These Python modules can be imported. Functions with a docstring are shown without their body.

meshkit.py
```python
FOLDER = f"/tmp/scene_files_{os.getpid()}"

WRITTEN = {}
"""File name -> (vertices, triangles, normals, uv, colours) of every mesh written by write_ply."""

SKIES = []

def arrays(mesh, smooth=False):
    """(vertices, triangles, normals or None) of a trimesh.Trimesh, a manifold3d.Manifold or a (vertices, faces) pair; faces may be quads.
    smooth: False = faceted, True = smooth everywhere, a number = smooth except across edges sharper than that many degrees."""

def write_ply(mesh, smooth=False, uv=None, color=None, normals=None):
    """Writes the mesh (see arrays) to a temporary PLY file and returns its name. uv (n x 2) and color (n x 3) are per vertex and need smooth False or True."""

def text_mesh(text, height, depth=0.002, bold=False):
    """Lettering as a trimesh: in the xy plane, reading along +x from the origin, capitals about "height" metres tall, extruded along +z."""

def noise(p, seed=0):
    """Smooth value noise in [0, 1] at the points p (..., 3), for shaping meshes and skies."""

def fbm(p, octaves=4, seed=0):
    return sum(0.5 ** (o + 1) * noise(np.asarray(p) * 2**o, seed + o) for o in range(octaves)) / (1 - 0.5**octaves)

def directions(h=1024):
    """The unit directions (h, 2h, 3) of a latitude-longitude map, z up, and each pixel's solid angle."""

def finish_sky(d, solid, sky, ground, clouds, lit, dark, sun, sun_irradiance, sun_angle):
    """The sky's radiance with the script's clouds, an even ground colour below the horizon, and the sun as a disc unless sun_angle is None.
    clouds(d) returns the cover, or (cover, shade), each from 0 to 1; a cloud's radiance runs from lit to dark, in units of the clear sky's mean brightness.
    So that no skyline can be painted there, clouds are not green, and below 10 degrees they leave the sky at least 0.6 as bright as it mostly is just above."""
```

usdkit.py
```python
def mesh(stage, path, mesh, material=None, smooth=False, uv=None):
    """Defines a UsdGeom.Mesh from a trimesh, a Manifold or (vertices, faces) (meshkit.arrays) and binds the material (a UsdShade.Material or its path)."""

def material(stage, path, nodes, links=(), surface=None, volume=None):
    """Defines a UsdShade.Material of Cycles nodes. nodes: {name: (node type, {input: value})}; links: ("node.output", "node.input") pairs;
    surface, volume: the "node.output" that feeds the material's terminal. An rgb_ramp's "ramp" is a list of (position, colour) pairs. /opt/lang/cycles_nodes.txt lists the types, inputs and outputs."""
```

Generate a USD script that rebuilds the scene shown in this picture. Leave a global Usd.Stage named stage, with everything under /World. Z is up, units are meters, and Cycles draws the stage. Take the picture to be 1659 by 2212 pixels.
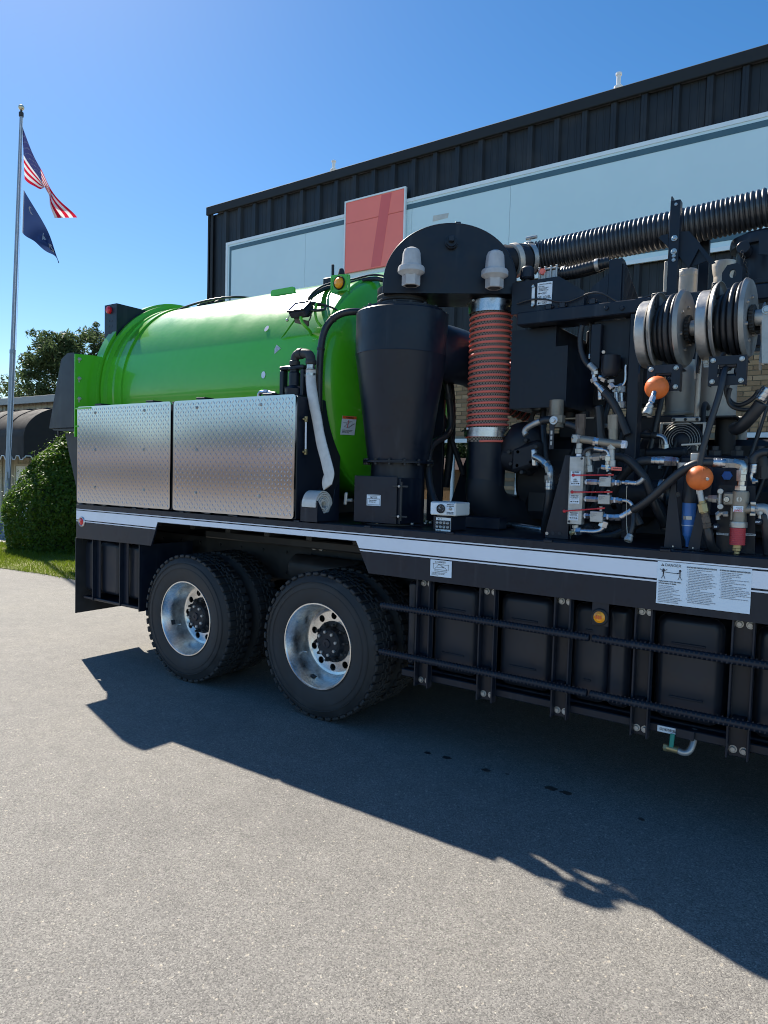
import math, random
import numpy as np, trimesh, usdkit, meshkit
from shapely.geometry import Polygon, Point
from shapely import box as shbox
from pxr import Usd, UsdGeom, UsdLux, UsdShade, Gf, Sdf

random.seed(7); rng = np.random.default_rng(7)
stage = Usd.Stage.CreateInMemory()
UsdGeom.SetStageUpAxis(stage, UsdGeom.Tokens.z); UsdGeom.SetStageMetersPerUnit(stage, 1.0)
UsdGeom.Xform.Define(stage, '/World'); UsdGeom.Scope.Define(stage, '/World/Looks')

# ------------------------------------------------------------------ camera
F, CXd, CYd = 1500., 829.5, 1106.
yaw, pitch, roll = np.radians([34.64977698, -3.00910915, 1.54723516])
CAM = np.array([0, -3.68646902, 1.7292844])
fw = np.array([-np.sin(yaw)*np.cos(pitch), np.cos(yaw)*np.cos(pitch), np.sin(pitch)])
rt = np.cross(fw, [0, 0, 1]); rt /= np.linalg.norm(rt); up = np.cross(rt, fw)
rt, up = np.cos(roll)*rt+np.sin(roll)*up, -np.sin(roll)*rt+np.cos(roll)*up
cam = UsdGeom.Camera.Define(stage, '/World/camera')
cam.CreateHorizontalApertureAttr(24.0); cam.CreateVerticalApertureAttr(32.0)
cam.CreateFocalLengthAttr(24.0*F/1659); cam.CreateClippingRangeAttr(Gf.Vec2f(.05, 3000))
cam.CreateExposureAttr(0.85)
cam.AddTransformOp().Set(Gf.Matrix4d(*rt, 0, *up, 0, *(-fw), 0, *CAM, 1))

# ------------------------------------------------------------------ sky and sun
SUN = np.array([-.90, .378, 1.0]); SUN /= np.linalg.norm(SUN)
SKY_STRENGTH, SUN_INT = .080, 1.25
el, rot = math.asin(SUN[2]), math.atan2(SUN[0], SUN[1])
sky_m = usdkit.material(stage, '/World/Looks/sky_light', {
    's': ('sky_texture', {'sky_type': 'single_scattering', 'sun_disc': False, 'sun_elevation': el, 'sun_rotation': rot, 'altitude': 100.0, 'air_density': 1.0, 'aerosol_density': .25, 'ozone_density': 2.5}), 'h': ('hsv', {'saturation': 1.32, 'value': 1.0, 'hue': .5, 'fac': 1.0}),
    'b': ('background_shader', {'strength': SKY_STRENGTH})}, [('s.color', 'h.color'), ('h.color', 'b.color')], surface='b.background')
dome = UsdLux.DomeLight.Define(stage, '/World/sky')
UsdShade.MaterialBindingAPI.Apply(dome.GetPrim()).Bind(sky_m)
dome.GetPrim().SetCustomDataByKey('kind', 'structure'); dome.GetPrim().SetCustomDataByKey('label', 'clear blue daytime sky over the lot')
dome.GetPrim().SetCustomDataByKey('category', 'sky')
sun = UsdLux.DistantLight.Define(stage, '/World/sun')
sun.CreateIntensityAttr(SUN_INT); sun.CreateNormalizeAttr(True); sun.CreateAngleAttr(.5); sun.CreateColorAttr(Gf.Vec3f(1, .93, .82))
zz = SUN; xx = np.cross([0, 0, 1], zz); xx /= np.linalg.norm(xx); yy = np.cross(zz, xx)
sun.AddTransformOp().Set(Gf.Matrix4d(*xx, 0, *yy, 0, *zz, 0, 0, 0, 30, 1))

# ------------------------------------------------------------------ measuring: a point seen in the photo, put at a known real plane
CR = {'c1': (0, 300, 1000, 1659), 'c2': (0, 1400, 800, 1609), 'c3': (1000, 800, 1100, 1659), 'c4': (1000, 1300, 1000, 1659), 'c5': (1900, 700, 1100, 1659),
      'c6': (1900, 1500, 1100, 1659), 'c7': (300, 1900, 1300, 1659), 'c8': (1500, 2100, 1500, 1659), 'd1': (800, 100, 2200, 1659), 'd3': (1750, 1600, 650, 1659),
      'd4': (2400, 1500, 600, 1659), 'd5': (2400, 700, 600, 1561), 'd6': (1080, 1050, 420, 1548), 'f': (0, 0, 3000, 1659)}
def ray(c, x, y):
    x0, y0, w, W = CR[c]; s = w/W*1659/3000
    px, py = x0*.553+x*s, y0*.553+y*s
    return fw+(px-CXd)/F*rt-(py-CYd)/F*up
def at(c, x, y, Y=None, Z=None, X=None):
    d = ray(c, x, y)
    t = (Y-CAM[1])/d[1] if Y is not None else (Z-CAM[2])/d[2] if Z is not None else (X-CAM[0])/d[0]
    return CAM+t*d
def on_plane(c, x, y, p, n):
    d = ray(c, x, y); return CAM+d*(np.dot(np.asarray(p)-CAM, n)/np.dot(d, n))
def size(c, px, P):
    """metres of px crop pixels at the depth of P"""
    x0, y0, w, W = CR[c]; return px*w/W*.553/F*np.dot(np.asarray(P)-CAM, fw)

# ------------------------------------------------------------------ materials
LOOKS = {}
def look(name, nodes, links, surface='p.BSDF'):
    LOOKS[name] = usdkit.material(stage, '/World/Looks/'+name, nodes, links, surface=surface); return LOOKS[name]
def plain(name, col, rough=.5, metal=0., var=.12, scale=6., bump=0., bscale=60., coat=0., dust=0., spec=.5):
    """paint, metal or rubber with soft tone and gloss variation"""
    c = np.array(col)
    n = {'g': ('geometry', {}), 'n': ('noise_texture', {'scale': scale, 'detail': 5.0, 'roughness': .6}),
         'r': ('rgb_ramp', {'ramp': [(.25, tuple(c*(1-var))), (.5, tuple(c)), (.78, tuple(np.minimum(c*(1+var)+dust, 1)))]}),
         'm': ('map_range', {'from_min': .3, 'from_max': .75, 'to_min': max(rough-.1, .02), 'to_max': min(rough+.12, 1)}),
         'p': ('principled_bsdf', {'metallic': metal, 'coat_weight': coat, 'specular_ior_level': spec})}
    l = [('g.position', 'n.vector'), ('n.fac', 'r.fac'), ('r.color', 'p.base_color'), ('n.fac', 'm.value'), ('m.result', 'p.roughness')]
    if bump:
        n['bn'] = ('noise_texture', {'scale': bscale, 'detail': 3.0}); n['b'] = ('bump', {'strength': bump, 'distance': .01})
        l += [('g.position', 'bn.vector'), ('bn.fac', 'b.height'), ('b.normal', 'p.normal')]
    return look(name, n, l)
look('black_paint', {'g': ('geometry', {}), 'n': ('noise_texture', {'scale': 6.0, 'detail': 5.0, 'roughness': .6}),
    'mp': ('mapping', {'scale': (11., 11., .9)}), 'st': ('noise_texture', {'scale': 1.0, 'detail': 4.0, 'roughness': .65}), 'sr': ('rgb_ramp', {'ramp': [(0., (0, 0, 0)), (.56, (0, 0, 0)), (.72, (.014, .0145, .016)), (.85, (.026, .026, .027))]}),
    'r': ('rgb_ramp', {'ramp': [(.25, (.0042, .0068, .013)), (.5, (.0055, .0085, .016)), (.8, (.011, .0135, .020))]}), 'ad': ('mix', {'mix_type': 'add', 'fac': 1.0}),
    'm': ('map_range', {'from_min': .3, 'from_max': .75, 'to_min': .28, 'to_max': .52}), 'bn': ('noise_texture', {'scale': 90.0, 'detail': 3.0}), 'b': ('bump', {'strength': .03, 'distance': .01}), 'p': ('principled_bsdf', {'specular_ior_level': .42})},
    [('g.position', 'n.vector'), ('g.position', 'mp.vector'), ('mp.vector', 'st.vector'), ('st.fac', 'sr.fac'), ('n.fac', 'r.fac'), ('r.color', 'ad.color1'), ('sr.color', 'ad.color2'), ('ad.color', 'p.base_color'), ('n.fac', 'm.value'), ('m.result', 'p.roughness'), ('g.position', 'bn.vector'), ('bn.fac', 'b.height'), ('b.normal', 'p.normal')])
plain('black_matte', (.008, .009, .013), .6, var=.25, dust=.006, bump=.06, bscale=70)
plain('black_plastic', (.0105, .0125, .019), .42, var=.2, bump=.05, bscale=25)
plain('dark_metal', (.02, .02, .021), .55, metal=0., var=.4, dust=.01, bump=.15, bscale=30)
plain('rubber', (.013, .013, .0145), .62, var=.35, scale=7, dust=.010, bump=.12, bscale=60)
plain('hose_rubber', (.016, .0165, .019), .40, var=.25, scale=12, dust=.006, spec=.6)
plain('gloss_hose', (.022, .022, .024), .36, var=.2, scale=12, dust=.004, spec=1.)
plain('reel_steel', (.33, .315, .295), .42, metal=.55, var=.25, scale=9, bump=.04)
plain('green_paint', (.075, .42, .012), .3, var=.02, coat=.75, bump=.05, bscale=38, scale=2)
plain('steel', (.55, .54, .52), .32, metal=1., var=.2, scale=14, bump=.03)
plain('dull_steel', (.46, .445, .42), .42, metal=.75, var=.3, scale=14, bump=.06)
plain('zinc', (.6, .6, .62), .28, metal=1., var=.25, scale=18)
plain('brass', (.42, .33, .17), .4, metal=.85, var=.3, scale=20)
plain('bronze', (.30, .26, .21), .48, metal=.7, var=.25, scale=14, bump=.08, bscale=80)
look('aluminium', {'p': ('principled_bsdf', {'metallic': 1.0, 'roughness': .13, 'base_color': (.60, .62, .66)})}, [])
plain('rim_metal', (.86, .85, .83), .28, metal=1., var=.08, scale=8, bump=.02)
plain('cast_grey', (.42, .42, .43), .75, var=.15, scale=20, bump=.12, bscale=90)
plain('white_vinyl', (.74, .75, .80), .35, var=.03)
plain('label_white', (.70, .76, .82), .4, var=.03)
plain('print_black', (.02, .02, .025), .5, var=0)
plain('print_grey', (.16, .17, .2), .5, var=0)
plain('print_orange', (.75, .13, .03), .45, var=.05)
plain('print_red', (.6, .02, .04), .45, var=.05)
plain('red_handle', (.55, .02, .03), .3, var=.1, coat=.3)
plain('red_spring', (.42, .04, .05), .45, var=.15)
plain('red_hose', (.80, .17, .13), .42, var=.08)
plain('orange_rubber', (.75, .16, .03), .5, var=.15, scale=18, bump=.08, bscale=50)
plain('red_lens', (.6, .01, .02), .15, var=.1, coat=.5)
plain('amber_lens', (1., .36, .012), .3, var=.12, scale=40, coat=.5)
plain('blue_plastic', (.04, .15, .42), .38, var=.12)
plain('teal_paint', (.01, .22, .17), .4, var=.1)
plain('canvas_hose', (.60, .575, .54), .85, var=.12, scale=25, bump=.2, bscale=140)
plain('silver_drum', (.46, .43, .38), .5, metal=.25, var=.25, scale=5, bump=.04)
plain('exhaust_metal', (.60, .54, .46), .5, metal=.5, var=.2, scale=9)
plain('rust_brown', (.12, .09, .07), .65, metal=.3, var=.4, scale=20)
plain('wall_black', (.008, .009, .0115), .5, var=.4, scale=1.7, dust=.014, bump=.02, bscale=20)
plain('trim_black', (.010, .012, .015), .85, var=.3, scale=3, dust=.006)
plain('sign_pale', (.60, .73, .76), .32, var=.03, scale=.6, spec=.4)
plain('sign_edge', (.72, .76, .78), .4, var=.05)
plain('sign_line', (.06, .12, .15), .45, var=.1)
plain('sign_red', (.92, .20, .15), .4, var=.04, scale=1.2)
plain('sign_red_dark', (.72, .12, .105), .4, var=.04, scale=1.2)
plain('siding_beige', (.44, .38, .29), .6, var=.08, scale=3)
plain('awning_cloth', (.022, .019, .019), .85, var=.15, scale=6, bump=.1, bscale=120)
plain('awning_trim', (.75, .75, .74), .7, var=.05)
plain('white_paint', (.72, .72, .70), .5, var=.05)
plain('roof_grey', (.28, .27, .25), .6, var=.1)
plain('concrete', (.36, .34, .31), .85, var=.12, scale=4, bump=.1, bscale=40)
plain('pole_metal', (.30, .33, .36), .45, metal=.6, var=.15, scale=8)
plain('ball_gold', (.65, .58, .42), .3, metal=.8, var=.1)
plain('bark', (.10, .075, .055), .9, var=.3, scale=9, bump=.4, bscale=20)
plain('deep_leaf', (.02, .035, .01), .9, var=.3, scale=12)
plain('mortar', (.17, .14, .10), .9, var=.15, scale=12)
for k, col in enumerate([(.28, .16, .08), (.34, .20, .10), (.23, .13, .065), (.38, .23, .125)]):
    plain(f'brick_{k}', col, .85, var=.2, scale=16, bump=.25, bscale=60)
plain('roof_red', (.22, .15, .13), .8, var=.15, scale=5)

def cloth(name, col):
    look(name, {'p': ('diffuse_bsdf', {'color': col}), 't': ('translucent_bsdf', {'color': col}), 'm': ('mix_closure', {'fac': .4})},
         [('p.BSDF', 'm.closure1'), ('t.BSDF', 'm.closure2')], 'm.closure')
cloth('flag_red', (.62, .02, .05)); cloth('flag_white', (.82, .82, .82)); cloth('flag_blue', (.045, .055, .17)); cloth('flag_navy', (.03, .055, .15))

def leaf(name, a, b, c, tl=.35, sp=.5):
    look(name, {'o': ('geometry', {}), 'r': ('rgb_ramp', {'ramp': [(0., a), (.5, b), (1., c)]}),
                'p': ('principled_bsdf', {'roughness': .38, 'specular_ior_level': sp}), 't': ('translucent_bsdf', {}), 'm': ('mix_closure', {'fac': tl})},
         [('o.random_per_island', 'r.fac'), ('r.color', 'p.base_color'), ('r.color', 't.color'), ('p.BSDF', 'm.closure1'), ('t.BSDF', 'm.closure2')], 'm.closure')
leaf('bush_leaf', (.09, .17, .014), (.22, .36, .026), (.50, .60, .05), .5, .4)
leaf('pine_leaf', (.085, .125, .05), (.13, .18, .075), (.21, .26, .12), .5, .1)
leaf('tree_leaf', (.03, .06, .015), (.05, .09, .02), (.08, .13, .03), .3)
leaf('grass_leaf', (.16, .22, .02), (.27, .35, .035), (.42, .44, .09), .45, .25)

# asphalt: pale worn aggregate in a darker binder
look('asphalt', {'g': ('geometry', {}),
    'v': ('voronoi_texture', {'scale': 210.0, 'feature': 'f1'}), 'v2': ('voronoi_texture', {'scale': 110.0, 'feature': 'f1'}),
    'n': ('noise_texture', {'scale': .55, 'detail': 6.0, 'roughness': .6}), 'nf': ('noise_texture', {'scale': 260.0, 'detail': 3.0}),
    'nm': ('noise_texture', {'scale': 7.0, 'detail': 4.0}),
    'sep': ('separate_color', {}), 'r': ('rgb_ramp', {'ramp': [(0., (.118, .112, .104)), (.35, (.185, .176, .161)), (.7, (.24, .228, .208)), (.95, (.285, .270, .243)), (1., (.38, .36, .32))]}),
    'sep2': ('separate_color', {}), 'spk': ('rgb_ramp', {'ramp': [(0., (1, 1, 1)), (.975, (1, 1, 1)), (.985, (1.4, 1.36, 1.28)), (1., (1.8, 1.7, 1.55))]}),
    'big': ('rgb_ramp', {'ramp': [(.28, (.84, .84, .85)), (.5, (1, 1, 1)), (.72, (1.1, 1.09, 1.06))]}),
    'med': ('rgb_ramp', {'ramp': [(.3, (.92, .92, .92)), (.7, (1.06, 1.06, 1.06))]}),
    'm1': ('mix', {'mix_type': 'multiply', 'fac': 1.0}), 'm2': ('mix', {'mix_type': 'multiply', 'fac': 1.0}), 'm3': ('mix', {'mix_type': 'multiply', 'fac': 1.0}),
    'b': ('bump', {'strength': .4, 'distance': .004}), 'hm': ('math', {'math_type': 'multiply_add', 'value2': -1.0, 'value3': 1.0}), 'ha': ('math', {'math_type': 'add'}),
    'p': ('principled_bsdf', {'roughness': .82, 'specular_ior_level': .35})},
    [('g.position', 'v.vector'), ('g.position', 'v2.vector'), ('g.position', 'n.vector'), ('g.position', 'nf.vector'), ('g.position', 'nm.vector'),
     ('v.color', 'sep.color'), ('sep.r', 'r.fac'), ('v2.color', 'sep2.color'), ('sep2.g', 'spk.fac'), ('n.fac', 'big.fac'), ('nm.fac', 'med.fac'),
     ('r.color', 'm1.color1'), ('spk.color', 'm1.color2'), ('m1.color', 'm2.color1'), ('big.color', 'm2.color2'), ('m2.color', 'm3.color1'), ('med.color', 'm3.color2'),
     ('m3.color', 'p.base_color'), ('v.distance', 'hm.value1'), ('hm.value', 'ha.value1'), ('nf.fac', 'ha.value2'), ('ha.value', 'b.height'), ('b.normal', 'p.normal')])
plain('soil', (.20, .20, .06), .95, var=.3, scale=5, bump=.3, bscale=30)
plain('wet_spot', (.045, .044, .044), .4, var=.2, scale=20)
# woven cover of the red-ribbed hose
look('hose_weave', {'g': ('geometry', {}), 'w1': ('wave_texture', {'bands_direction': 'diagonal', 'scale': 26.0}), 'mp': ('mapping', {'scale': (-1., -1., 1.)}), 'w2': ('wave_texture', {'bands_direction': 'diagonal', 'scale': 26.0}),
    'mx': ('math', {'math_type': 'maximum'}), 'r': ('rgb_ramp', {'ramp': [(.0, (.022, .019, .018)), (.62, (.045, .038, .034)), (.9, (.22, .18, .155)), (1., (.28, .235, .205))]}), 'p': ('principled_bsdf', {'roughness': .7})},
    [('g.position', 'w1.vector'), ('g.position', 'mp.vector'), ('mp.vector', 'w2.vector'), ('w1.fac', 'mx.value1'), ('w2.fac', 'mx.value2'), ('mx.value', 'r.fac'), ('r.color', 'p.base_color')])
look('window_glass', {'f': ('fresnel', {'IOR': 1.6}), 'k': ('math', {'math_type': 'multiply_add', 'value2': 1.2, 'value3': .18}), 't': ('transparent_bsdf', {'color': (.35, .4, .4)}), 'g': ('glossy_bsdf', {'roughness': .01, 'color': (.9, .95, .95)}), 'm': ('mix_closure', {})},
     [('f.fac', 'k.value1'), ('k.value', 'm.fac'), ('t.BSDF', 'm.closure1'), ('g.BSDF', 'm.closure2')], 'm.closure')
look('mirror_lens', {'p': ('principled_bsdf', {'metallic': 1.0, 'roughness': .2, 'base_color': (.9, .9, .88)})}, [])

# ------------------------------------------------------------------ prim helpers
USED = {}
def free(parent, name):
    k = (parent, name); n = USED.get(k, 0); USED[k] = n+1
    return name if n == 0 else f'{name}_{n:03d}'
def keys(pr, label=None, cat=None, group=None, kind=None):
    for k, v in (('label', label), ('category', cat), ('group', group), ('kind', kind)):
        if v: pr.SetCustomDataByKey(k, v)
def thing(name, label, cat, group=None, loc=None):
    p = '/World/'+free('/World', name); x = UsdGeom.Xform.Define(stage, p)
    if loc is not None: x.AddTranslateOp().Set(Gf.Vec3d(*map(float, loc)))
    keys(x.GetPrim(), label, cat, group); return p
def asm(parent, name, label=None):
    p = parent+'/'+free(parent, name); x = UsdGeom.Xform.Define(stage, p); keys(x.GetPrim(), label); return p
def cat_(*ms):
    ms = [m for g in ms for m in (g if isinstance(g, (list, tuple)) else [g])]
    return ms[0] if len(ms) == 1 else trimesh.util.concatenate(ms)
def obj(parent, name, mesh, mat, smooth=35, label=None, cat=None, group=None, kind=None, off=None):
    if isinstance(mesh, list): mesh = cat_(mesh)
    p = parent+'/'+free(parent, name)
    m = usdkit.mesh(stage, p, mesh, LOOKS[mat], smooth=smooth)
    keys(m.GetPrim(), label, cat, group, kind); return p
V = lambda *a: np.array(a, float)
def nz(v): v = np.asarray(v, float); return v/np.linalg.norm(v)
def frame(a):
    a = nz(a); h = V(0, 0, 1) if abs(a[2]) < .9 else V(1, 0, 0)
    u = nz(np.cross(h, a)); return u, np.cross(a, u), a
def bx(x0, x1, y0, y1, z0, z1, b=.004):
    x0, x1, y0, y1, z0, z1 = min(x0, x1), max(x0, x1), min(y0, y1), max(y0, y1), min(z0, z1), max(z0, z1)
    b = min(b, .3*(x1-x0), .3*(y1-y0), .3*(z1-z0))
    if b <= 1e-5:
        m = trimesh.creation.box((x1-x0, y1-y0, z1-z0)); m.apply_translation(((x0+x1)/2, (y0+y1)/2, (z0+z1)/2)); return m
    pts = []
    for sx, X in ((1, x0), (-1, x1)):
        for sy, Y in ((1, y0), (-1, y1)):
            for sz, Z in ((1, z0), (-1, z1)):
                pts += [(X+sx*b, Y+sy*b, Z), (X+sx*b, Y, Z+sz*b), (X, Y+sy*b, Z+sz*b)]
    return trimesh.convex.convex_hull(np.array(pts))
def obox(c, ex, ey, ez, b=.003):
    """box at centre c, half-axes ex, ey, ez (vectors)"""
    lx, ly, lz = (np.linalg.norm(e) for e in (ex, ey, ez))
    m = bx(-lx, lx, -ly, ly, -lz, lz, b); T = np.eye(4); T[:3, 0], T[:3, 1], T[:3, 2], T[:3, 3] = nz(ex), nz(ey), nz(ez), c
    if np.linalg.det(T[:3, :3]) < 0: T[:3, 2] *= -1
    m.apply_transform(T); return m
def lathe(prof, base, axis=(0, 0, 1), n=40):
    prof = np.array(prof, float); u, v, a = frame(axis); th = np.arange(n)*2*np.pi/n
    ring = np.cos(th)[:, None]*u+np.sin(th)[:, None]*v
    P = np.asarray(base)+prof[:, None, :1]*ring[None]+prof[:, None, 1:2]*a
    k = len(prof); vs = P.reshape(-1, 3); f = []
    i, j = np.meshgrid(np.arange(k-1), np.arange(n), indexing='ij'); i, j = i.ravel(), j.ravel(); j2 = (j+1) % n
    q = np.stack([i*n+j, i*n+j2, (i+1)*n+j2, (i+1)*n+j], 1)
    f = np.vstack([q[:, [0, 1, 2]], q[:, [0, 2, 3]]])
    m = trimesh.Trimesh(vs, f, process=False); m.merge_vertices()
    m.update_faces(m.nondegenerate_faces()); return m
def cy(p0, p1, r, r2=None, n=24, b=.002):
    p0, p1 = np.asarray(p0, float), np.asarray(p1, float); L = np.linalg.norm(p1-p0); r2 = r if r2 is None else r2
    b = min(b, L*.3, r*.4, r2*.4)
    return lathe([(0, 0), (r-b, 0), (r, b), (r2, L-b), (r2-b, L), (0, L)], p0, p1-p0, n)
def hexnut(p0, p1, r): return cy(p0, p1, r, n=6, b=.002)
def sph(c, r, n=3):
    m = trimesh.creation.icosphere(n, r); m.apply_translation(c); return m
def spline(pts, n=40):
    pts = np.asarray(pts, float)
    if len(pts) < 3: return np.linspace(pts[0], pts[-1], n)
    from scipy.interpolate import CubicSpline
    d = np.r_[0, np.cumsum(np.sqrt(np.linalg.norm(np.diff(pts, axis=0), axis=1)))]
    return CubicSpline(d, pts)(np.linspace(0, d[-1], n))
def tube(pts, r, n=12, seg=None, smooth=True):
    """a round bar or hose along pts; r a number or one radius per point of the resampled path"""
    P = spline(pts, seg or max(8, 8*(len(pts)-1))) if smooth else np.asarray(pts, float)
    k = len(P); R = np.broadcast_to(r, (k,)).astype(float)
    t = np.gradient(P, axis=0); t /= np.linalg.norm(t, axis=1, keepdims=True)+1e-12
    u = frame(t[0])[0]; U = []
    for i in range(k):
        u = u-t[i]*np.dot(u, t[i]); u /= np.linalg.norm(u); U.append(u)
    U = np.array(U); W = np.cross(t, U); th = np.arange(n)*2*np.pi/n
    Q = P[:, None]+R[:, None, None]*(np.cos(th)[None, :, None]*U[:, None]+np.sin(th)[None, :, None]*W[:, None])
    vs = np.vstack([Q.reshape(-1, 3), P[:1], P[-1:]])
    i, j = np.meshgrid(np.arange(k-1), np.arange(n), indexing='ij'); i, j = i.ravel(), j.ravel(); j2 = (j+1) % n
    q = np.stack([i*n+j, i*n+j2, (i+1)*n+j2, (i+1)*n+j], 1); jj = np.arange(n); j3 = (jj+1) % n
    f = np.vstack([q[:, [0, 1, 2]], q[:, [0, 2, 3]], np.stack([np.full(n, k*n), j3, jj], 1), np.stack([np.full(n, k*n+1), (k-1)*n+jj, (k-1)*n+j3], 1)])
    return trimesh.Trimesh(vs, f, process=False)
def ribbed(pts, r, pitch, amp, n=28, per=6):
    P = spline(pts, 400); L = np.linalg.norm(np.diff(P, axis=0), axis=1).sum(); k = int(L/pitch*per)+1
    P = spline(pts, k); s = np.linspace(0, L, k)
    return tube(P, r-amp+2*amp*np.sqrt(np.abs(np.sin(np.pi*s/pitch))), n, smooth=False)
def poly_mesh(poly, d):
    return trimesh.creation.extrude_polygon(poly if isinstance(poly, Polygon) else Polygon(poly), d, engine='earcut')
def place(m, o, u, v, n):
    T = np.eye(4); T[:3, 0], T[:3, 1], T[:3, 2], T[:3, 3] = u, v, n, o; m.apply_transform(T); return m
def xz(poly, y0, y1):
    """a plate with an outline in x, z between y0 (towards the camera) and y1"""
    return place(poly_mesh(poly, abs(y1-y0)), V(0, max(y0, y1), 0), V(1, 0, 0), V(0, 0, 1), V(0, -1, 0))
def yz(poly, x0, x1):
    return place(poly_mesh(poly, abs(x1-x0)), V(min(x0, x1), 0, 0), V(0, 1, 0), V(0, 0, 1), V(1, 0, 0))
def xy(poly, z0, z1):
    m = poly_mesh(poly, abs(z1-z0)); m.apply_translation((0, 0, min(z0, z1))); return m
def text(s, o, h, u=(1, 0, 0), v=(0, 0, 1), width=None, bold=False, centre=False):
    u, v = nz(u), nz(v); m = meshkit.text_mesh(s, h, .0006, bold)
    w = m.bounds[1][0]
    if width and w > width: m.apply_scale((width/w, 1, 1)); w = width
    if centre: m.apply_translation((-w/2, 0, 0))
    return place(m, np.asarray(o, float), u, v, np.cross(u, v))
def panel(o, u, v, w, h, t=.001):
    """thin sheet from corner o, w along u and h along v, its face on the side of u x v"""
    u, v = nz(u), nz(v); n = np.cross(u, v); c = np.asarray(o)+u*w/2+v*h/2-n*t/2
    return obox(c, u*w/2, v*h/2, n*t/2, 0)

# ================================================================== the setting
def flat(poly, z, mat, name, kind='structure', label=None, cat='ground', sub=None):
    m = trimesh.creation.extrude_polygon(Polygon(poly), .02, engine='earcut'); m.apply_translation((0, 0, z-.02))
    return obj('/World', name, m, mat, False, label, cat, None, kind)
flat([(-400, -400), (400, -400), (400, 400), (-400, 400)], 0, 'asphalt', 'asphalt_lot', label='grey worn asphalt of the parking lot', cat='asphalt')
LAWN = [(-60, .9), (-24, 1.55), (-15, 2.02), (-11.85, 2.2), (-10.9, 2.32), (-9.9, 2.36), (-8.8, 2.6), (-8.2, 3.4), (-8.3, 6.98), (-13.6, 6.98), (-13.6, 4.1), (-60, 3.9)]
flat(LAWN, .012, 'soil', 'lawn', label='strip of lawn soil between the lot and the low building', cat='lawn')
flat([(-60, 3.9), (-13.6, 4.1), (-13.6, 6.7), (-60, 6.7)], .016, 'concrete', 'walkway', label='pale concrete walk along the low beige building', cat='walkway')
# grass blades
def blades(n):
    P = Polygon(LAWN); V_, Fc = [], []
    x = rng.uniform(-19, -8.2, n*3); y = rng.uniform(1.6, 6.9, n*3)
    from shapely import contains_xy
    edge = np.array([meshkit.noise(np.stack([x*1.6, y*1.6, 0*x], -1))])[0]
    ok = contains_xy(P.buffer(.05), x, y+.16*(rng.random(n*3)**3)*edge) & (rng.random(n*3) < .35+.9*edge); x, y = x[ok][:n], y[ok][:n]; k = len(x)
    h = rng.uniform(.025, .075, k)*(.6+.8*meshkit.noise(np.stack([x*.9, y*.9, 0*x+5], -1))); a = rng.uniform(0, 2*np.pi, k); w = rng.uniform(.003, .006, k); ln = rng.uniform(.1, .7, k)*h
    b = np.stack([x, y, np.full(k, .01)], -1); s = np.stack([np.cos(a), np.sin(a), 0*a], -1); t = np.stack([-np.sin(a), np.cos(a), 0*a], -1)
    p0, p1 = b-s*w[:, None], b+s*w[:, None]; p2 = b+t*(ln*.4)[:, None]+np.stack([0*h, 0*h, h*.65], -1)+s*(w*.7)[:, None]; p3 = b+t*ln[:, None]+np.stack([0*h, 0*h, h], -1)
    vs = np.stack([p0, p1, p2, p3], 1).reshape(-1, 3); i = np.arange(k)*4
    f = np.vstack([np.stack([i, i+1, i+2], 1), np.stack([i, i+2, i+3], 1)]); return trimesh.Trimesh(vs, f, process=False)
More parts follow.
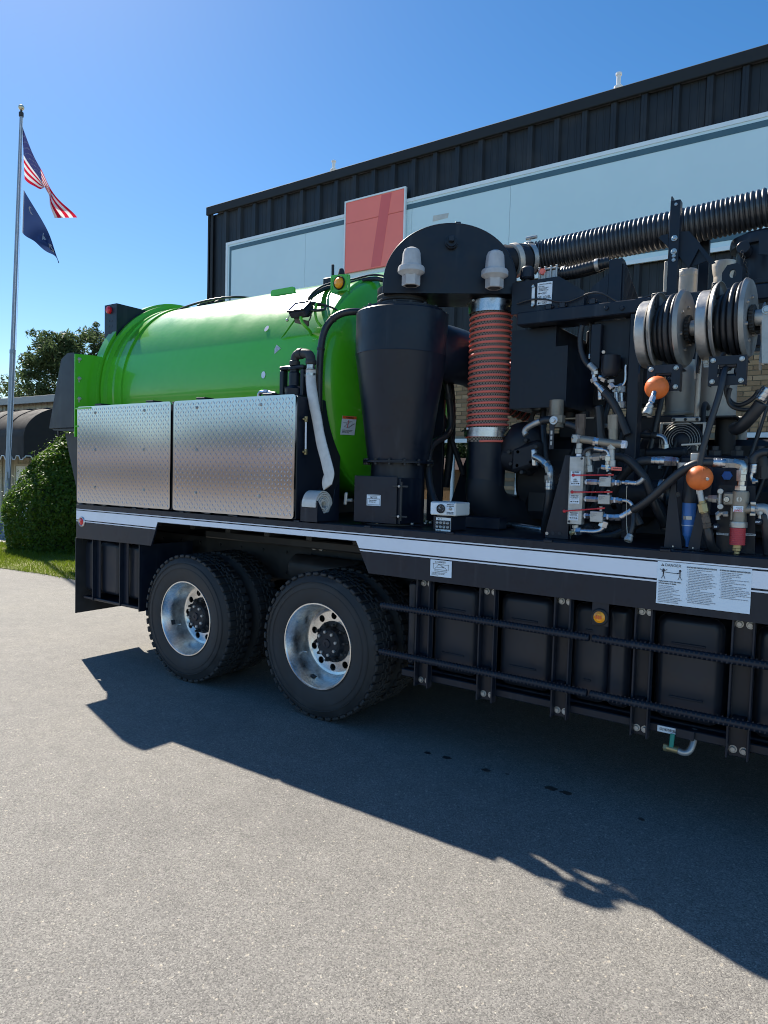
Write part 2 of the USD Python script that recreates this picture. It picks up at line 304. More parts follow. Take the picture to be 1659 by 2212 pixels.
obj('/World', 'grass', blades(70000), 'grass_leaf', False, 'short sunlit green grass along the edge of the asphalt', 'grass', None, 'stuff')

# ------------------------------------------------------------------ the dark metal warehouse
BY = 7.0
wh = thing('warehouse', 'large black ribbed metal warehouse with brick base behind the truck', 'building')
X0, X1, ZT = -12.287, 8.0, 7.55
ribs = [at('d1', x, 250, Y=BY)[0] for x in (820, 895, 970, 1042, 1125, 1210, 1300, 1392, 1490, 1590)]
pit = (ribs[-1]-ribs[0])/9
r0 = ribs[0]; k0 = math.ceil((X0+.12-r0)/pit)
edges = [r0+k*pit for k in range(k0, 60) if r0+k*pit < X1]
BZ = 3.55   # top of the brickwork
def wall_panel(xa, xb, z0, z1):
    # one sheet between rib centres: trapezoid rib on its left edge, two faint minor ribs
    w = xb-xa
    prof = [(0, -.055), (.04, -.055), (.068, 0), (w*.38, 0), (w*.40, -.006), (w*.44, -.006), (w*.46, 0), (w*.62, 0), (w*.64, -.006), (w*.68, -.006), (w*.70, 0), (w-.068, 0), (w-.04, -.055), (w-.002, -.055)]
    prof = prof+[(w-.002, .02), (0, .02)]
    return place(poly_mesh(prof, z1-z0), V(xa, BY, z0), V(1, 0, 0), V(0, 1, 0), V(0, 0, 1))
for xa, xb in zip(edges[:-1], edges[1:]):
    obj(wh, 'wall_panel', wall_panel(xa, xb, BZ, ZT-.16), 'wall_black', False)
obj(wh, 'wall_panel', wall_panel(X0+.02, edges[0], BZ, ZT-.16), 'wall_black', False)
obj(wh, 'corner_trim', [bx(X0-.03, X0+.14, BY-.055, BY-.04, BZ, ZT-.16, .003), bx(X0-.03, X0-.01, BY-.04, BY+.2, BZ, ZT-.16, .003)], 'trim_black')
obj(wh, 'eave_trim', [bx(X0-.05, X1, BY-.10, BY-.05, ZT-.17, ZT+.01, .01), bx(X0-.05, X1, BY-.05, BY+.3, ZT-.02, ZT+.012, .004)], 'trim_black')
obj(wh, 'side_wall', bx(X0, X0+.2, BY+.03, 40, 0, ZT-.2, 0), 'wall_black')
obj(wh, 'roof', yz([(BY+.25, ZT-.06), (BY+.25, ZT-.2), (40, ZT-.2), (40, ZT+.6), (24, ZT+1.0)], X0+.21, X1), 'roof_grey', False)
for c, x, y, h in (('d1', 380, 398, .42), ('d1', 1220, 140, .5)):
    P = at(c, x, y, Y=BY+.9)-V(0, 0, h)
    v = obj(wh, 'roof_vent', [cy(P-V(0, 0, .8), P+V(0, 0, h*.5), .055, n=16), cy(P+V(0, 0, h*.5), P+V(0, 0, h*.58), .07, n=16)], 'white_paint')
    obj(v, 'vent_cap', [cy(P+V(0, 0, h*.58), P+V(0, 0, h*.93), .035, n=12), cy(P+V(0, 0, h*.93), P+V(0, 0, h), .05, n=12)], 'white_paint')
# brick base: windows with pale frames, bricks laid one by one
WIN = [(-12.0, -10.2, .75, 2.4), (-9.2, -7.4, .75, 2.4), (-6.9, -5.02, .75, 2.4), (-4.76, -2.9, .75, 2.4), (-1.75, .3, .75, 2.45), (1.6, 3.4, .75, 2.4)]
obj(wh, 'brick_backing', [xz(Polygon([(X0+.02, 0), (X1, 0), (X1, BZ-.02), (X0+.02, BZ-.02)]).difference(__import__('shapely').union_all([shbox(a, c, b, d) for a, b, c, d in WIN])), BY+.012, BY+.2)], 'mortar', False)
near, far = [[] for _ in range(4)], [[] for _ in range(4)]
course, bl = .07, .208
gaps = [at('c4', x, y, Y=BY) for x, y in ((1300, 380), (1310, 480))]+[at('c6', x, y, Y=BY) for x, y in ((240, 190), (930, 180), (930, 260), (930, 350), (1560, 190))]+[at('d3', 580, 620, Y=BY), at('d3', 220, 960, Y=BY), at('d3', 540, 1040, Y=BY), at('d5', 1450, 2000, Y=BY)]
allb = []
for r in range(int((BZ-.03)/course)):
    z = .01+r*course; x = X0+.03-(r % 2)*bl/2
    while x < 4:
        a, b = max(x, X0+.03), x+bl-.011
        if b-a > .04 and not any(a < w1 and b > w0 and z+.058 > v0 and z < v1 for w0, w1, v0, v1 in WIN):
            allb.append((a, b, z))
        x += bl
G = np.array(gaps)[:, [0, 2]]
dd = [min(np.hypot(G[:, 0]-(a+b)/2, (G[:, 1]-z)*1.6)) for a, b, z in allb]
order = np.argsort(dd); nearset = set(order[:260])
bb = obj(wh, 'brick_wall', bx(X0+.03, X1-.01, BY+.205, BY+.3, 0, .02, 0), 'mortar', False)
for i, (a, b, z) in enumerate(allb):
    q = random.randrange(4); j = rng.uniform(-.003, .003)
    m = bx(a, b, BY+j-.002, BY+.02, z, z+.058, 0)
    (near if i in nearset else far)[q].append(m)
for q in range(4):
    for m in near[q]: obj(bb, 'brick', m, f'brick_{q}', False)
    if far[q]: obj(wh, 'brickwork', cat_(far[q]), f'brick_{q}', False, kind='stuff')
for a, b, c, d in WIN:
    w = obj(wh, 'window', [bx(a, b, BY-.03, BY+.08, d-.07, d, .004), bx(a, b, BY-.03, BY+.08, c, c+.06, .004), bx(a, a+.06, BY-.029, BY+.08, c+.06, d-.07, .004), bx(b-.06, b, BY-.029, BY+.08, c+.06, d-.07, .004), bx((a+b)/2-.02, (a+b)/2+.02, BY-.02, BY+.08, c+.06, d-.07, .003)], 'white_paint')
    obj(w, 'pane', [bx(a+.06, (a+b)/2-.02, BY+.02, BY+.026, c+.06, d-.07, 0), bx((a+b)/2+.02, b-.06, BY+.02, BY+.026, c+.06, d-.07, 0)], 'window_glass', False)
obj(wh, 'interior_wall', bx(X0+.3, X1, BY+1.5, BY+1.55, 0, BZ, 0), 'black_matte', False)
# the long sign and the red one
sg = thing('sign_board', 'long pale blue sign panel with dark outline across the warehouse wall', 'sign')
sx0, sz0, sz1, sy = -11.63, 5.0, 6.62, BY-.05
seams = [sx0, at('d1', 305, 600, Y=BY)[0], -6.9, -4.998, -1.0, 3.0, 7.0]
for a, b in zip(seams[:-1], seams[1:]):
    obj(sg, 'panel', bx(a+.002, b-.002, sy-.03, sy, sz0, sz1, .002), 'sign_pale')
def hbar(z0, z1, y0, y1, xa=sx0, xb=7.0): return bx(xa, xb, y0, y1, z0, z1, .001)
obj(sg, 'edge_frame', [hbar(sz1, sz1+.06, sy-.04, sy), hbar(sz0-.06, sz0, sy-.04, sy), bx(sx0-.06, sx0, sy-.04, sy, sz0-.06, sz1+.06, .001)], 'sign_edge')
obj(sg, 'outline', [hbar(sz1-.13, sz1-.04, sy-.033, sy-.0302, sx0+.05), hbar(sz0+.07, sz0+.15, sy-.033, sy-.0302, sx0+.05), bx(sx0+.05, sx0+.11, sy-.033, sy-.0302, sz0+.15, sz1-.13, 0)], 'sign_line', False)
P = at('c3', 1088, 72, Y=sy-.03); obj(sg, 'torn_patch', xz([(P[0]-.16, P[2]-.05), (P[0]+.14, P[2]-.04), (P[0]+.16, P[2]+.04), (P[0]-.15, P[2]+.05)], sy-.0325, sy-.0303), 'exhaust_metal', False)
rs = thing('red_sign', 'faded red square sign with a darker diagonal band above the green tank', 'sign')
ra, rb, rc, rd, ry = -8.36, -7.04, 5.55, 6.86, BY-.10
obj(rs, 'panel', bx(ra, rb, ry-.03, ry+.01, 5.99+.48, rd, .003), 'sign_red'); obj(rs, 'panel', bx(ra, rb, ry-.03, ry+.01, rc, 5.99+.474, .003), 'sign_red')
obj(rs, 'panel', bx(ra+.69, rb, ry-.03, ry+.01, 5.0, rc-.12, .003), 'sign_red')
obj(rs, 'diagonal_band', xz([(ra+.62, rc+.02), (ra+.84, rc+.02), (ra+1.04, rd-.02), (ra+.82, rd-.02)], ry-.0325, ry-.0303), 'sign_red_dark', False)
obj(rs, 'edge_frame', [bx(ra-.03, rb+.03, ry-.04, ry+.012, rd, rd+.03, .002), bx(ra-.03, ra, ry-.04, ry+.012, rc, rd, .002), bx(rb, rb+.03, ry-.04, ry+.012, rc, rd, .002)], 'sign_edge')
for x in (ra, rb-.04): obj(rs, 'bracket', bx(x, x+.04, ry+.011, BY-.04, rd-.2, rd-.15, 0), 'trim_black')

# ------------------------------------------------------------------ low beige building with the awning
LY = 6.7
lb = thing('low_building', 'low beige ribbed metal building with a black awning at left', 'building')
zr = at('c2', 200, 335, Y=LY)[2]; print('low roof', zr)
lx0, lx1 = -60, -13.7
prof = []
x = lx0
while x < lx1-.3:
    prof += [(x, 0), (x+.13, 0), (x+.15, -.03), (x+.2, -.03), (x+.22, 0)]; x += .3
prof += [(lx1, 0), (lx1, .1), (lx0, .1)]
obj(lb, 'wall', place(poly_mesh(prof, zr-.05), V(0, LY, 0), V(1, 0, 0), V(0, 1, 0), V(0, 0, 1)), 'siding_beige', False)
obj(lb, 'roof', [bx(lx0, lx1+.2, LY-.25, LY+12, zr-.02, zr+.06, .01), bx(lx0, lx1+.2, LY-.3, LY-.25, zr-.12, zr+.07, .008)], 'roof_grey')
obj(lb, 'base_trim', bx(lx0, lx1, LY-.05, LY-.035, .016, .16, .004), 'concrete')
D0 = at('c2', 142, 845, Y=LY); D1 = at('c2', 270, 845, Y=LY); dz = D0[2]
dr = obj(lb, 'door', bx(D0[0], D0[0]+1.0, LY-.06, LY-.035, .03, dz, .005), 'white_paint', label='plain white door')
obj(dr, 'frame', [bx(D0[0]-.07, D0[0]-.003, LY-.08, LY-.034, .03, dz+.07, .004), bx(D0[0]+1.003, D0[0]+1.07, LY-.08, LY-.034, .03, dz+.07, .004), bx(D0[0]-.003, D0[0]+1.003, LY-.08, LY-.034, dz+.003, dz+.07, .004)], 'siding_beige')
for px in (45, 20):
    q = at('c2', px, 900, Y=LY-.07); obj(lb, 'downpipe', tube([V(q[0], LY-.09, .1), V(q[0], LY-.09, zr-.1)], .035, 10), 'siding_beige', True)
# awning: quarter barrel between the wall and the valance
ax1 = -17.0; ax0 = -29.0
e0 = at('c2', 190, 612, X=ax1); e1 = at('c2', 190, 780, X=ax1); ya = e0[1]; zv1, zv0 = e0[2], e1[2]
zt = at('c2', 400, 405, X=ax1)[2]; print('awning', ya, zv1, zv0, zt)
yw = LY-.035; th = np.linspace(0, np.pi/2, 13)
arc = [(ya+(yw-ya)*(1-np.cos(t)), zv1+(zt+.12-zv1)*np.sin(t)) for t in th]
gores = np.linspace(ax0, ax1, 15)
for a, b in zip(gores[:-1], gores[1:]):
    vs, fs = [], []
    for k, s in enumerate((0, .5, 1)):
        for y, z in arc:
            vs.append((a+(b-a)*s, y+.012*(1-abs(2*s-1)), z-.02*(1-abs(2*s-1))))
    n = len(arc)
    for k in range(2):
        for i in range(n-1): fs.append((k*n+i, k*n+i+1, (k+1)*n+i+1, (k+1)*n+i))
    vs = np.array(vs); vs2 = vs+V(0, .0, -.012); fs = np.array(fs)
    obj(lb, 'awning_panel', trimesh.util.concatenate([trimesh.Trimesh(*[vs, np.vstack([fs[:, [0, 2, 1]], fs[:, [0, 3, 2]]])], process=False)]), 'awning_cloth', True)
    obj(lb, 'awning_rib', tube([V(b, y, z) for y, z in arc], .016, 8), 'awning_cloth', True)
end = [(y, z) for y, z in arc]+[(yw, zv0), (ya, zv0)]
obj(lb, 'awning_end', yz(end, ax1-.002, ax1+.012), 'awning_cloth', False)
# valance with a scalloped lower edge piped in white
def scal(s): return zv0+.045*np.sign(np.sin(s*2*np.pi/.36))*min(1, abs(np.sin(s*2*np.pi/.36))*2.2)
sx = np.arange(ax0, ax1, .03); sl = [(x, scal(x-ax1)) for x in sx]+[(ax1, zv0)]
obj(lb, 'valance', [xz([(ax0, zv1)]+sl+[(ax1, zv1)], ya-.012, ya)], 'awning_cloth', False)
obj(lb, 'valance_piping', [tube([V(x, ya-.02, z) for x, z in sl], .014, 6, smooth=False), tube([V(ax1+.02, y, scal(y-ya)) for y in np.arange(ya, yw, .03)], .014, 6, smooth=False)], 'awning_trim', True)

# ------------------------------------------------------------------ the opposite side of the lot, which the chrome and the paint mirror
ob = thing('brick_shop', 'long brick shop with a red roof across the lot', 'building')
obj(ob, 'wall', bx(-90, -14, -36, -28, 0, 2.3, 0), 'brick_1', False)
obj(ob, 'roof', yz([(-27.4, 2.3), (-36.6, 2.3), (-32, 3.3)], -90.5, -13.5), 'roof_red', False)
for x in range(-86, -18, 9):
    w = obj(ob, 'window', bx(x, x+1.6, -28.0, -27.95, 1.0, 1.9, .005), 'white_paint'); obj(w, 'pane', bx(x+.08, x+1.52, -27.948, -27.944, 1.08, 1.82, 0), 'window_glass', False)

# ------------------------------------------------------------------ plants
def leaves(P, N, s, seed, aspect=1.9, jit=.55):
    """small folded leaves at P facing about N"""
    g = np.random.default_rng(seed); k = len(P)
    n = N+g.normal(0, jit, (k, 3)); n /= np.linalg.norm(n, axis=1, keepdims=True)
    t = np.cross(n, g.normal(0, 1, (k, 3))); t /= np.linalg.norm(t, axis=1, keepdims=True)+1e-9; b = np.cross(n, t)
    s = s*g.uniform(.7, 1.3, k)[:, None]
    p0, p2 = P-t*s*aspect/2, P+t*s*aspect/2; p1, p3 = P+b*s/2-n*s*.12, P-b*s/2-n*s*.12
    vs = np.stack([p0, p1, p2, p3], 1).reshape(-1, 3); i = np.arange(k)*4
    return trimesh.Trimesh(vs, np.vstack([np.stack([i, i+1, i+2], 1), np.stack([i, i+2, i+3], 1)]), process=False)
def bush():
    t = thing('clipped_bush', 'dome shaped evergreen bush with glossy leaves beside the truck rear', 'bush')
    base = at('f', 128, 1196, Z=0); c = base+V(-.1, 1.05, 0); c = c-.66*V(rt[0], rt[1], 0); d = np.dot(c-CAM, fw); R = 1.3; Hh = 2.4; print('bush', c, d)
    k = 38000; g = np.random.default_rng(3)
    u = g.uniform(-1, 1, k); ph = g.uniform(0, 2*np.pi, k)
    z = g.uniform(0, 1, k)**.9
    # outline: fat at the bottom, a soft cone at the top
    zt_, rt_ = [0, .15, .35, .5, .61, .77, .92, 1.], [.92, .97, 1., .93, .76, .54, .31, .06]; rad = R*np.interp(z, zt_, rt_); slope = -(np.interp(z+.06, zt_, rt_)-np.interp(z-.06, zt_, rt_))/.12*R/Hh
    q = np.stack([np.cos(ph)*rad, np.sin(ph)*rad, z*Hh], -1)
    nr = np.stack([np.cos(ph), np.sin(ph), .1+slope], -1); nr /= np.linalg.norm(nr, axis=1, keepdims=True)
    lump = meshkit.fbm(q*2.3+9, 3)-.5; depth = g.uniform(0, 1, k)**2*.22
    q = q+nr*(lump*.30-depth)[:, None]; q[:, 2] = np.maximum(q[:, 2], .04)
    m = leaves(q+c, nr*.9+V(0, 0, .4), .038, 5, 1.8, .8)
    q2 = q[:2500]+nr[:2500]*g.uniform(.04, .24, (2500, 1))**1.2; m2 = leaves(q2+c, nr[:2500]+V(0, 0, .5), .026, 6, 1.9)
    obj(t, 'crown', [m, m2], 'bush_leaf', False)
    th = np.linspace(0, 2*np.pi, 13)[:-1]
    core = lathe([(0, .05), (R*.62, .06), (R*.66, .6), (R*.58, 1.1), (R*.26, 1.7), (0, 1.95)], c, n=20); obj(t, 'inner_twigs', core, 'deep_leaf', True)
    for k in range(5):
        a = k*1.25; obj(t, 'stem', tube([c+V(.06*math.cos(a), .06*math.sin(a), 0), c+V(.2*math.cos(a), .2*math.sin(a), .5)], .025, 7), 'bark', True)
bush()
def pine(name, label, base, H, R, seed, lean=0., kind='pine_leaf', lo=.3, cl=70, group=None):
    t = thing(name, label, 'tree', group); g = np.random.default_rng(seed); base = np.asarray(base, float)
    tr = [base, base+V(lean*.3, 0, H*.35), base+V(lean*.7, .1, H*.7), base+V(lean, 0, H*.97)]
    obj(t, 'trunk', tube(tr, np.linspace(H*.028, H*.006, 24), 10, 24), 'bark', True)
    P, N, limbs = [], [], []
    sp = spline(tr, 100)
    for i in range(cl):
        f = lo+(1-lo)*(i+g.random())/cl; o = sp[int(f*99)]; a = g.uniform(0, 2*np.pi)
        prof = math.sin(min(1, (f-lo)/(1-lo)*1.15+.2)*np.pi*.82)
        L = R*prof*g.uniform(.45, 1.1); e = o+V(math.cos(a)*L, math.sin(a)*L, L*g.uniform(-.05, .5))
        mid = (o+e)/2+V(0, 0, -.06*L); limbs.append(tube([o, mid, e], np.linspace(max(.012, H*.007*(1.1-f)), .012, 10), 5, 10))
        for s in np.linspace(.45, 1.0, 4):
            cc = o+(e-o)*s+g.normal(0, .10*R, 3)*(.5+.5*s); rr = R*g.uniform(.10, .2)
            n = int(60*g.uniform(.6, 1.2)); dd = g.normal(0, 1, (n, 3)); dd /= np.linalg.norm(dd, axis=1, keepdims=True); dd[:, 2] *= .75
            P.append(cc+dd*rr*g.uniform(.3, 1, (n, 1))**.5); N.append(dd+V(0, 0, .4))
    P, N = np.vstack(P), np.vstack(N)
    obj(t, 'limbs', cat_(limbs), 'bark', True)
    obj(t, 'crown', leaves(P, N, R*.030, seed+1, 3.2 if kind == 'pine_leaf' else 1.6, .7), kind, False)
tp = at('f', 128, 733, Y=24); b0 = V(tp[0], 24, 0); print('pine', tp)
pine('pine_tree', 'tall dark pine with an open crown behind the low building', b0+V(.6, 0, 0), tp[2]*1.02, 3.9, 11, -.4, lo=.36, cl=75)
tp2 = at('f', 212, 716, Y=27); pine('pine_tree', 'thin crowned pine just left of the green tank top', V(tp2[0]+.3, 27, 0), tp2[2]*1.02, 2.6, 12, lo=.4, cl=45)
for k, (x, y, h) in enumerate([(-88, -47, 4.6), (-75, -45, 5.0), (-62, -48, 4.6), (-49, -45, 4.9), (-36, -47, 4.6), (-23, -45, 4.8)]):
    pine('oak_tree', 'broad green tree behind the brick shop, ' + ('leftmost of six', 'second of six from left', 'third of six from left', 'fourth of six from left', 'fifth of six from left', 'rightmost of six')[k], V(x, y, 0), h, h*1.5, 30+k, kind='tree_leaf', lo=.12, cl=70, group='trees behind the brick shop across the lot')

# ------------------------------------------------------------------ flagpole and flags
fp = thing('flagpole', 'tall grey metal flagpole with a ball finial at far left', 'flagpole')
pb = V(-17.25, 5.0, 0.018); dpt = np.dot(pb+V(0, 0, 1)-CAM, fw)
def atd(px, py, d): return CAM+ray('f', px, py)*d
ptop = atd(46, 252, dpt+.15); lean = ptop-pb
pl = lambda z: pb+lean*(z/ptop[2])
zj = atd(24, 758, dpt)[2]
obj(fp, 'lower_pole', cy(pb, pl(zj), .068, .062, 20), 'pole_metal'); obj(fp, 'upper_pole', cy(pl(zj), ptop, .052, .038, 20), 'pole_metal')
obj(fp, 'joint_collar', cy(pl(zj-.06), pl(zj+.03), .07, n=20), 'pole_metal')
obj(fp, 'truck_cap', [cy(ptop, ptop+V(0, 0, .10), .055, n=16), cy(ptop+V(0, 0, .1), ptop+V(0, 0, .16), .025, n=12)], 'dark_metal')
obj(fp, 'ball_finial', sph(ptop+V(0, 0, .22), .07), 'ball_gold', True)
hal = V(.09, -.02, 0)
obj(fp, 'halyard', [tube([pl(1.4)+V(.07, 0, 0), pl(5)+V(.15, 0, 0), ptop+V(.06, 0, -.05)], .006, 5), tube([pl(1.4)+V(.06, -.02, 0), ptop+V(.05, -.03, -.05)], .006, 5)], 'white_vinyl', True)
obj(fp, 'cleat', [cy(pl(1.35)+V(.06, -.06, 0), pl(1.55)+V(.06, -.06, 0), .02, n=8)], 'dull_steel')
obj(fp, 'base_flange', cy(pb, pb+V(0, 0, .06), .16, n=20), 'pole_metal')
def flag_surface(top, bot, dep, fold=0.):
    T = spline([V(x, y, 0) for x, y in top], 200); B = spline([V(x, y, 0) for x, y in bot], 200)
    def S(u, v):
        i = np.clip(u, 0, 1)*199; i0 = np.floor(i).astype(int); i1 = np.minimum(i0+1, 199); f = (i-i0)[..., None]
        t = T[i0]*(1-f)+T[i1]*f; b = B[i0]*(1-f)+B[i1]*f; k = fold*np.clip((u-.3)/.35, 0, 1); k = k*k*(3-2*k)
        gv = (1-k)*v+k*np.where(v < .45, v/.45, 1-(v-.45)/.55*.85); back = k*np.where(v < .45, 0, .10+.10*(v-.45)); p = t*(1-gv[..., None])+b*gv[..., None]
        w = dep+back+.22*np.sin(u*4.5+v*2.4)*u**.5+.10*np.sin(u*11+v*5+1)*u**.6-.3*u
        out = np.empty(p.shape)
        for ix in np.ndindex(p.shape[:-1]): out[ix] = CAM+ray('f', p[ix][0], p[ix][1])*w[ix]
        return out
    return S
def patch(S, u0, u1, v0, v1, nu, nv, off=0.):
    u, v = np.meshgrid(np.linspace(u0, u1, nu+1), np.linspace(v0, v1, nv+1), indexing='ij'); P = S(u, v)-fw*off
    i, j = np.meshgrid(np.arange(nu), np.arange(nv), indexing='ij'); i, j = i.ravel(), j.ravel(); w = nv+1
    q = np.stack([i*w+j, (i+1)*w+j, (i+1)*w+j+1, i*w+j+1], 1)
    return trimesh.Trimesh(P.reshape(-1, 3), np.vstack([q[:, [0, 1, 2]], q[:, [0, 2, 3]]]), process=False)
us = thing('american_flag', 'red, white and blue flag with stars and stripes drooping from the pole top', 'flag')
S = flag_surface([(48, 273), (58, 300), (76, 343), (92, 372), (104, 398), (124, 428), (150, 452), (167, 470)], [(53, 386), (66, 398), (84, 408), (101, 421), (106, 424), (107, 438), (111, 455), (117, 471)], dpt-.05, 1.)
for k in range(13):
    u0 = .4 if k < 7 else 0
    obj(us, 'stripe', patch(S, u0, 1, k/13, (k+1)/13, int(40*(1-u0)), 2), 'flag_red' if k % 2 == 0 else 'flag_white', True)
obj(us, 'canton', patch(S, 0, .4, 0, 7/13, 18, 8), 'flag_blue', True)
for r in range(9):
    for c in range(6 if r % 2 == 0 else 5):
        u0 = .4*(c+(.5 if r % 2 == 0 else 1.))/6; v0 = 7/13*(r+.5)/9; a = np.arange(10)*np.pi/5; rr = np.where(np.arange(10) % 2 == 0, 1, .42)
        U = np.r_[u0, u0+.0105*rr*np.sin(a)]; W = np.r_[v0, v0-.019*rr*np.cos(a)]
        P = S(U, W)-fw*.006; f = np.array([(0, 1+i, 1+(i+1) % 10) for i in range(10)])
        obj(us, 'star', trimesh.Trimesh(P, f, process=False), 'flag_white', False)
sc = thing('state_flag', 'dark blue flag with a white palmetto and crescent below the striped flag', 'flag')
S2 = flag_surface([(51, 409), (60, 425), (79, 456), (96, 485), (108, 510), (118, 540), (128, 567)], [(48, 502), (60, 513), (74, 521), (88, 534), (103, 545), (116, 551), (126, 569)], dpt-.05)
obj(sc, 'cloth', patch(S2, 0, 1, 0, 1, 30, 16), 'flag_navy', True)
obj(sc, 'header_tape', patch(S2, 0, .04, 0, 1, 1, 10, .004), 'flag_white', True)
def flat_on(S, poly, off=.006):
    m = poly_mesh(Polygon(poly), .001); m = trimesh.Trimesh(m.vertices[:, :2].tolist() if False else np.c_[m.vertices[:, :2], np.zeros(len(m.vertices))], m.faces, process=False)
    P = S(m.vertices[:, 0], m.vertices[:, 1])-fw*off; return trimesh.Trimesh(P, m.faces, process=False)
a = np.linspace(.35*np.pi, 1.75*np.pi, 14)
cres = [(.22+.055*np.cos(t), .22+.085*np.sin(t)) for t in a]+[(.235+.04*np.cos(t), .205+.062*np.sin(t)) for t in a[::-1]]
obj(sc, 'crescent', flat_on(S2, cres), 'flag_white', False)
obj(sc, 'palmetto', [flat_on(S2, [(.50, .44), (.69, .47), (.69, .55), (.50, .58)]), flat_on(S2, [(.68, .40), (.74, .30), (.80, .38), (.83, .51), (.80, .64), (.74, .72), (.68, .62), (.71, .51)]), flat_on(S2, [(.50, .36), (.515, .36), (.515, .66), (.50, .66)])], 'flag_white', False)

# ================================================================== the vacuum truck
T = thing('vacuum_truck', 'bright green and black vacuum truck with pumps, hoses and diamond plate boxes', 'truck')
XF = 2.6          # the bed runs on to the right of the picture
# ---- bed, fascia and stripes
obj(T, 'bed', bx(-6.03, XF, .012, 2.43, 1.30, 1.39, .012), 'black_paint')
fas = [(-6.03, 1.385), (-6.03, 1.07), (-4.925, 1.085), (-4.835, 1.287), (-2.765, 1.287), (-2.655, 1.085), (XF, 1.075), (XF, 1.385)]
fa = obj(T, 'side_skirt', xz(fas, -.004, .010), 'black_paint', False)
obj(T, 'side_skirt', xz(fas, 2.432, 2.446), 'black_paint', False, label='far side skirt')
def band(z0, z1, name, m):
    for_poly = Polygon(fas).buffer(-.004).intersection(shbox(-6.05, z0, XF, z1))
    for g in getattr(for_poly, 'geoms', [for_poly]): obj(fa, name, xz(g, -.0062, -.0042), m, False)
band(1.245, 1.328, 'white_stripe', 'white_vinyl'); band(1.337, 1.344, 'pinstripe', 'white_vinyl'); band(1.227, 1.235, 'pinstripe', 'white_vinyl')
for x in np.arange(-5.8, XF, .62):
    obj(T, 'fascia_tab', bx(x, x+.05, -.008, .02, 1.383, 1.396, .002), 'black_paint')
P = at('c2', 645, 1282, Y=-.004)
rl = obj(fa, 'red_marker_light', lathe([(0, .016), (.02, .014), (.034, .008), (.036, 0)], P, (0, -1, 0), 24), 'red_lens', True)
obj(fa, 'marker_ring', lathe([(.036, 0), (.037, .012), (.045, .010), (.048, 0)], P, (0, -1, 0), 28), 'zinc', True)
# ---- chassis
for y in (.80, 1.56):
    obj(T, 'chassis_rail', [bx(-6.0, XF, y, y+.02, .80, 1.10, .003), bx(-6.0, XF, y+.0205, y+.09, 1.085, 1.10, .002), bx(-6.0, XF, y+.0205, y+.09, .80, .815, .002)], 'dark_metal')
for c in range(14):
    x = -5.8+c*.28
    for z in (.86, 1.04): obj(T, 'rail_bolt', hexnut(V(x, .80, z), V(x, .785, z), .013), 'dark_metal')
for (px, py) in ((400, 1385), (445, 1390)):
    q = at('c4', px, py, Y=.70); obj(T, 'rail_fitting', [hexnut(q, q+V(0, -.05, 0), .028), cy(q+V(0, -.05, 0), q+V(0, -.07, 0), .016, n=12)], 'dull_steel')
for x in np.arange(-5.9, 0, .46): obj(T, 'cross_beam', bx(x, x+.06, .45, 2.40, 1.20, 1.298, .004), 'dark_metal')
obj(T, 'inner_fender', bx(-4.95, -2.6, .60, .79, 1.12, 1.19, .01), 'dark_metal')
for x in (-4.50, -3.10):
    obj(T, 'axle', [cy(V(x, .35, .52), V(x, 2.09, .52), .09, n=18), sph(V(x, 1.22, .52), .21, 2)], 'dark_metal')
obj(T, 'spring_pack', [bx(-4.6+.0, -3.0, .70, .78, .60+.02*i, .617+.02*i, .002) for i in range(6)], 'dark_metal')
obj(T, 'air_tank', cy(V(-3.9, .66, .95), V(-3.2, .66, .95), .11, n=24, b=.03), 'dark_metal')
# ---- wheels
R0 = .522
def tyre_mesh(x, y0, seed):
    w = .275; pr = [(.298, .045), (.302, .02), (.33, .008), (.38, .002), (.43, .0), (.462, .008), (.480, .020), (.502, .032), (.510, .048)]
    pr = pr+[(.511, w-.048)]+[(r, w-h) for r, h in pr[::-1][1:]]
    m = [lathe(pr, V(x, y0, R0), (0, 1, 0), 96)]
    n = 46
    for k in range(n):
        a = 2*np.pi*(k+.37*seed)/n; da = .088
        for s, (ya, yb) in enumerate(((.020, .088), (w-.088, w-.020))):
            aa = a+(s*np.pi/n); er = V(math.cos(aa), 0, math.sin(aa)); et = V(-math.sin(aa), 0, math.cos(aa))
            m.append(obox(V(x, y0+(ya+yb)/2, R0)+er*.509, er*.0125, V(0, (yb-ya)/2, 0), et*.0245, .006))
        for j, (ya, yb) in enumerate(((.096, .126), (.133, .142+.0), (.149, .179))):
            aa = a+(j*.5)*2*np.pi/n; er = V(math.cos(aa), 0, math.sin(aa)); et = V(-math.sin(aa), 0, math.cos(aa))
            m.append(obox(V(x, y0+(ya+yb)/2, R0)+er*.509, er*.011, V(0, (yb-ya)/2, 0), et*.027, .004))
    return trimesh.util.concatenate(m)
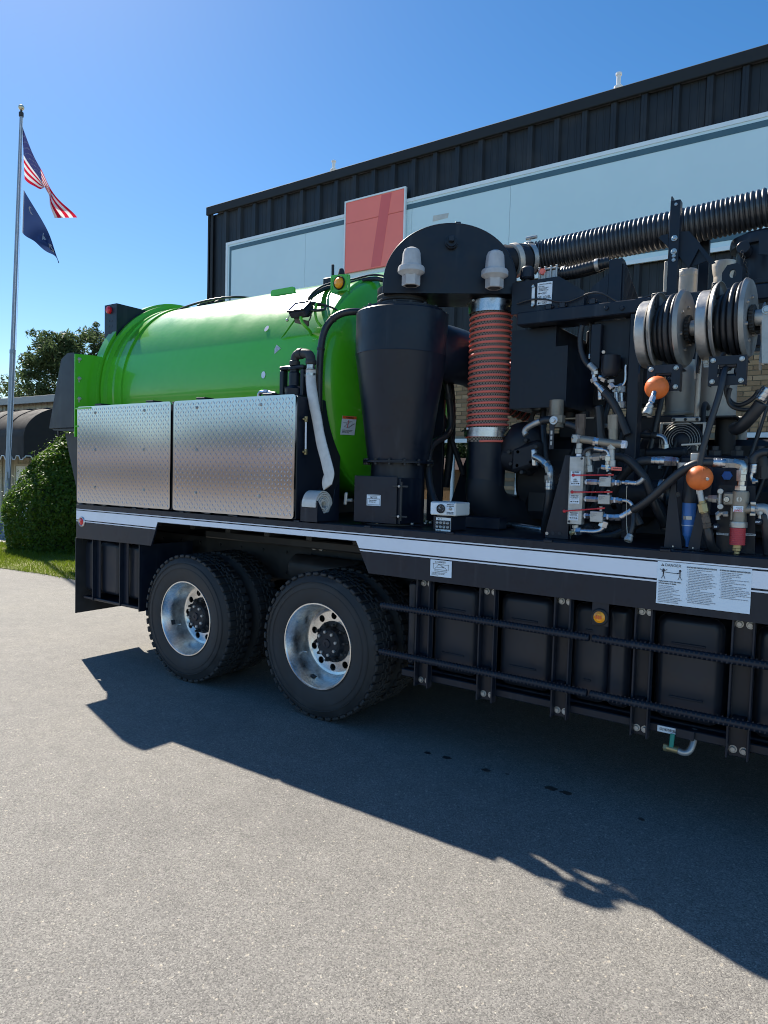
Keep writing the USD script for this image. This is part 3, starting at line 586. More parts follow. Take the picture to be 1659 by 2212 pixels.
def wheel(x, tw):
    w = asm(T, 'wheel')
    c = V(x, 0, R0)
    obj(w, 'tyre', tyre_mesh(x, 0, tw), 'rubber', 32)
    for r in (.41, .452): obj(w, 'sidewall_ring', lathe([(r-.003, .003), (r, -.0035), (r+.003, .003)], c, (0, 1, 0), 72), 'rubber', True)
    obj(w, 'rim', lathe([(.303, .05), (.309, .022), (.304, .012), (.296, .012), (.290, .022), (.284, .045), (.272, .075), (.262, .12), (.255, .175), (.240, .205), (.215, .213)], c, (0, 1, 0), 72), 'rim_metal', 40)
    disc = Point(0, 0).buffer(.218, 32)
    for k in range(10):
        a = 2*np.pi*(k+.5)/10+.3*tw; disc = disc.difference(Point(.188*math.cos(a), .188*math.sin(a)).buffer(.0255, 8))
    d = poly_mesh(disc, .012); place(d, c+V(0, .213, 0), V(1, 0, 0), V(0, 0, 1), V(0, -1, 0)); obj(w, 'rim_disc', d, 'rim_metal', False)
    obj(w, 'brake_drum', lathe([(0, .30), (.205, .30), (.205, .46)], c, (0, 1, 0), 32), 'black_matte', True)
    obj(w, 'hub', lathe([(.15, .201), (.148, .190), (.118, .184), (.108, .165), (.104, .140), (.092, .128), (.05, .124), (0, .124)], c, (0, 1, 0), 40), 'black_matte', 30)
    obj(w, 'hub_cap', lathe([(.034, .124), (.03, .114), (.012, .112), (.012, .117), (0, .117)], c, (0, 1, 0), 24), 'black_plastic', 30)
    for k in range(8):
        a = 2*np.pi*k/8+.2; q = c+V(.082*math.cos(a), .128, .082*math.sin(a)); obj(w, 'hub_bolt', hexnut(q, q-V(0, .016, 0), .012), 'dull_steel')
    for k in range(10):
        a = 2*np.pi*k/10+.1; q = c+V(.133*math.cos(a), .190, .133*math.sin(a)); obj(w, 'lug_nut', [hexnut(q+V(0, .01, 0), q-V(0, .025, 0), .016), cy(q-V(0, .025, 0), q-V(0, .045, 0), .010, n=10)], 'dark_metal')
    a = 3.55; q = c+V(.25*math.cos(a), .16, .25*math.sin(a)); obj(w, 'valve_stem', tube([q, q+V(.0, -.02, .0), q+V(.05, -.035, .01)], .005, 6), 'steel', True)
    a = 3.45 if tw else 4.35; q = c+V(.2675*math.cos(a), .10, .2675*math.sin(a)); er = V(math.cos(a), 0, math.sin(a)); et = V(-math.sin(a), 0, math.cos(a))
    obj(w, 'warning_sticker', obox(q-er*.004, et*.02, V(0, .018, 0), er*.0015, 0), 'print_black', False)
    obj(w, 'inner_tyre', tyre_mesh(x, .335, tw+.4), 'rubber', 32)
    obj(w, 'inner_rim', lathe([(.30, .59), (.255, .56), (.25, .36), (.30, .345)], c, (0, 1, 0), 40), 'dull_steel', True)
wheel(-3.10, 0); wheel(-4.50, 1)
for x in (-3.10, -4.50):
    for y in (1.83, 2.165):
        obj(T, 'far_tyre', lathe([(.30, .045), (.33, .008), (.43, 0), (.478, .022), (.515, .04), (.515, .235), (.478, .253), (.43, .275), (.30, .23), (.12, .15)], V(x, y, R0), (0, 1, 0), 48), 'rubber', True)
# ---- behind the rear wheels: mudflap and the ribbed poly tank
obj(T, 'mudflap', yz([(0, .36), (.60, .36), (.60, 1.068), (0, 1.068)], -6.05, -6.038), 'rubber', False)
obj(T, 'rear_bumper', bx(-6.03, -5.93, .62, 1.82, .52, 1.0, .01), 'black_paint')
obj(T, 'mudflap', yz([(1.84, .36), (2.44, .36), (2.44, 1.068), (1.84, 1.068)], -6.05, -6.038), 'rubber', False)
def poly_tank(x0, x1, y0, y1, z0, z1, b=.05, name='water_tank', bulge=True):
    from shapely.geometry import box as sb
    b = min(b, (x1-x0)*.35); q = sb(x0, z0, x1, z1).buffer(-b).buffer(b, 6); kf = min(1, (x1-x0)*.3/.045)
    m = [place(poly_mesh(q, y1-y0-.04), V(0, y1, 0), V(1, 0, 0), V(0, 0, 1), V(0, -1, 0))]
    lay = [(0, .04), (.010*kf, .02), (.024*kf, .006), (.045*kf, 0)]
    rings = [np.array(q.buffer(-i).exterior.coords)[:-1] for i, _ in lay]
    k = 64
    from shapely.geometry import LineString
    rr = []
    for (i, dy) in lay:
        L = q.buffer(-i, 6).exterior; s = np.linspace(0, 1, k, endpoint=False)
        # start every ring at the same angle
        c = np.array([(x0+x1)/2, (z0+z1)/2]); pts = np.array([L.interpolate(t, True).coords[0] for t in s]); pts = np.roll(pts, -int(np.argmin(np.abs(np.arctan2(pts[:, 1]-c[1], pts[:, 0]-c[0])))), axis=0)
        if LineString(pts).length and (pts[1][1]-pts[0][1]) < 0: pts = np.roll(pts[::-1], 1, axis=0)
        rr.append(np.c_[pts[:, 0], np.full(k, y0+dy), pts[:, 1]])
    vs = np.vstack(rr+[np.array([[(x0+x1)/2, y0, (z0+z1)/2]])]); f = []
    for a in range(len(lay)-1):
        for j in range(k): j2 = (j+1) % k; f += [(a*k+j, a*k+j2, (a+1)*k+j2), (a*k+j, (a+1)*k+j2, (a+1)*k+j)]
    a = len(lay)-1
    f += [(a*k+j, a*k+(j+1) % k, len(vs)-1) for j in range(k)]
    m.append(trimesh.Trimesh(vs, f, process=False)); m = trimesh.util.concatenate(m)
    return obj(T, name, m, 'black_plastic', 40)
def cx(c, x, y, Y): return at(c, x, y, Y=Y)[0]
yT = .10
zb = at('c2', 880, 1890, Y=yT)[2]; zt_ = 1.06
for a, b in ((648, 728), (775, 932), (985, 1092)):
    poly_tank(cx('c2', a, 1700, yT), cx('c2', b, 1700, yT), yT, .58, zb+.03, zt_-.01, .04)
for a, b in ((722, 760), (935, 980)):
    xa, xb = cx('c2', a, 1700, .03), cx('c2', b, 1700, .03)
    obj(T, 'tank_strap', [bx(xa, xb, .066, .076, zb-.03, 1.075, .002), bx(xa, xa+.012, .03, .0655, zb-.03, 1.075, .002)], 'black_paint')
xa = cx('c2', 1095, 1700, .03); obj(T, 'end_plate', bx(xa, xa+.012, .02, .60, zb-.04, 1.075, .003), 'black_paint')
obj(T, 'tank_tray', [bx(-5.98, xa-.002, .04, .58, zb-.028, zb-.005, .004)], 'black_paint')
# ---- ahead of the wheels: ribbed water tanks behind rails
yT = .10
for a, b, y in ((95, 140, 400), (205, 398, 440), (492, 718, 480), (805, 960, 540), (958, 1055, 560), (1165, 1460, 600), (1590, 1800, 680)):
    P0, P1 = at('c8', a, y, Y=yT), at('c8', b, y, Y=yT); tkk = poly_tank(P0[0], P1[0], yT, .68, .50, 1.05, .06 if b-a > 100 else .035)
    if b-a > 150:
        for zz_ in (.62, .90): obj(tkk, 'molded_rib', bx(P0[0]+.08, P1[0]-.08, yT-.006, yT+.006, zz_, zz_+.012, .003), 'black_plastic')
ups = []
for a, b, y in ((135, 195, 400), (405, 475, 450), (727, 800, 500), (1072, 1150, 580), (1488, 1590, 650)):
    P0, P1 = at('c8', a, y, Y=.02), at('c8', b, y, Y=.02); xa, xb = P0[0], P1[0]; ups.append((xa, xb))
    u = obj(T, 'upright', [bx(xa, xb, .062, .072, .40, 1.085, .002), bx(xa, xa+.010, .015, .0615, .40, 1.085, .002), bx(xb-.010, xb, .015, .0615, .40, 1.085, .002)], 'black_paint')
    for z in (.435, 1.055):
        for f in (.28, .75):
            q = V(xa+(xb-xa)*f, .0615, z); obj(u, 'bolt', [hexnut(q, q-V(0, .014, 0), .014), cy(q, q-V(0, .003, 0), .02, n=14)], 'dull_steel')
obj(T, 'tank_backing', bx(-2.43, XF, .705, .715, .46, 1.19, .002), 'black_matte')
obj(T, 'water_tank', bx(-2.43, XF, 1.82, 2.36, .5, 1.06, .05), 'black_plastic', label='far side water tank')
obj(T, 'suspension_beam', bx(-4.95, -2.62, 1.15, 1.25, .62, 1.19, .01), 'black_matte')
obj(T, 'lower_rail', bx(-2.43, XF, .075, .14, .43, .475, .005), 'black_paint')
obj(T, 'tank_shelf', bx(-2.43, XF, .15, .70, .455, .485, .005), 'black_paint')
xj = cx('c8', 897, 430, -.03)
for z in (.893, .592):
    for xa, xb in ((-2.53, xj-.012), (xj+.004, XF)):
        g = obj(T, 'guard_rail', cy(V(xa, -.03, z), V(xb, -.03, z), .021, n=16, b=.004), 'black_paint')
        n = int((xb-xa)/.022); P_ = []
        for k in range(n):
            x = xa+.02+k*.022
            for a in (-.5, .5, 1.4):
                P_.append(obox(V(x+.007*a, -.03-.021*math.cos(a), z+.021*math.sin(a)), V(.003, 0, .0014), V(0, .0018, 0), V(0, 0, .005), 0))
        obj(g, 'grip_tread', cat_(P_), 'black_paint', False, kind='stuff')
    for xa, xb in ups: obj(T, 'rail_stub', bx(xa+.02, xb-.02, -.012, .061, z-.015, z+.015, .003), 'black_paint')
q = at('c8', 932, 343, Y=.0)
tb = obj(T, 'marker_tab', bx(q[0]-.045, q[0]+.045, .004, .010, q[2]-.05, 1.09, .003), 'black_paint')
obj(tb, 'rubber_grommet', lathe([(.03, .012), (.043, .016), (.046, .004), (.046, -.004)], q+V(0, .004, 0), (0, -1, 0), 28), 'rubber', True)
obj(tb, 'amber_lens', lathe([(0, .026), (.018, .024), (.031, .014), (.032, 0)], q+V(0, .004, 0), (0, -1, 0), 28), 'amber_lens', 20)
for k in range(3): obj(tb, 'lens_insert', obox(q+V(-.012+.012*k, -.0235, .002), V(.004, 0, 0), V(0, .002, 0), V(0, 0, .010), .001), 'print_orange')
# drain valve and its tag
p0 = at('c8', 1172, 837, Y=.03); p1 = at('c8', 1275, 858, Y=.03); zz_ = .455
tg = obj(T, 'drain_tag', bx(p0[0], p1[0], .068, .074, .437, .470, .001), 'label_white')
obj(tg, 'lettering', text('COLD WEATHER DRAIN', V(p0[0]+.012, .0675, .448), .013, width=p1[0]-p0[0]-.03, bold=True), 'print_black', False)
q = at('c8', 1243, 912, Y=.05); k_ = at('c8', 1330, 925, Y=.07)
dv = obj(T, 'drain_valve', [cy(q+V(-.025, 0, 0), q+V(.03, 0, 0), .018, n=14), hexnut(q+V(-.04, 0, 0), q+V(-.022, 0, 0), .02), cy(q, q+V(0, 0, .03), .009, n=10)], 'brass')
obj(dv, 'valve_handle', obox(q+V(0, -.008, .045), V(.011, 0, 0), V(0, .005, 0), V(.002, 0, .036), .003), 'teal_paint')
obj(dv, 'drain_pipe', [tube([q+V(.03, 0, 0), q+V(.075, 0, 0), V(k_[0], k_[1], q[2]+.03), V(k_[0], k_[1]+.05, .47)], .016, 12)], 'dull_steel', True)
obj(T, 'rail_plate', bx(k_[0]-.08, k_[0]+.01, .058, .074, .43, .478, .003), 'black_paint')
# ---- hazard labels on the skirt
def lines(parent, rows, mat='print_black', name='lettering', y=-.0082, u=(1, 0, 0), bold=False):
    ms = [text(s, V(x, y, z), h, width=w, bold=bold) for (s, x, z, h, w) in rows]; obj(parent, name, cat_(ms), mat, False)
def warn_tri(x, z, h, y): return xz(Polygon([(x, z), (x+h*1.15, z), (x+h*.575, z+h)], [[(x+h*.5, z+h*.12), (x+h*.65, z+h*.12), (x+h*.65, z+h*.68), (x+h*.5, z+h*.68)]]), y-.0006, y)
a0 = at('c8', 201, 92, Y=-.007); a1 = at('c8', 291, 178, Y=-.007); xa, xb, zb_, zt_ = a0[0], a1[0], a1[2]+.004, a0[2]-.002
l1 = obj(T, 'danger_label', bx(xa, xb, -.0075, -.0065, zb_, zt_, 0), 'label_white', False)
w = xb-xa; h = zt_-zb_
lines(l1, [('DANGER', xa+.33*w, zt_-.16*h, .10*h, .4*w), ('ELECTROCUTION HAZARD', xa+.2*w, zb_+.30*h, .05*h, .6*w), ('Contact with power lines may cause', xa+.08*w, zb_+.21*h, .04*h, .84*w), ('serious injury or death. Keep clear', xa+.08*w, zb_+.14*h, .04*h, .84*w), ('of all power lines.', xa+.08*w, zb_+.07*h, .04*h, .5*w)])
obj(l1, 'pictogram', [warn_tri(xa+.22*w, zt_-.16*h, .10*h, -.0076)]+[tube([V(xa+a*w, -.0078, zb_+b*h), V(xa+c*w, -.0078, zb_+d*h)], .0012, 5, smooth=False) for a, b, c, d in ((.12, .78, .88, .72), (.15, .45, .15, .80), (.85, .42, .85, .78), (.2, .42, .8, .42), (.2, .42, .28, .56), (.28, .56, .7, .56), (.7, .56, .8, .42), (.3, .56, .4, .74), (.4, .74, .62, .56), (.5, .74, .66, .56))], 'print_black', False)
a0 = at('c8', 1183, 101, Y=-.007); a1 = at('c8', 1580, 331, Y=-.007); b1 = at('c8', 1583, 136, Y=-.007)
xa, xb, zt_, zb_ = a0[0], a1[0], (a0[2]+b1[2])/2, a1[2]; w, h = xb-xa, zt_-zb_; print('big label', xa, xb, zb_, zt_)
l2 = obj(T, 'danger_label', bx(xa, xb, -.0075, -.0065, zb_, zt_, 0), 'label_white', False, label='large white danger and instruction label')
lines(l2, [('DANGER', xa+.085*w, zt_-.105*h, .062*h, .19*w)])
lines(l2, [('High pressure water can cause', xa+.02*w, zt_-.475*h, .032*h, .25*w), ('serious injury or death.', xa+.02*w, zt_-.525*h, .032*h, .20*w), ('STARTING HIGH PRESSURE HANDGUN OPERATION', xa+.325*w, zt_-.10*h, .032*h, .32*w), ('STOPPING HIGH PRESSURE HANDGUN OPERATION', xa+.675*w, zt_-.10*h, .032*h, .31*w)], bold=True)
L = ['DO NOT point handgun at', 'yourself or anyone else.', 'Always wear eye protection when', 'operating handgun. A full face', 'shield is recommended.', 'Always wear non-slip safety shoes', 'when operating handgun.', 'Always wear protective clothing or', 'rubber boots when operating handgun.', 'Always lock trigger on handgun', 'whenever handgun is unattended.']
M_ = ['1. Wear a face shield before operation.', '2. Turn OFF water pump.', '3. Turn Hose Reel valve at hose reel OFF.', '4. Turn Pump Control valve at hose reel OFF.', '5. Open Pressure Release/Unloader Drain', '    valve at unloader valve to relieve any', '    water pressure, then close valve.', '6. Engage High Pressure Handgun trigger lock to', '    prevent accidental handgun operation.', '7. Connect High Pressure handgun to hose reel.', '8. Turn High Pressure Pump Control valve', '    located at unloader valve ON.', '9. Turn ON water pump.', '10. Turn Pump Control valve at hose reel ON.', '11. Hose reel water pressure gauge should read', '    system pressure minimum, slowly increase', '    pump RPM to achieve system pressure', '    if less than system pressure maximum.', '12. DO NOT point the handgun at any object', '    when first pulling trigger. Assume a sturdy', '    stance before operation of handgun.']
N_ = ['1. Engage trigger lock on handgun.', '2. Decrease pump RPM to idle.', '3. Allow water pressure to drop', '    below 200 PSI.', '4. Turn Pump Control valve at hose reel OFF.', '5. Turn water pump OFF.', '6. Vent pressure off handgun by pulling', '    handgun trigger.', '7. Turn High Pressure Pump Control valve', '    located at unloader valve OFF.', '8. For safe sanitized purging of water, hold', '    handgun trigger open until water no longer', '    drains from tip of handgun. Open both', '    unloader drain valves until all water drains', '    from valves and lines.', '9. Disconnect handgun and store in tool box.']
lines(l2, [(s, xa+.02*w, zt_-(.58+.038*i)*h, .022*h, .0075*w*len(s)) for i, s in enumerate(L)]+[(s, xa+.33*w, zt_-(.145+.038*i)*h, .022*h, .0068*w*len(s)) for i, s in enumerate(M_)]+[(s, xa+.68*w, zt_-(.145+.038*i)*h, .022*h, .0068*w*len(s)) for i, s in enumerate(N_)], 'print_grey', 'small_print')
def seg(a, b, c, d, r=.0016, y=-.0078): return tube([V(xa+a*w, y, zt_-b*h), V(xa+c*w, y, zt_-d*h)], r, 5, smooth=False)
fig = [warn_tri(xa+.04*w, zt_-.105*h, .062*h, -.0076)]
for ox in (.07, .255):
    fig += [lathe([(0, 0), (.006, 0), (.006, .0008), (0, .0008)], V(xa+ox*w, -.0076, zt_-.19*h), (0, -1, 0), 12), seg(ox, .21, ox, .31, .003), seg(ox, .31, ox-.02, .40), seg(ox, .31, ox+.02, .40)]
fig += [seg(.07, .23, .03, .18), seg(.07, .23, .11, .18), seg(.255, .23, .22, .26, .0025), seg(.225, .26, .05, .24)]
obj(l2, 'pictogram', fig, 'print_black', False)

# ---- diamond plate boxes
def tread(x0, x1, z0, z1, y):
    P_, s = [], .030
    nx, nz_ = int((x1-x0)/s), int((z1-z0)/s); V_, F_ = [], []
    base = np.array([(0, 0, 1), (1, 0, 0), (0, 1, 0), (-1, 0, 0), (0, -1, 0)], float)
    for i in range(nx):
        for j in range(nz_):
            a = .96 if (i+j) % 2 else -.96
            u = V(math.cos(a), 0, math.sin(a)); v = V(-math.sin(a), 0, math.cos(a))
            c = V(x0+(i+.5)*(x1-x0)/nx, y, z0+(j+.5)*(z1-z0)/nz_); k = len(V_)
            V_ += [c+V(0, -.0022, 0)+u*.009, c+V(0, -.0022, 0)-u*.009, c+u*.0172, c+v*.0048, c-u*.0172, c-v*.0048]
            F_ += [(k, k+2, k+3), (k, k+3, k+1), (k+1, k+3, k+4), (k+1, k+4, k+5), (k+1, k+5, k), (k, k+5, k+2)]
    m = trimesh.Trimesh(np.array(V_), F_, process=False)
    # faces towards the camera (-y)
    fl = m.face_normals[:, 1] > 0; f = m.faces.copy(); f[fl] = f[fl][:, ::-1]; return trimesh.Trimesh(m.vertices, f, process=False)
for x0, x1 in ((-6.02, -4.685), (-4.648, -3.327)):
    b = obj(T, 'tool_box', bx(x0+.01, x1-.0, .018, .52, 1.396, 2.275, .006), 'black_paint')
    z0, z1 = 1.402, 2.285
    q = shbox(x0, z0, x1, z1).buffer(-.025).buffer(.025, 6)
    d = obj(b, 'diamond_plate_door', xz(q, -.004, .014), 'aluminium', False)
    obj(d, 'tread_pattern', tread(x0+.015, x1-.015, z0+.015, z1-.015, -.0042), 'aluminium', False, kind='stuff') if False else obj(b, 'tread_pattern', tread(x0+.015, x1-.015, z0+.015, z1-.015, -.0042), 'aluminium', False, kind='stuff')
    for fx in (.19, .72):
        for fz in (.93, .555, .17):
            q = V(x0+(x1-x0)*fx+.03, -.0045, z0+(z1-z0)*fz); obj(b, 'rivet', [cy(q, q-V(0, .006, 0), .013, n=16), hexnut(q-V(0, .006, 0), q-V(0, .011, 0), .007)], 'dull_steel')
    obj(b, 'lid_rim', bx(x0+.04, x1-.04, .06, .50, 2.276, 2.29, .003), 'black_paint')
    for fx in (.2, .75): obj(b, 'hinge_tab', bx(x0+(x1-x0)*fx, x0+(x1-x0)*fx+.10, .0, .10, 2.2905, 2.305, .003), 'black_paint')
    for fx in (.12, .3, .5, .75): obj(b, 'lower_hinge', bx(x0+(x1-x0)*fx, x0+(x1-x0)*fx+.06, -.012, .01, 1.391, 1.401, .002), 'dark_metal')
# sight tube on the side of the front box
p0 = at('c4', 310, 560, X=-3.32); p1 = at('c4', 308, 772, X=-3.32)
sgt = obj(T, 'sight_tube', tube([p0+V(.02, 0, 0), p1+V(.02, 0, 0)], .007, 10), 'white_vinyl', True)
for q in (p0, p1): obj(sgt, 'fitting', [hexnut(q+V(.02, 0, -.02), q+V(.02, 0, .02), .012), cy(q, q+V(.02, 0, 0), .009, n=10), cy(q+V(.02, 0, 0), q+V(.02, -.03, 0), .008, n=10)], 'brass')

# ---- the green tank
TY, TZ, TR = 1.22, 2.445, .94
XH, XR = -3.356, -5.95
prof = [(TR+.055, XR-.06), (TR+.055, XR-.025), (TR+.012, XR-.02), (TR+.012, XR+.06), (TR, XR+.07), (TR, XH-.012), (TR-.004, XH-.004), (TR-.02, XH)]
for k in np.linspace(0, 1, 12):
    prof.append((TR*(1-.03-.97*k) if False else (TR-.02)*math.cos(k*np.pi/2), XH+.21*math.sin(k*np.pi/2)))
prof[-1] = (0, XH+.21)
prof = [(0, XR-.03), (TR, XR-.035)]+prof
tk = obj(T, 'tank', lathe([(r, x) for r, x in prof], V(0, TY, TZ), (1, 0, 0), 128), 'green_paint', 28)
def ring(R, x0, x1, t): return lathe([(R, x0), (R+t, x0), (R+t, x1), (R, x1)], V(0, TY, TZ), (1, 0, 0), 96)
obj(tk, 'rear_ring', [ring(TR+.03, XR-.13, XR-.075, .05), ring(TR-.02, XR-.20, XR-.135, .09)], 'green_paint', 30)
obj(tk, 'stiffening_ring', ring(TR-.002, XR+.16, XR+.20, .018), 'green_paint', 30)
obj(tk, 'rear_door', lathe([(TR+.02, XR-.20), (TR*.8, XR-.27), (TR*.4, XR-.34), (0, XR-.36)], V(0, TY, TZ), (1, 0, 0), 64), 'green_paint', True)
def on_tank(c, x, y, R=TR):
    d = ray(c, x, y); o = CAM-V(0, TY, TZ); A_ = d[1]**2+d[2]**2; B = 2*(o[1]*d[1]+o[2]*d[2]); cc = o[1]**2+o[2]**2-R*R
    return CAM+d*((-B-math.sqrt(max(B*B-4*A_*cc, 0)))/(2*A_))
def tnorm(P): return nz(V(0, P[1]-TY, P[2]-TZ))
# cradle below the tank
for x in (-5.6, -4.7, -3.8): obj(T, 'tank_saddle', bx(x, x+.05, .62, 1.82, 1.391, 1.62, .005), 'black_paint')
# filler neck and front dome fitting seen behind the blower housing
P = on_tank('d6', 1250, 380)
nb = V(-3.42, 1.05, 2.98)
obj(tk, 'inlet_pipe', [cy(V(-3.38, 1.0, 3.06), V(-2.98, 1.03, 3.05), .10, n=32), lathe([(.0, 0), (.26, 0), (.26, .03), (.12, .04)], V(-3.36, 1.0, 3.02), (1, 0, 0), 40)], 'green_paint', 30)
for k in range(8):
    a = k*np.pi/4; q = V(-3.325, 1.0+.22*math.cos(a), 3.02+.22*math.sin(a)); obj(tk, 'flange_bolt', hexnut(q, q+V(.03, 0, 0), .016), 'green_paint')
# front dished collar on top, its bulge seen left of the cyclone
obj(tk, 'shutoff_box', lathe([(0, 0), (.34, 0), (.34, .26), (.32, .30), (0, .30)], V(-3.52, 1.22, 3.10), (1, 0, 0), 48), 'green_paint', 30)
# stickers
for c, x, y, kx, kz in (('c3', 63, 730, .022, .028), ('c3', 44, 1002, .022, .028)):
    q = on_tank(c, x, y, TR+.002); n = tnorm(q); t = np.cross(n, V(1, 0, 0)); th = np.arange(20)*2*np.pi/20
    vs = np.vstack([[q], q+np.cos(th)[:, None]*V(1, 0, 0)*kx+np.sin(th)[:, None]*t*kz]); obj(tk, 'round_sticker', trimesh.Trimesh(vs+n*.002, [(0, 1+i, 1+(i+1) % 20) for i in range(20)], process=False), 'white_vinyl', False)
pts = [on_tank('c3', x, y, TR+.003) for x, y in ((122, 824), (146, 846), (108, 880), (108, 850))]
obj(tk, 'white_chip', trimesh.Trimesh(np.array(pts), [(0, 1, 2), (0, 2, 3), (0, 2, 1), (0, 3, 2)], process=False), 'white_vinyl', False)
# lifting lug and amber light plate on top
q0, q1 = on_tank('c3', 62, 556), on_tank('c3', 200, 532); yl = q0[1]+.05
lz = (q0[2]+q1[2])/2
lug = Polygon(shbox(q0[0], lz-.04, q1[0], lz+.085).buffer(-.02).buffer(.02)).difference(shbox(q0[0]+.05, lz-.05, q1[0]-.05, lz+.035).buffer(-.01).buffer(.01)); obj(tk, 'lifting_lug', xz(lug, yl, yl+.02), 'green_paint', False)
q0 = at('d6', 775, 335, Y=.60); q1 = at('d6', 1052, 75, Y=.60); q2 = at('d6', 780, 110, Y=.60)
pg = Polygon([(q0[0], q0[2]-.02), (q1[0], q0[2]-.02), (q1[0], q1[2]+.0), (q0[0], q2[2]+.01)]).buffer(-.02).buffer(.02)
lc = at('d6', 908, 205, Y=.60)
pg = pg.difference(Point(lc[0], lc[2]).buffer(.045))
for px, py in ((808, 165), (1022, 125), (806, 280), (1020, 245)):
    q = at('d6', px, py, Y=.60); pg = pg.difference(shbox(q[0]-.005, q[2]-.015, q[0]+.005, q[2]+.015))
lp = obj(tk, 'light_plate', xz(pg, .60, .612), 'green_paint', False)
obj(tk, 'light_grommet', lathe([(.046, .012), (.05, .018), (.053, .004), (.053, -.016), (0, -.016)], V(lc[0], .602, lc[2]), (0, -1, 0), 28), 'rubber', True)
obj(tk, 'amber_lens', lathe([(0, .034), (.02, .032), (.038, .022), (.044, .006), (.046, 0)], V(lc[0], .602, lc[2]), (0, -1, 0), 28), 'amber_lens', True)
# warning decal on the head
pn = V(-3.2, .62, 2.05); nn = nz(V(.75, -.66, .02))
c4 = [on_plane('c4', x, y, V(-3.235, .56, 2.1), nn) for x, y in ((556, 535), (647, 541), (632, 665), (541, 657))]
def head_at(c, x, y):
    # where the view ray meets the dished head
    d = ray(c, x, y); t = np.linspace(3, 8, 4000); Q = CAM+d*t[:, None]; r = np.hypot(Q[:, 1]-TY, Q[:, 2]-TZ)/(TR-.02); e = (Q[:, 0]-XH)/.21
    inside = (r**2+np.clip(e, 0, 9)**2 < 1) & (Q[:, 0] > XR); return Q[np.argmax(inside)]
c4 = [head_at('c4', x, y) for x, y in ((556, 535), (647, 541), (632, 665), (541, 657))]
cc = np.mean(c4, 0); ud = nz(c4[1]-c4[0]); vd = nz(c4[0]-c4[3]); nn = nz(np.cross(ud, vd)); vd = np.cross(nn, ud); wd, hd = np.linalg.norm(c4[1]-c4[0]), np.linalg.norm(c4[0]-c4[3]); o = cc-ud*wd/2-vd*hd/2+nn*.012
wl = obj(tk, 'warning_label', panel(o, ud, vd, wd, hd, .004), 'label_white', False)
obj(tk, 'warning_header', panel(o+vd*hd*.85+nn*.001, ud, vd, wd, hd*.15, .0008), 'print_orange', False)
obj(tk, 'warning_text', [text('WARNING', o+ud*wd*.25+vd*hd*.88+nn*.0015, hd*.08, ud, vd, wd*.55, True)]+[text(s, o+ud*wd*.08+vd*hd*f+nn*.001, hd*.035, ud, vd, wd*.84, True) for s, f in (('DO NOT open door until load', .23), ('pressure has been relieved', .165), ('and all clear behind.', .10))], 'print_black', False)
def seg3(a, b, c, d, r=.0014): return tube([o+ud*wd*a+vd*hd*b+nn*.001, o+ud*wd*c+vd*hd*d+nn*.001], r, 5, smooth=False)
obj(tk, 'warning_picture', [seg3(*s) for s in ((.2, .45, .45, .38), (.45, .38, .95, .62), (.2, .45, .6, .70), (.55, .40, .8, .62), (.65, .45, .88, .62), (.3, .6, .45, .75), (.45, .75, .75, .70), (.1, .65, .3, .66))], 'print_grey', False)
obj(tk, 'warning_arrow', [seg3(.42, .38, .46, .78, .003)], 'print_red', False)
# rear door ring plate and black tail housing
gp = [(-.012, 2.772), (.16, 2.785), (.27, 2.785), (.6, 2.6), (.6, 2.01), (-.012, 2.01)]
gpl = obj(T, 'hinge_plate', yz(gp, -6.056, -6.044), 'green_paint', False)
obj(T, 'hinge_plate_web', [bx(-6.043, -5.80, -.012, .22, 2.262, 2.278, .003), bx(-6.043, -6.0, -.01, .02, 2.10, 2.115, .003)], 'green_paint')
for z in (2.729, 2.551, 2.366): obj(gpl, 'bolt', [cy(V(-6.044, .028, z), V(-6.034, .028, z), .017, n=14), hexnut(V(-6.034, .028, z), V(-6.022, .028, z), .013), bx(-6.0439, -6.0415, .02, .034, z-.035, z-.012, 0)], 'dull_steel')
tb_ = [at('c2', 385, 550, Y=-.012), at('c1', 400, 1810, Y=-.012), at('c1', 440, 1790, Y=-.012), at('c1', 483, 1788, Y=-.012)]
tp_ = [(tb_[0][0], tb_[0][2]), (tb_[1][0]-.05, 2.62), (tb_[1][0]-.01, tb_[1][2]-.03), (tb_[2][0]-.01, tb_[2][2]), (-6.062, 2.785), (-6.062, 2.098)]
obj(T, 'tail_housing', xz(tp_, -.012, .75), 'black_paint', False)
obj(T, 'tail_gutter', [xz([(-6.45, 2.09), (-6.07, 2.09), (-6.07, 2.06), (-6.42, 2.075)], .0, .3), cy(V(-6.4, .04, 2.10), V(-6.4, .04, 2.03), .012, n=10)], 'black_paint')
obj(T, 'tail_chute', xz([(-6.33, 2.05), (-6.03, 2.05), (-6.03, 1.0), (-6.10, 1.1), (-6.14, 1.55)], .06, 2.38), 'dark_metal', False)
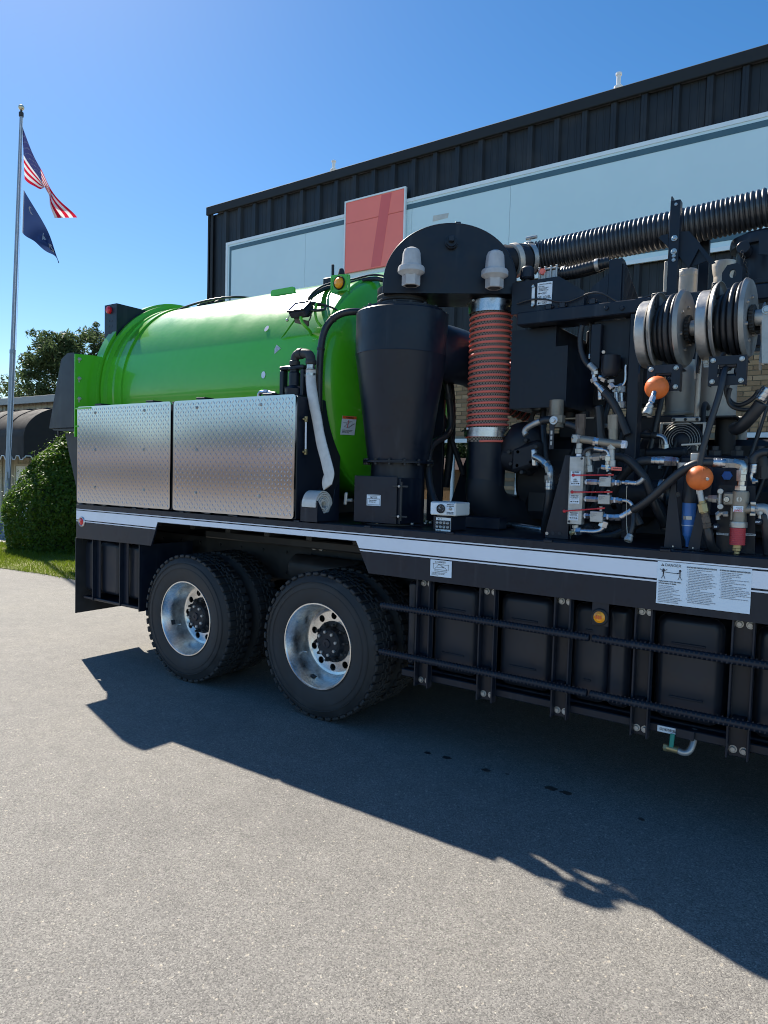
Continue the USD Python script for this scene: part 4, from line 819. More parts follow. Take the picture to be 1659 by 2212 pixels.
# marker box across the tank top
bz0, bz1 = 3.005, 3.318
lb_ = obj(T, 'marker_box', trimesh.convex.convex_hull(np.array([(x, y, z) for x in (-6.215, -6.02) for y, z in ((.40, bz1), (.40, bz0), (.44, bz0), (1.0, bz1-.06), (1.0, bz1))])), 'black_paint', False)
q = at('c1', 710, 1513, Y=.398)
obj(lb_, 'red_light', lathe([(0, .030), (.022, .028), (.033, .02), (.036, 0)], q, (0, -1, 0), 24), 'red_lens', 25)
for px, py in ((705, 1583), (723, 1581), (704, 1617), (723, 1614), (703, 1652), (722, 1648)):
    q = at('c1', px, py, Y=.3985); obj(lb_, 'hole', cy(q, q-V(0, .001, 0), .007, n=10, b=0.0002), 'print_black', False)
obj(T, 'marker_box_cable', tube([V(-6.0, .95, 3.27), V(-5.7, .9, 3.33), V(-5.2, .95, 3.385), V(-5.0, 1.15, 3.41)], .012, 8), 'hose_rubber', True)
obj(T, 'door_seal_clamps', [cy(V(-5.5, .95, 3.34), V(-5.5, 1.05, 3.40), .02, n=10), cy(V(-5.25, .95, 3.345), V(-5.25, 1.05, 3.40), .02, n=10)], 'dark_metal')
# work light on its arms
wl = asm(T, 'work_light')
n_ = V(0, -1, 0); yW = .22
wc = at('d6', 330, 545, Y=yW); sW = lambda px: size('d6', px, wc)
hw, hh = sW(155), sW(62)
hh *= 1.9; ey = -nz(V(.012, -.683, .73)); exv = nz(np.cross(ey, V(0, 0, 1))); exv = exv*np.sign(exv[0]); ez = np.cross(exv, ey)
obj(wl, 'lamp_housing', [obox(wc+ey*.03, exv*hw, ez*hh, ey*.028, .01)]+[obox(wc+ey*.065, exv*hw*.9, ez*.004, ey*.02, 0) for k in range(1)]+[obox(wc+ey*.055+ez*hh*(k/4-.75+.0), exv*hw*.92, ez*.003, ey*.02, 0) for k in range(1, 7)], 'black_paint')
obj(wl, 'lens', obox(wc, exv*hw*.9, ez*hh*.82, ey*.003, .001), 'mirror_lens', False)
obj(wl, 'lens_frame', [obox(wc-ey*.004+ez*hh*s_, exv*hw, ez*.005, ey*.006, .001) for s_ in (-.95, .95)]+[obox(wc-ey*.004+exv*hw*s_, exv*.005, ez*hh, ey*.006, .001) for s_ in (-.97, .97)], 'black_paint')
P = lambda x, y, Y: at('d6', x, y, Y=Y)
obj(wl, 'mount', [cy(P(350, 630, yW), P(350, 665, yW), sW(60)), obox(P(350, 700, yW), V(sW(18), 0, 0), V(0, .01, 0), V(0, 0, sW(50)), .003)], 'black_matte')
obj(wl, 'arm', [tube([P(370, 620, yW), P(365, 760, yW), P(420, 830, yW+.02), P(500, 960, .36)], .012, 8), obox((P(290, 700, .26)+P(90, 980, .33))/2, (P(290, 700, .26)-P(90, 980, .33))/2, V(.02, 0, .012), V(0, .003, 0), .001), tube([P(575, 500, .30), P(570, 710, .30), P(650, 830, .34)], .010, 8)], 'green_paint', 40)
obj(wl, 'wing_bolt', [tube([P(230, 590, yW), P(205, 640, yW-.02), P(155, 735, yW-.02)], .004, 6), sph(P(155, 740, yW-.02), .012, 2)], 'steel', True)
obj(wl, 'bracket', [obox((P(270, 740, .27)+P(460, 790, .27))/2, (P(460, 790, .27)-P(270, 740, .27))/2, V(0, .01, 0), V(0, 0, .02), .003)], 'rust_brown')
obj(wl, 'cable', [tube([P(460, 590, yW+.04), P(600, 600, .3), P(700, 570, .38), P(690, 530, .4), P(580, 520, .36), P(500, 490, .32)], .010, 8), tube([P(500, 490, .30), P(650, 510, .38), P(840, 580, .45), P(870, 640, .5)], .008, 6), tube([P(500, 630, .25), P(490, 700, .26), P(465, 750, .26)], .005, 6)], 'hose_rubber', True)
cb = [P(450, 480, .36), P(520, 390, .46), P(640, 310, .58), P(780, 265, .68), P(1060, 215, .74), P(1300, 155, .82), P(1540, 165, .9)]
obj(T, 'tank_cable', [tube(cb, .018, 10, 40), tube([p+V(.01, 0, .03) for p in cb], .008, 6, 40)], 'hose_rubber', True)
obj(T, 'beacon_stub', [bx(*(lambda q: (q[0]-.03, q[0]+.10, .75, .80, q[2]-.1, q[2]+.06))(at('d6', 700, 230, Y=.75)), .01), cy(at('d6', 810, 100, Y=.75), at('d6', 812, -60, Y=.75), .012, n=10), cy(at('d6', 935, 90, Y=.8), at('d6', 935, 0, Y=.8), .03, .018, n=12)], 'black_matte')
# the thick black hose that follows the tank seam
hs = [at('c3', x, y, Y=Y) for x, y, Y in ((372, 1215, .24), (372, 1030, .24), (382, 850, .25), (405, 740, .27), (455, 670, .30), (520, 637, .33), (590, 630, .38), (645, 640, .45))]
obj(T, 'seam_hose', tube(hs, .026, 14, 60), 'hose_rubber', True)
for i in (2, 4): q = hs[i]; obj(T, 'hose_tie', lathe([(.027, -.008), (.030, -.008), (.030, .008), (.027, .008)], q, hs[i+1]-hs[i-1], 16), 'dark_metal', True)

# ---- pump on the front box, its lay-flat hose and the cradle
yP = .16
ps = asm(T, 'transfer_pump')
P = lambda x, y, Y=yP: at('d6', x, y, Y=Y)
zt0 = P(110, 1410)[2]; xl0, xl1 = P(80, 1500)[0], P(132, 1500)[0]; xc0, xc1 = P(195, 1500)[0], P(325, 1500)[0]; xr0, xr1 = P(375, 1500)[0], P(420, 1500)[0]
obj(ps, 'stand', [bx(xl0, xl1, yP-.03, yP+.03, 2.291, zt0-.03, .006), bx(xr0, xr1, yP-.03, yP+.03, 2.291, zt0-.03, .006), bx(xl0, xr1, yP-.035, yP+.06, zt0-.029, zt0, .008), bx(xl0, xr1, yP-.035, yP+.06, 2.29, 2.30, .003)], 'black_paint')
xm = (xc0+xc1)/2; rr = (xc1-xc0)/2
obj(ps, 'pump_column', lathe([(0, 2.30), (rr*1.5, 2.30), (rr*1.6, 2.345), (rr*.95, 2.37), (rr*.95, 2.46), (rr*.75, 2.47), (rr*.75, 2.50), (rr*1.05, 2.505), (rr*1.05, zt0-.0295), (0, zt0-.0295)], V(xm, yP, 0), n=28), 'black_paint', 35)
for px, s in ((150, 1), (325, 1)):
    q = P(px, 1790); obj(ps, 'cup', lathe([(0, 0), (.022, 0), (.032, .06), (.034, .064), (.028, .064), (.02, .02), (0, .02)], V(q[0], yP+.01, 2.30), n=20), 'black_plastic', 35)
ce = [V(xm, yP, zt0+.0), V(xm, yP, P(265, 1290)[2]), V(xm+.02, yP, P(300, 1215)[2]), P(350, 1218), P(440, 1222), P(478, 1245), V(P(490, 1300)[0], yP, P(490, 1300)[2]), P(490, 1375)]
re = size('d6', 62, ce[0])
obj(ps, 'elbow', [tube([V(xm, yP, zt0-.001), V(xm, yP, P(265, 1310)[2]), V(xm+.012, yP, P(280, 1250)[2]), P(330, 1225)], re, 20, 24), lathe([(re*1.22, -.018), (re*1.28, -.01), (re*1.28, .01), (re*1.22, .018), (re*.9, .018), (re*.9, -.018)], P(345, 1222), V(1, 0, .02), 24), lathe([(re*1.15, 0), (re*1.25, .01), (re*1.25, .03), (re*1.1, .035)], V(xm, yP, zt0), (0, 0, 1), 24), tube([P(350, 1222), P(420, 1220), P(478, 1248), P(494, 1310), P(496, 1370)], re*1.08, 20, 24), lathe([(re*1.08, 0), (re*1.25, .008), (re*1.25, .028), (re*1.12, .034)], P(496, 1380), (0, 0, 1), 24)], 'dark_metal', 35)
zt1, zt2 = P(496, 1380)[2], P(495, 1450)[2]; xh = P(496, 1420)[0]
obj(ps, 'nipple', [cy(V(xh, yP, zt2), V(xh, yP, zt1), re*1.02, n=24), cy(V(xh, yP, zt2), V(xh, yP, zt2+.008), re*1.1, n=24)], 'steel')
lh = asm(ps, 'lay_flat_hose') if False else None
zc = P(490, 1530)[2]
obj(ps, 'hose_clamp', [lathe([(re*1.13, -.012), (re*1.18, -.012), (re*1.18, .012), (re*1.13, .012)], V(xh, yP, zc), n=28), bx(xh-re*1.6, xh-re*1.12, yP-.012, yP+.0, zc-.01, zc+.01, .002), cy(V(xh-re*1.9, yP-.006, zc), V(xh-re*1.5, yP-.006, zc), .006, n=8)], 'steel')
# ribbon: round at the clamp, going flat on its way down
mid = [(V(xh, yP, zt2), 1.), (V(xh, yP, zc), 1.), (at('c4', 358, 350, Y=.145), .85), (at('c4', 395, 560, Y=.12), .5), (at('c4', 425, 720, Y=.10), .42), (at('c4', 467, 880, Y=.07), .30), (at('c4', 472, 930, Y=.065), .25), (at('c4', 462, 965, Y=.065), .2), (at('c4', 466, 1000, Y=.068), .2)]
wid = [re*1.1, re*1.1, re*1.25, re*1.4, re*1.45, re*1.5, re*1.55, re*1.6, re*1.6]
C_ = spline([m[0] for m in mid], 60); fl = np.interp(np.linspace(0, 1, 60), np.linspace(0, 1, len(mid)), [m[1] for m in mid]); wd = np.interp(np.linspace(0, 1, 60), np.linspace(0, 1, len(mid)), wid)
tt = np.gradient(C_, axis=0); tt /= np.linalg.norm(tt, axis=1)[:, None]; th = np.arange(24)*2*np.pi/24
eu = nz(V(.9, -.15, 0)); rings = []
for i in range(60):
    u = nz(eu-tt[i]*np.dot(eu, tt[i])); v = np.cross(tt[i], u)
    wr = 1+.10*meshkit.noise(np.stack([np.cos(th)*2, np.sin(th)*2, np.full(24, i*.21)], -1))
    rings.append(C_[i]+(np.cos(th)*wd[i]*wr)[:, None]*u+(np.sin(th)*wd[i]*fl[i]*wr)[:, None]*v)
Q = np.vstack(rings); i, j = np.meshgrid(np.arange(59), np.arange(24), indexing='ij'); i, j = i.ravel(), j.ravel(); j2 = (j+1) % 24
q = np.stack([i*24+j, i*24+j2, (i+1)*24+j2, (i+1)*24+j], 1)
lf = obj(T, 'lay_flat_hose', trimesh.Trimesh(Q, np.vstack([q[:, [0, 1, 2]], q[:, [0, 2, 3]]]), process=False), 'canvas_hose', True)
# the roll
rc = at('c4', 468, 1078, Y=.075); rc = V((cx('c4', 315, 1080, .075)+cx('c4', 470, 1080, .075))/2, .085, 1.515); hwid = .062
n = 260; a = np.linspace(0, 2*np.pi*5.5, n); rad = .024+.0128*a/(2*np.pi); sq = [(y, z) for y, z in zip(rc[1]+rad*np.cos(a+.2), rc[2]+rad*np.sin(a+.2))]
thk = .0045; inn = np.array(sq); nrm = np.stack([np.cos(a+.2), np.sin(a+.2)], -1); A_, B_ = inn-nrm*thk, inn+nrm*thk
wob = .004*np.sin(a*1.7)
vs = np.vstack([np.c_[rc[0]-hwid+wob, A_], np.c_[rc[0]-hwid+wob, B_], np.c_[rc[0]+hwid+wob, B_], np.c_[rc[0]+hwid+wob, A_]]); f = []
for k in range(4):
    k2 = (k+1) % 4; i = np.arange(n-1); f.append(np.stack([k*n+i, k*n+i+1, k2*n+i+1], 1)); f.append(np.stack([k*n+i, k2*n+i+1, k2*n+i], 1))
obj(lf, 'hose_roll', trimesh.Trimesh(vs, np.vstack(f), process=False), 'canvas_hose', 40)
x0, x1 = cx('c4', 290, 1150, .0), cx('c4', 398, 1150, .0); z1 = at('c4', 340, 1087, Y=.0)[2]
cr = obj(T, 'hose_cradle', [bx(x0, x1, -.004, .004, 1.392, z1, .002)], 'black_paint')
obj(cr, 'cradle_floor', [bx(x0, x1, .0045, .22, 1.392, 1.40, .002)], 'black_paint')
sd = Polygon([(.0045, 1.392), (.24, 1.392), (.24, 1.66), (.19, 1.62), (.17, 1.52), (.13, 1.46), (.07, 1.45), (.0045, z1)])
obj(cr, 'cradle_side', yz(sd, x1-.006, x1), 'black_paint', False); obj(cr, 'cradle_side', yz(sd, x0, x0+.006), 'black_paint', False)
# small fitting lying on the box lid
q = at('d6', 30, 1830, Y=.14); a = at('c3', 30, 1110, Y=.14)
obj(T, 'lid_fitting', [tube([a+V(-.02, 0, -.045), a+V(-.012, 0, .0), a+V(.03, 0, .005)], .016, 10), hexnut(a+V(.03, 0, .004), a+V(.075, 0, .0), .024), cy(a+V(.075, 0, 0), a+V(.15, 0, -.015), .018, n=14)], 'zinc')

# ---- cyclone
CC = V(-2.728, .42, 0); CRd = .321
cyc = obj(T, 'cyclone', lathe([(.195, 1.829), (.216, 1.832), (CRd-.002, 2.555), (CRd+.002, 2.562), (CRd, 2.569), (CRd, 2.848), (CRd-.006, 2.856), (.24, 2.858), (0, 2.858)], CC, n=96), 'black_paint', 25)
obj(cyc, 'outlet_pipe', lathe([(.192, 1.40), (.192, 1.818)], CC, n=64), 'black_paint', True)
obj(cyc, 'flange', [lathe([(.19, 1.8185), (.25, 1.8185), (.25, 1.826), (.19, 1.826)], CC, n=64), lathe([(.19, 1.8275), (.25, 1.8275), (.25, 1.8335), (.19, 1.8335)], CC, n=64)], 'black_paint', 30)
for k in range(14):
    a = 2*np.pi*k/14+.1; q = CC+V(.236*math.cos(a), .236*math.sin(a), 1.81); obj(cyc, 'flange_bolt', [hexnut(q+V(0, 0, -.008), q+V(0, 0, .008), .012), hexnut(q+V(0, 0, .0235), q+V(0, 0, .036), .012)], 'dark_metal')
obj(cyc, 'base_flange', lathe([(.19, 1.391), (.255, 1.391), (.255, 1.401), (.205, 1.401)], CC, n=64), 'black_paint', 30)
for k in range(12):
    a = 2*np.pi*k/12; q = CC+V(.238*math.cos(a), .238*math.sin(a), 1.401); obj(cyc, 'base_bolt', hexnut(q, q+V(0, 0, .012), .013), 'dull_steel')
obj(cyc, 'top_flange', [lathe([(.2, 2.859), (.285, 2.859), (.285, 2.868), (.2, 2.868)], CC, n=64), lathe([(.15, 2.869), (.285, 2.869), (.285, 2.879), (.19, 2.883), (.17, 2.913), (.17, 2.923)], CC, n=64)], 'black_paint', 30)
for k in range(16):
    a = 2*np.pi*k/16; q = CC+V(.268*math.cos(a), .268*math.sin(a), 2.879); obj(cyc, 'top_bolt', hexnut(q, q+V(0, 0, .014), .013), 'dark_metal')
obj(cyc, 'neck_bellows', lathe([(.15, 2.923), (.175, 2.925), (.18, 2.938), (.165, 2.948), (.18, 2.958), (.18, 2.971), (.165, 2.981), (.178, 2.989), (.178, 3.023)], CC, n=48), 'rubber', True)
# clean-out box with its hinged door and notice
y0 = .15; xa, xb = at('c4', 636, 1080, Y=y0)[0], at('c4', 912, 1080, Y=y0)[0]; zc0, zc1 = at('c4', 770, 1232, Y=y0)[2], at('c4', 780, 928, Y=y0)[2]
cb_ = obj(cyc, 'cleanout_box', bx(xa+.012, xb+.02, y0+.012, .42, zc0, zc1-.01, .004), 'black_paint')
obj(cyc, 'cleanout_door', bx(xa, xb, y0-.004, y0+.010, zc0, zc1, .004), 'black_paint')
h0, h1 = at('c4', 940, 995, Y=y0), at('c4', 935, 1190, Y=y0)
obj(cyc, 'door_hinge', [cy(V(h0[0]+.01, y0-.01, h1[2]-.03), V(h0[0]+.01, y0-.01, h0[2]+.03), .008, n=10), bx(h0[0]-.06, h0[0]+.06, y0-.013, y0-.005, h0[2]-.006, h0[2]+.006, .001), bx(h0[0]-.06, h0[0]+.06, y0-.013, y0-.005, h1[2]-.006, h1[2]+.006, .001)], 'dark_metal')
for q in (h0, h1): obj(cyc, 'hinge_bolt', hexnut(V(q[0]+.0, y0-.013, q[2]+.0), V(q[0], y0-.028, q[2]), .010), 'steel')
obj(cyc, 'clamp_handle', [tube([at('c4', 625, 1085, Y=.20), at('c4', 575, 1085, Y=.20)], .012, 8), obox(at('c4', 582, 1075, Y=.19), V(.012, 0, 0), V(0, .01, 0), V(.004, 0, .045), .006)], 'dull_steel')
a0 = at('c4', 719, 1048, Y=y0-.005); a1 = at('c4', 806, 1123, Y=y0-.005); b1 = at('c4', 808, 1050, Y=y0-.005)
zt_ = (a0[2]+b1[2])/2; w, h = a1[0]-a0[0], zt_-a1[2]
nl = obj(cyc, 'notice_label', bx(a0[0], a1[0], y0-.0056, y0-.0044, a1[2], zt_, 0), 'label_white', False)
lines(nl, [('NOTICE', a0[0]+.26*w, zt_-.32*h, .16*h, .5*w), ('Clean out when', a0[0]+.16*w, zt_-.56*h, .085*h, .58*w), ('dumping load', a0[0]+.16*w, zt_-.70*h, .085*h, .48*w)], y=y0-.0058, bold=True)
obj(nl, 'border', [bx(a0[0]+.04*w, a1[0]-.04*w, y0-.0062, y0-.0057, zz_, zz_+.004*1, 0) for zz_ in (a1[2]+.06*h, zt_-.40*h, zt_-.08*h)]+[bx(x, x+.0025, y0-.0062, y0-.0057, a1[2]+.06*h+.0045, zt_-.4*h-.0005, 0) for x in (a0[0]+.04*w, a1[0]-.04*w-.0025)], 'print_grey', False)
# side outlet of the cyclone: an elbow that swings to a second red-ribbed hose behind
obj(cyc, 'side_outlet', tube([V(-2.70, .45, 2.61), V(-2.60, .62, 2.62), V(-2.50, .86, 2.61), V(-2.44, 1.0, 2.58)], np.linspace(.22, .185, 24), 36, 24), 'black_paint', True)
sh = [V(-2.46, .96, 2.59), V(-2.40, 1.06, 2.53), V(-2.28, 1.2, 2.42), V(-2.12, 1.36, 2.33)]
Ls = 24
obj(cyc, 'side_hose', tube(sh, .165, 28), 'hose_weave', True)
def helix(path, R, pitch, r, per=40, n=8):
    P_ = spline(path, 300); L = np.linalg.norm(np.diff(P_, axis=0), axis=1).sum(); k = int(L/pitch*per); P_ = spline(path, k)
    t = np.gradient(P_, axis=0); t /= np.linalg.norm(t, axis=1)[:, None]; u = frame(t[0])[0]; out = []
    for i in range(k):
        u = nz(u-t[i]*np.dot(u, t[i])); v = np.cross(t[i], u); a = 2*np.pi*i/per; out.append(P_[i]+R*(math.cos(a)*u+math.sin(a)*v))
    return tube(out, r, n, smooth=False)
obj(cyc, 'side_hose_wire', helix(sh, .168, .03, .007), 'red_hose', True)

# ---- half round housing over both pipes
th = math.radians(30); du, dn = V(math.cos(th), math.sin(th), 0), V(math.sin(th), -math.cos(th), 0)
p0 = CC+dn*.205
def hp(x, y): return on_plane('c3', x, y, p0, dn)
L_, R_ = hp(750, 518), hp(1530, 524); zb = (L_[2]+R_[2])/2; mid_ = (L_+R_)/2; hw_ = np.dot(R_-L_, du)/2; zt_ = hp(1140, 110)[2]; print('disc', L_, R_, zt_, hw_)
outl = [(-hw_, 0)]; 
for k in np.linspace(0, 1, 41):
    a = np.pi*(1-k); outl.append((hw_*math.cos(a)*1.0, .05+(zt_-zb-.05)*math.sin(a)**.92))
outl.append((hw_, 0))
def on_disc(s, z, d=0.): return V(*(mid_+du*s+dn*d))*V(1, 1, 0)+V(0, 0, z)
dm = poly_mesh(outl, .38); place(dm, on_disc(0, zb, -.38), du, V(0, 0, 1), dn)
dh = obj(T, 'blower_housing', dm, 'black_paint', False)
rim = [on_disc(s, zb+z, -.004) for s, z in outl]
obj(dh, 'weld_seam', tube(rim, .006, 6, smooth=False), 'black_paint', True)
q = hp(1152, 228); q = q
obj(dh, 'pipe_plug', [cy(q-dn*.001, q+dn*.03, .042, n=28), cy(q+dn*.03, q+dn*.045, .034, n=28), obox(q+dn*.06+V(0, 0, .01), du*.017, V(0, 0, .017), dn*.016, .003)], 'black_paint')
q = hp(1190, 108); obj(dh, 'lifting_eye', obox(V(q[0], q[1], zt_+.008)-dn*.05, du*.02, V(0, 0, .012), dn*.03, .004), 'black_paint')
for (x, ya, yb, yc, yd, ye) in ((915, 252, 362, 405, 478, 0), (1407, 268, 382, 425, 492, 0)):
    q = on_plane('c3', x, 380, p0+dn*.10, dn); f = lambda y: on_plane('c3', x, y, p0+dn*.10, dn)[2]
    s = size('c3', 1, q); b = V(q[0], q[1], 0)
    sil = obj(T, 'relief_valve', lathe([(0, f(ya)), (s*22, f(ya)-.002), (s*44, f(ya+14)), (s*52, f(ya+34)), (s*59, f(yb)), (s*74, f(yb)-.004), (s*79, f(yb+12)), (s*79, f(yc-6)), (s*70, f(yc)), (s*52, f(yc+12)), (s*50, f(yc+14))], b, n=40), 'cast_grey', 35)
    obj(sil, 'hex_base', cy(b+V(0, 0, f(yd)), b+V(0, 0, f(yc+10)), s*54, n=6, b=.004), 'cast_grey', False)
    obj(sil, 'bore', cy(b+V(0, 0, f(yd)-.001), b+V(0, 0, f(yd)+.004), s*36, n=24, b=.0005), 'black_matte')
    obj(sil, 'elbow_stem', cy(b+V(0, 0, f(yb+15)), b+V(0, 0, f(yb+15))-dn*.099, .03, n=20), 'black_paint')
# ---- the vertical red-ribbed hose
def vert(c, xl, xr, y, Y):
    d1, d2 = ray(c, xl, y), ray(c, xr, y); a1, a2 = math.atan2(d1[0], d1[1]), math.atan2(d2[0], d2[1]); m = (a1+a2)/2
    dm_ = ray(c, (xl+xr)/2, y); return V(math.tan(m)*(Y-CAM[1]), Y, CAM[2]+dm_[2]/dm_[1]*(Y-CAM[1])), (Y-CAM[1])/math.cos(m)*math.sin((a2-a1)/2)
yR = .70
A0, ra_ = vert('c3', 1258, 1512, 660, yR); A1, rb_ = vert('c4', 1358, 1640, 640, yR); K0, rk = vert('c3', 1257, 1518, 580, yR); K1, _ = vert('c3', 1257, 1518, 650, yR); D1_, rd_ = vert('c4', 1350, 1600, 985, yR)
print('red hose', A0, ra_, A1, rb_, K0, rk, D1_, rd_)
hx = V(A0[0], yR, 0)
ztop, zclamp, zbot = K0[2], K1[2], at('c4', 1490, 705, Y=yR-.15)[2]
rh = obj(T, 'ribbed_suction_hose', cy(hx+V(0, 0, zbot), hx+V(0, 0, zclamp+.02), ra_-.010, n=48), 'hose_weave', 30)
zs = np.linspace(zclamp-.02, zbot+.02, 23)
obj(rh, 'red_spiral_wire', helix([hx+V(0, 0, zclamp-.005), hx+V(.004, 0, (zclamp+zbot)/2), hx+V(0, 0, zbot+.005)], ra_-.006, (zclamp-zbot-.01)/23.5, .0082, 56, 10), 'red_hose', True)
obj(T, 'upper_duct', cy(hx+V(0, 0, zclamp-.03), hx+V(0, 0, zb+.1), ra_-.012, n=40), 'black_paint')
c1_ = obj(rh, 'hose_clamp', lathe([(ra_+.002, zclamp), (ra_+.008, zclamp), (ra_+.008, ztop), (ra_+.002, ztop)], hx, n=64), 'zinc', 30)
zl0, zl1 = at('c4', 1500, 690, Y=yR-.15)[2], at('c4', 1500, 610, Y=yR-.15)[2]
obj(rh, 'hose_clamp', lathe([(ra_+.004, zl0+.02), (ra_+.012, zl0+.02), (ra_+.012, zl1), (ra_+.004, zl1)], hx, n=64), 'zinc', 30)
for zc, aa in (((ztop+zclamp)/2+.02, -2.2), ((zl0+zl1)/2+.02, -2.3)):
    e = V(math.cos(aa), math.sin(aa), 0); t = V(-math.sin(aa), math.cos(aa), 0); q = hx+e*(ra_+.018)+V(0, 0, zc)
    obj(rh, 'clamp_bolt', [tube([q-t*.05, q+t*.05+V(0, 0, .012)], .006, 8), hexnut(q+t*.04+V(0, 0, .01), q+t*.055+V(0, 0, .012), .010)], 'steel')
    e2 = V(math.cos(-.15), math.sin(-.15), 0); q = hx+e2*(ra_+.014)+V(0, 0, zc-.01); obj(rh, 'clamp_bolt', [tube([q-V(.0, .03, .02), q+V(.01, .02, .03)], .006, 8), hexnut(q+V(.01, .02, .02), q+V(.012, .024, .04), .011)], 'brass')
zd = at('c4', 1460, 1010, Y=yR-.13)[2]
ld = obj(T, 'lower_duct', lathe([(rd_, zbot+.03), (rd_, zd+.02)], hx, n=64), 'black_paint', True)
obj(ld, 'duct_boot', tube([hx+V(0, 0, zd+.06), hx+V(0, 0, zd-.02), hx+V(.02, .08, zd-.13), hx+V(.08, .26, zd-.19), hx+V(.16, .55, zd-.2)], np.linspace(rd_-.004, rd_+.03, 30), 32, 30), 'black_matte', True)
# ---- dark blower and pump bodies deeper in
obj(T, 'blower_body', [bx(-2.0, -1.1, .9, 1.6, 1.45, 2.0, .06), cy(V(-2.05, 1.2, 1.75), V(-1.0, 1.2, 1.75), .32, n=36, b=.03)], 'black_matte')
obj(T, 'muffler_plate', xz([(-2.72, 1.391), (-2.34, 1.391), (-2.36, 2.12), (-2.46, 2.12), (-2.60, 1.75)], 1.10, 1.14), 'black_paint', False)
obj(T, 'stay_bar', [tube([at('c4', 1215, 540, Y=.95), at('c4', 1345, 920, Y=1.0)], .02, 8), tube([at('c4', 1240, 250, Y=1.0), at('c4', 1270, 500, Y=1.0), at('c4', 1230, 1000, Y=1.0)], .03, 8)], 'black_matte', True)
obj(T, 'drain_hose', tube([at('c4', 1230, 260, Y=.85), at('c4', 1250, 420, Y=.85), at('c4', 1250, 640, Y=.85), at('c4', 1140, 730, Y=.6), at('c4', 1115, 900, Y=.5), at('c4', 1145, 1060, Y=.42), at('c4', 1175, 1110, Y=.40)], .026, 12, 60), 'hose_rubber', True)
obj(T, 'hose_band', [lathe([(.028, -.02), (.033, -.02), (.033, .02), (.028, .02)], at('c4', 1250, 415, Y=.85), (0, 0, 1), 16)], 'dark_metal')
obj(T, 'floor_pipe', tube([at('d3', 560, 1140, Y=.80), at('d3', 700, 1165, Y=.76), at('d3', 960, 1200, Y=.70)], .024, 14), 'steel', True)
obj(T, 'floor_channel', bx(at('d3', 160, 1180, Y=.55)[0], at('d3', 540, 1180, Y=.55)[0], .5, .62, 1.391, 1.47, .006), 'black_paint')
ga, gb_ = at('c3', 1030, 900, Y=.9)[0], at('c3', 1117, 900, Y=.9)[0]
obj(T, 'tank_guard', bx(ga, gb_, .9, .93, 1.392, at('c3', 1080, 640, Y=.9)[2], .004), 'black_paint')
# ---- gauge box and the remote socket box
yG = .12
b0, b1 = at('c4', 1148, 1180, Y=yG), at('c4', 1262, 1298, Y=yG); x0, x1 = b0[0], b1[0]; zG1 = b0[2]
gb = obj(T, 'socket_box', bx(x0, x1, yG, yG+.20, 1.392, zG1, .005), 'black_paint')
pl0, pl1 = at('c4', 1168, 1195, Y=yG), at('c4', 1260, 1290, Y=yG); w, h = pl1[0]-pl0[0], pl0[2]-pl1[2]
obj(gb, 'socket_label', bx(pl0[0], pl1[0], yG-.002, yG-.0004, pl1[2], pl0[2], 0), 'label_white', False)
obj(gb, 'socket_field', bx(pl0[0]+.02*w, pl1[0]-.02*w, yG-.0035, yG-.0021, pl1[2]+.14*h, pl0[2]-.20*h, 0), 'print_black', False)
for r in range(2):
    for k in range(4):
        q = V(pl0[0]+w*(.12+.24*k), yG-.0035, pl1[2]+h*(.32+.30*r)); obj(gb, 'socket', lathe([(0, .003), (.005, .004), (.0055, .008), (.0095, .008), (.0105, 0)], q, (0, -1, 0), 18), 'steel', True)
obj(gb, 'socket_lettering', [text('IN   T', V(pl0[0]+.12*w, yG-.0022, pl0[2]-.15*h), .09*h, width=.5*w, bold=True), text('Tank  Aux', V(pl0[0]+.04*w, yG-.0022, pl1[2]+.04*h), .06*h, width=.5*w, bold=True)], 'print_black', False)
g0, g1 = at('c4', 1160, 1100, Y=yG-.03), at('c4', 1300, 1180, Y=yG-.03)
zg0, zg1 = zG1+.002, at('c4', 1230, 1098, Y=yG-.03)[2]
gx = obj(T, 'gauge_box', bx(x0-.005, x1+.045, yG-.03, yG+.16, zg0, zg1, .006), 'white_paint')
obj(gx, 'face_plate', bx(x0+.0, x1+.04, yG-.034, yG-.0304, zg0+.006, zg1-.006, .001), 'label_white', False)
q = at('c4', 1200, 1137, Y=yG-.035); r = size('c4', 28, q); q = V(q[0], q[1], (zg0+zg1)/2)
dg = obj(gx, 'dial', lathe([(0, .004), (r*.85, .004), (r*.85, .0041), (r*.9, .012), (r, .012), (r*1.02, 0)], q, (0, -1, 0), 36), 'print_black', 35)
obj(dg, 'bezel', lathe([(r*.92, .0125), (r*1.0, .0135), (r*1.06, .006), (r*1.06, 0)], q, (0, -1, 0), 36), 'dark_metal', True)
obj(dg, 'dial_marks', [tube([q+V(r*.6*math.cos(a), -.005, r*.6*math.sin(a)), q+V(r*.8*math.cos(a), -.005, r*.8*math.sin(a))], .001, 4, smooth=False) for a in np.linspace(-.6, 3.7, 9)]+[tube([q+V(-.002, -.006, -.002), q+V(-r*.5, -.006, r*.35)], .0014, 4, smooth=False)], 'label_white', False)
k_ = at('c4', 1262, 1141, Y=yG-.035); obj(gx, 'knob', lathe([(0, .012), (.008, .012), (.010, 0)], k_, (0, -1, 0), 18), 'dull_steel', True)
xx_ = at('c4', 1236, 1120, Y=yG-.035)[0]
obj(gx, 'gauge_lettering', [text(s, V(xx_, yG-.0345, zg0+(zg1-zg0)*f), (zg1-zg0)*.075, width=x1+.035-xx_, bold=True) for s, f in (('TRANSFER CASE', .80), ('OIL TEMPERATURE', .68), ('DRIVE PUMP', .22), ('OIL TEMPERATURE', .12))], 'print_black', False)

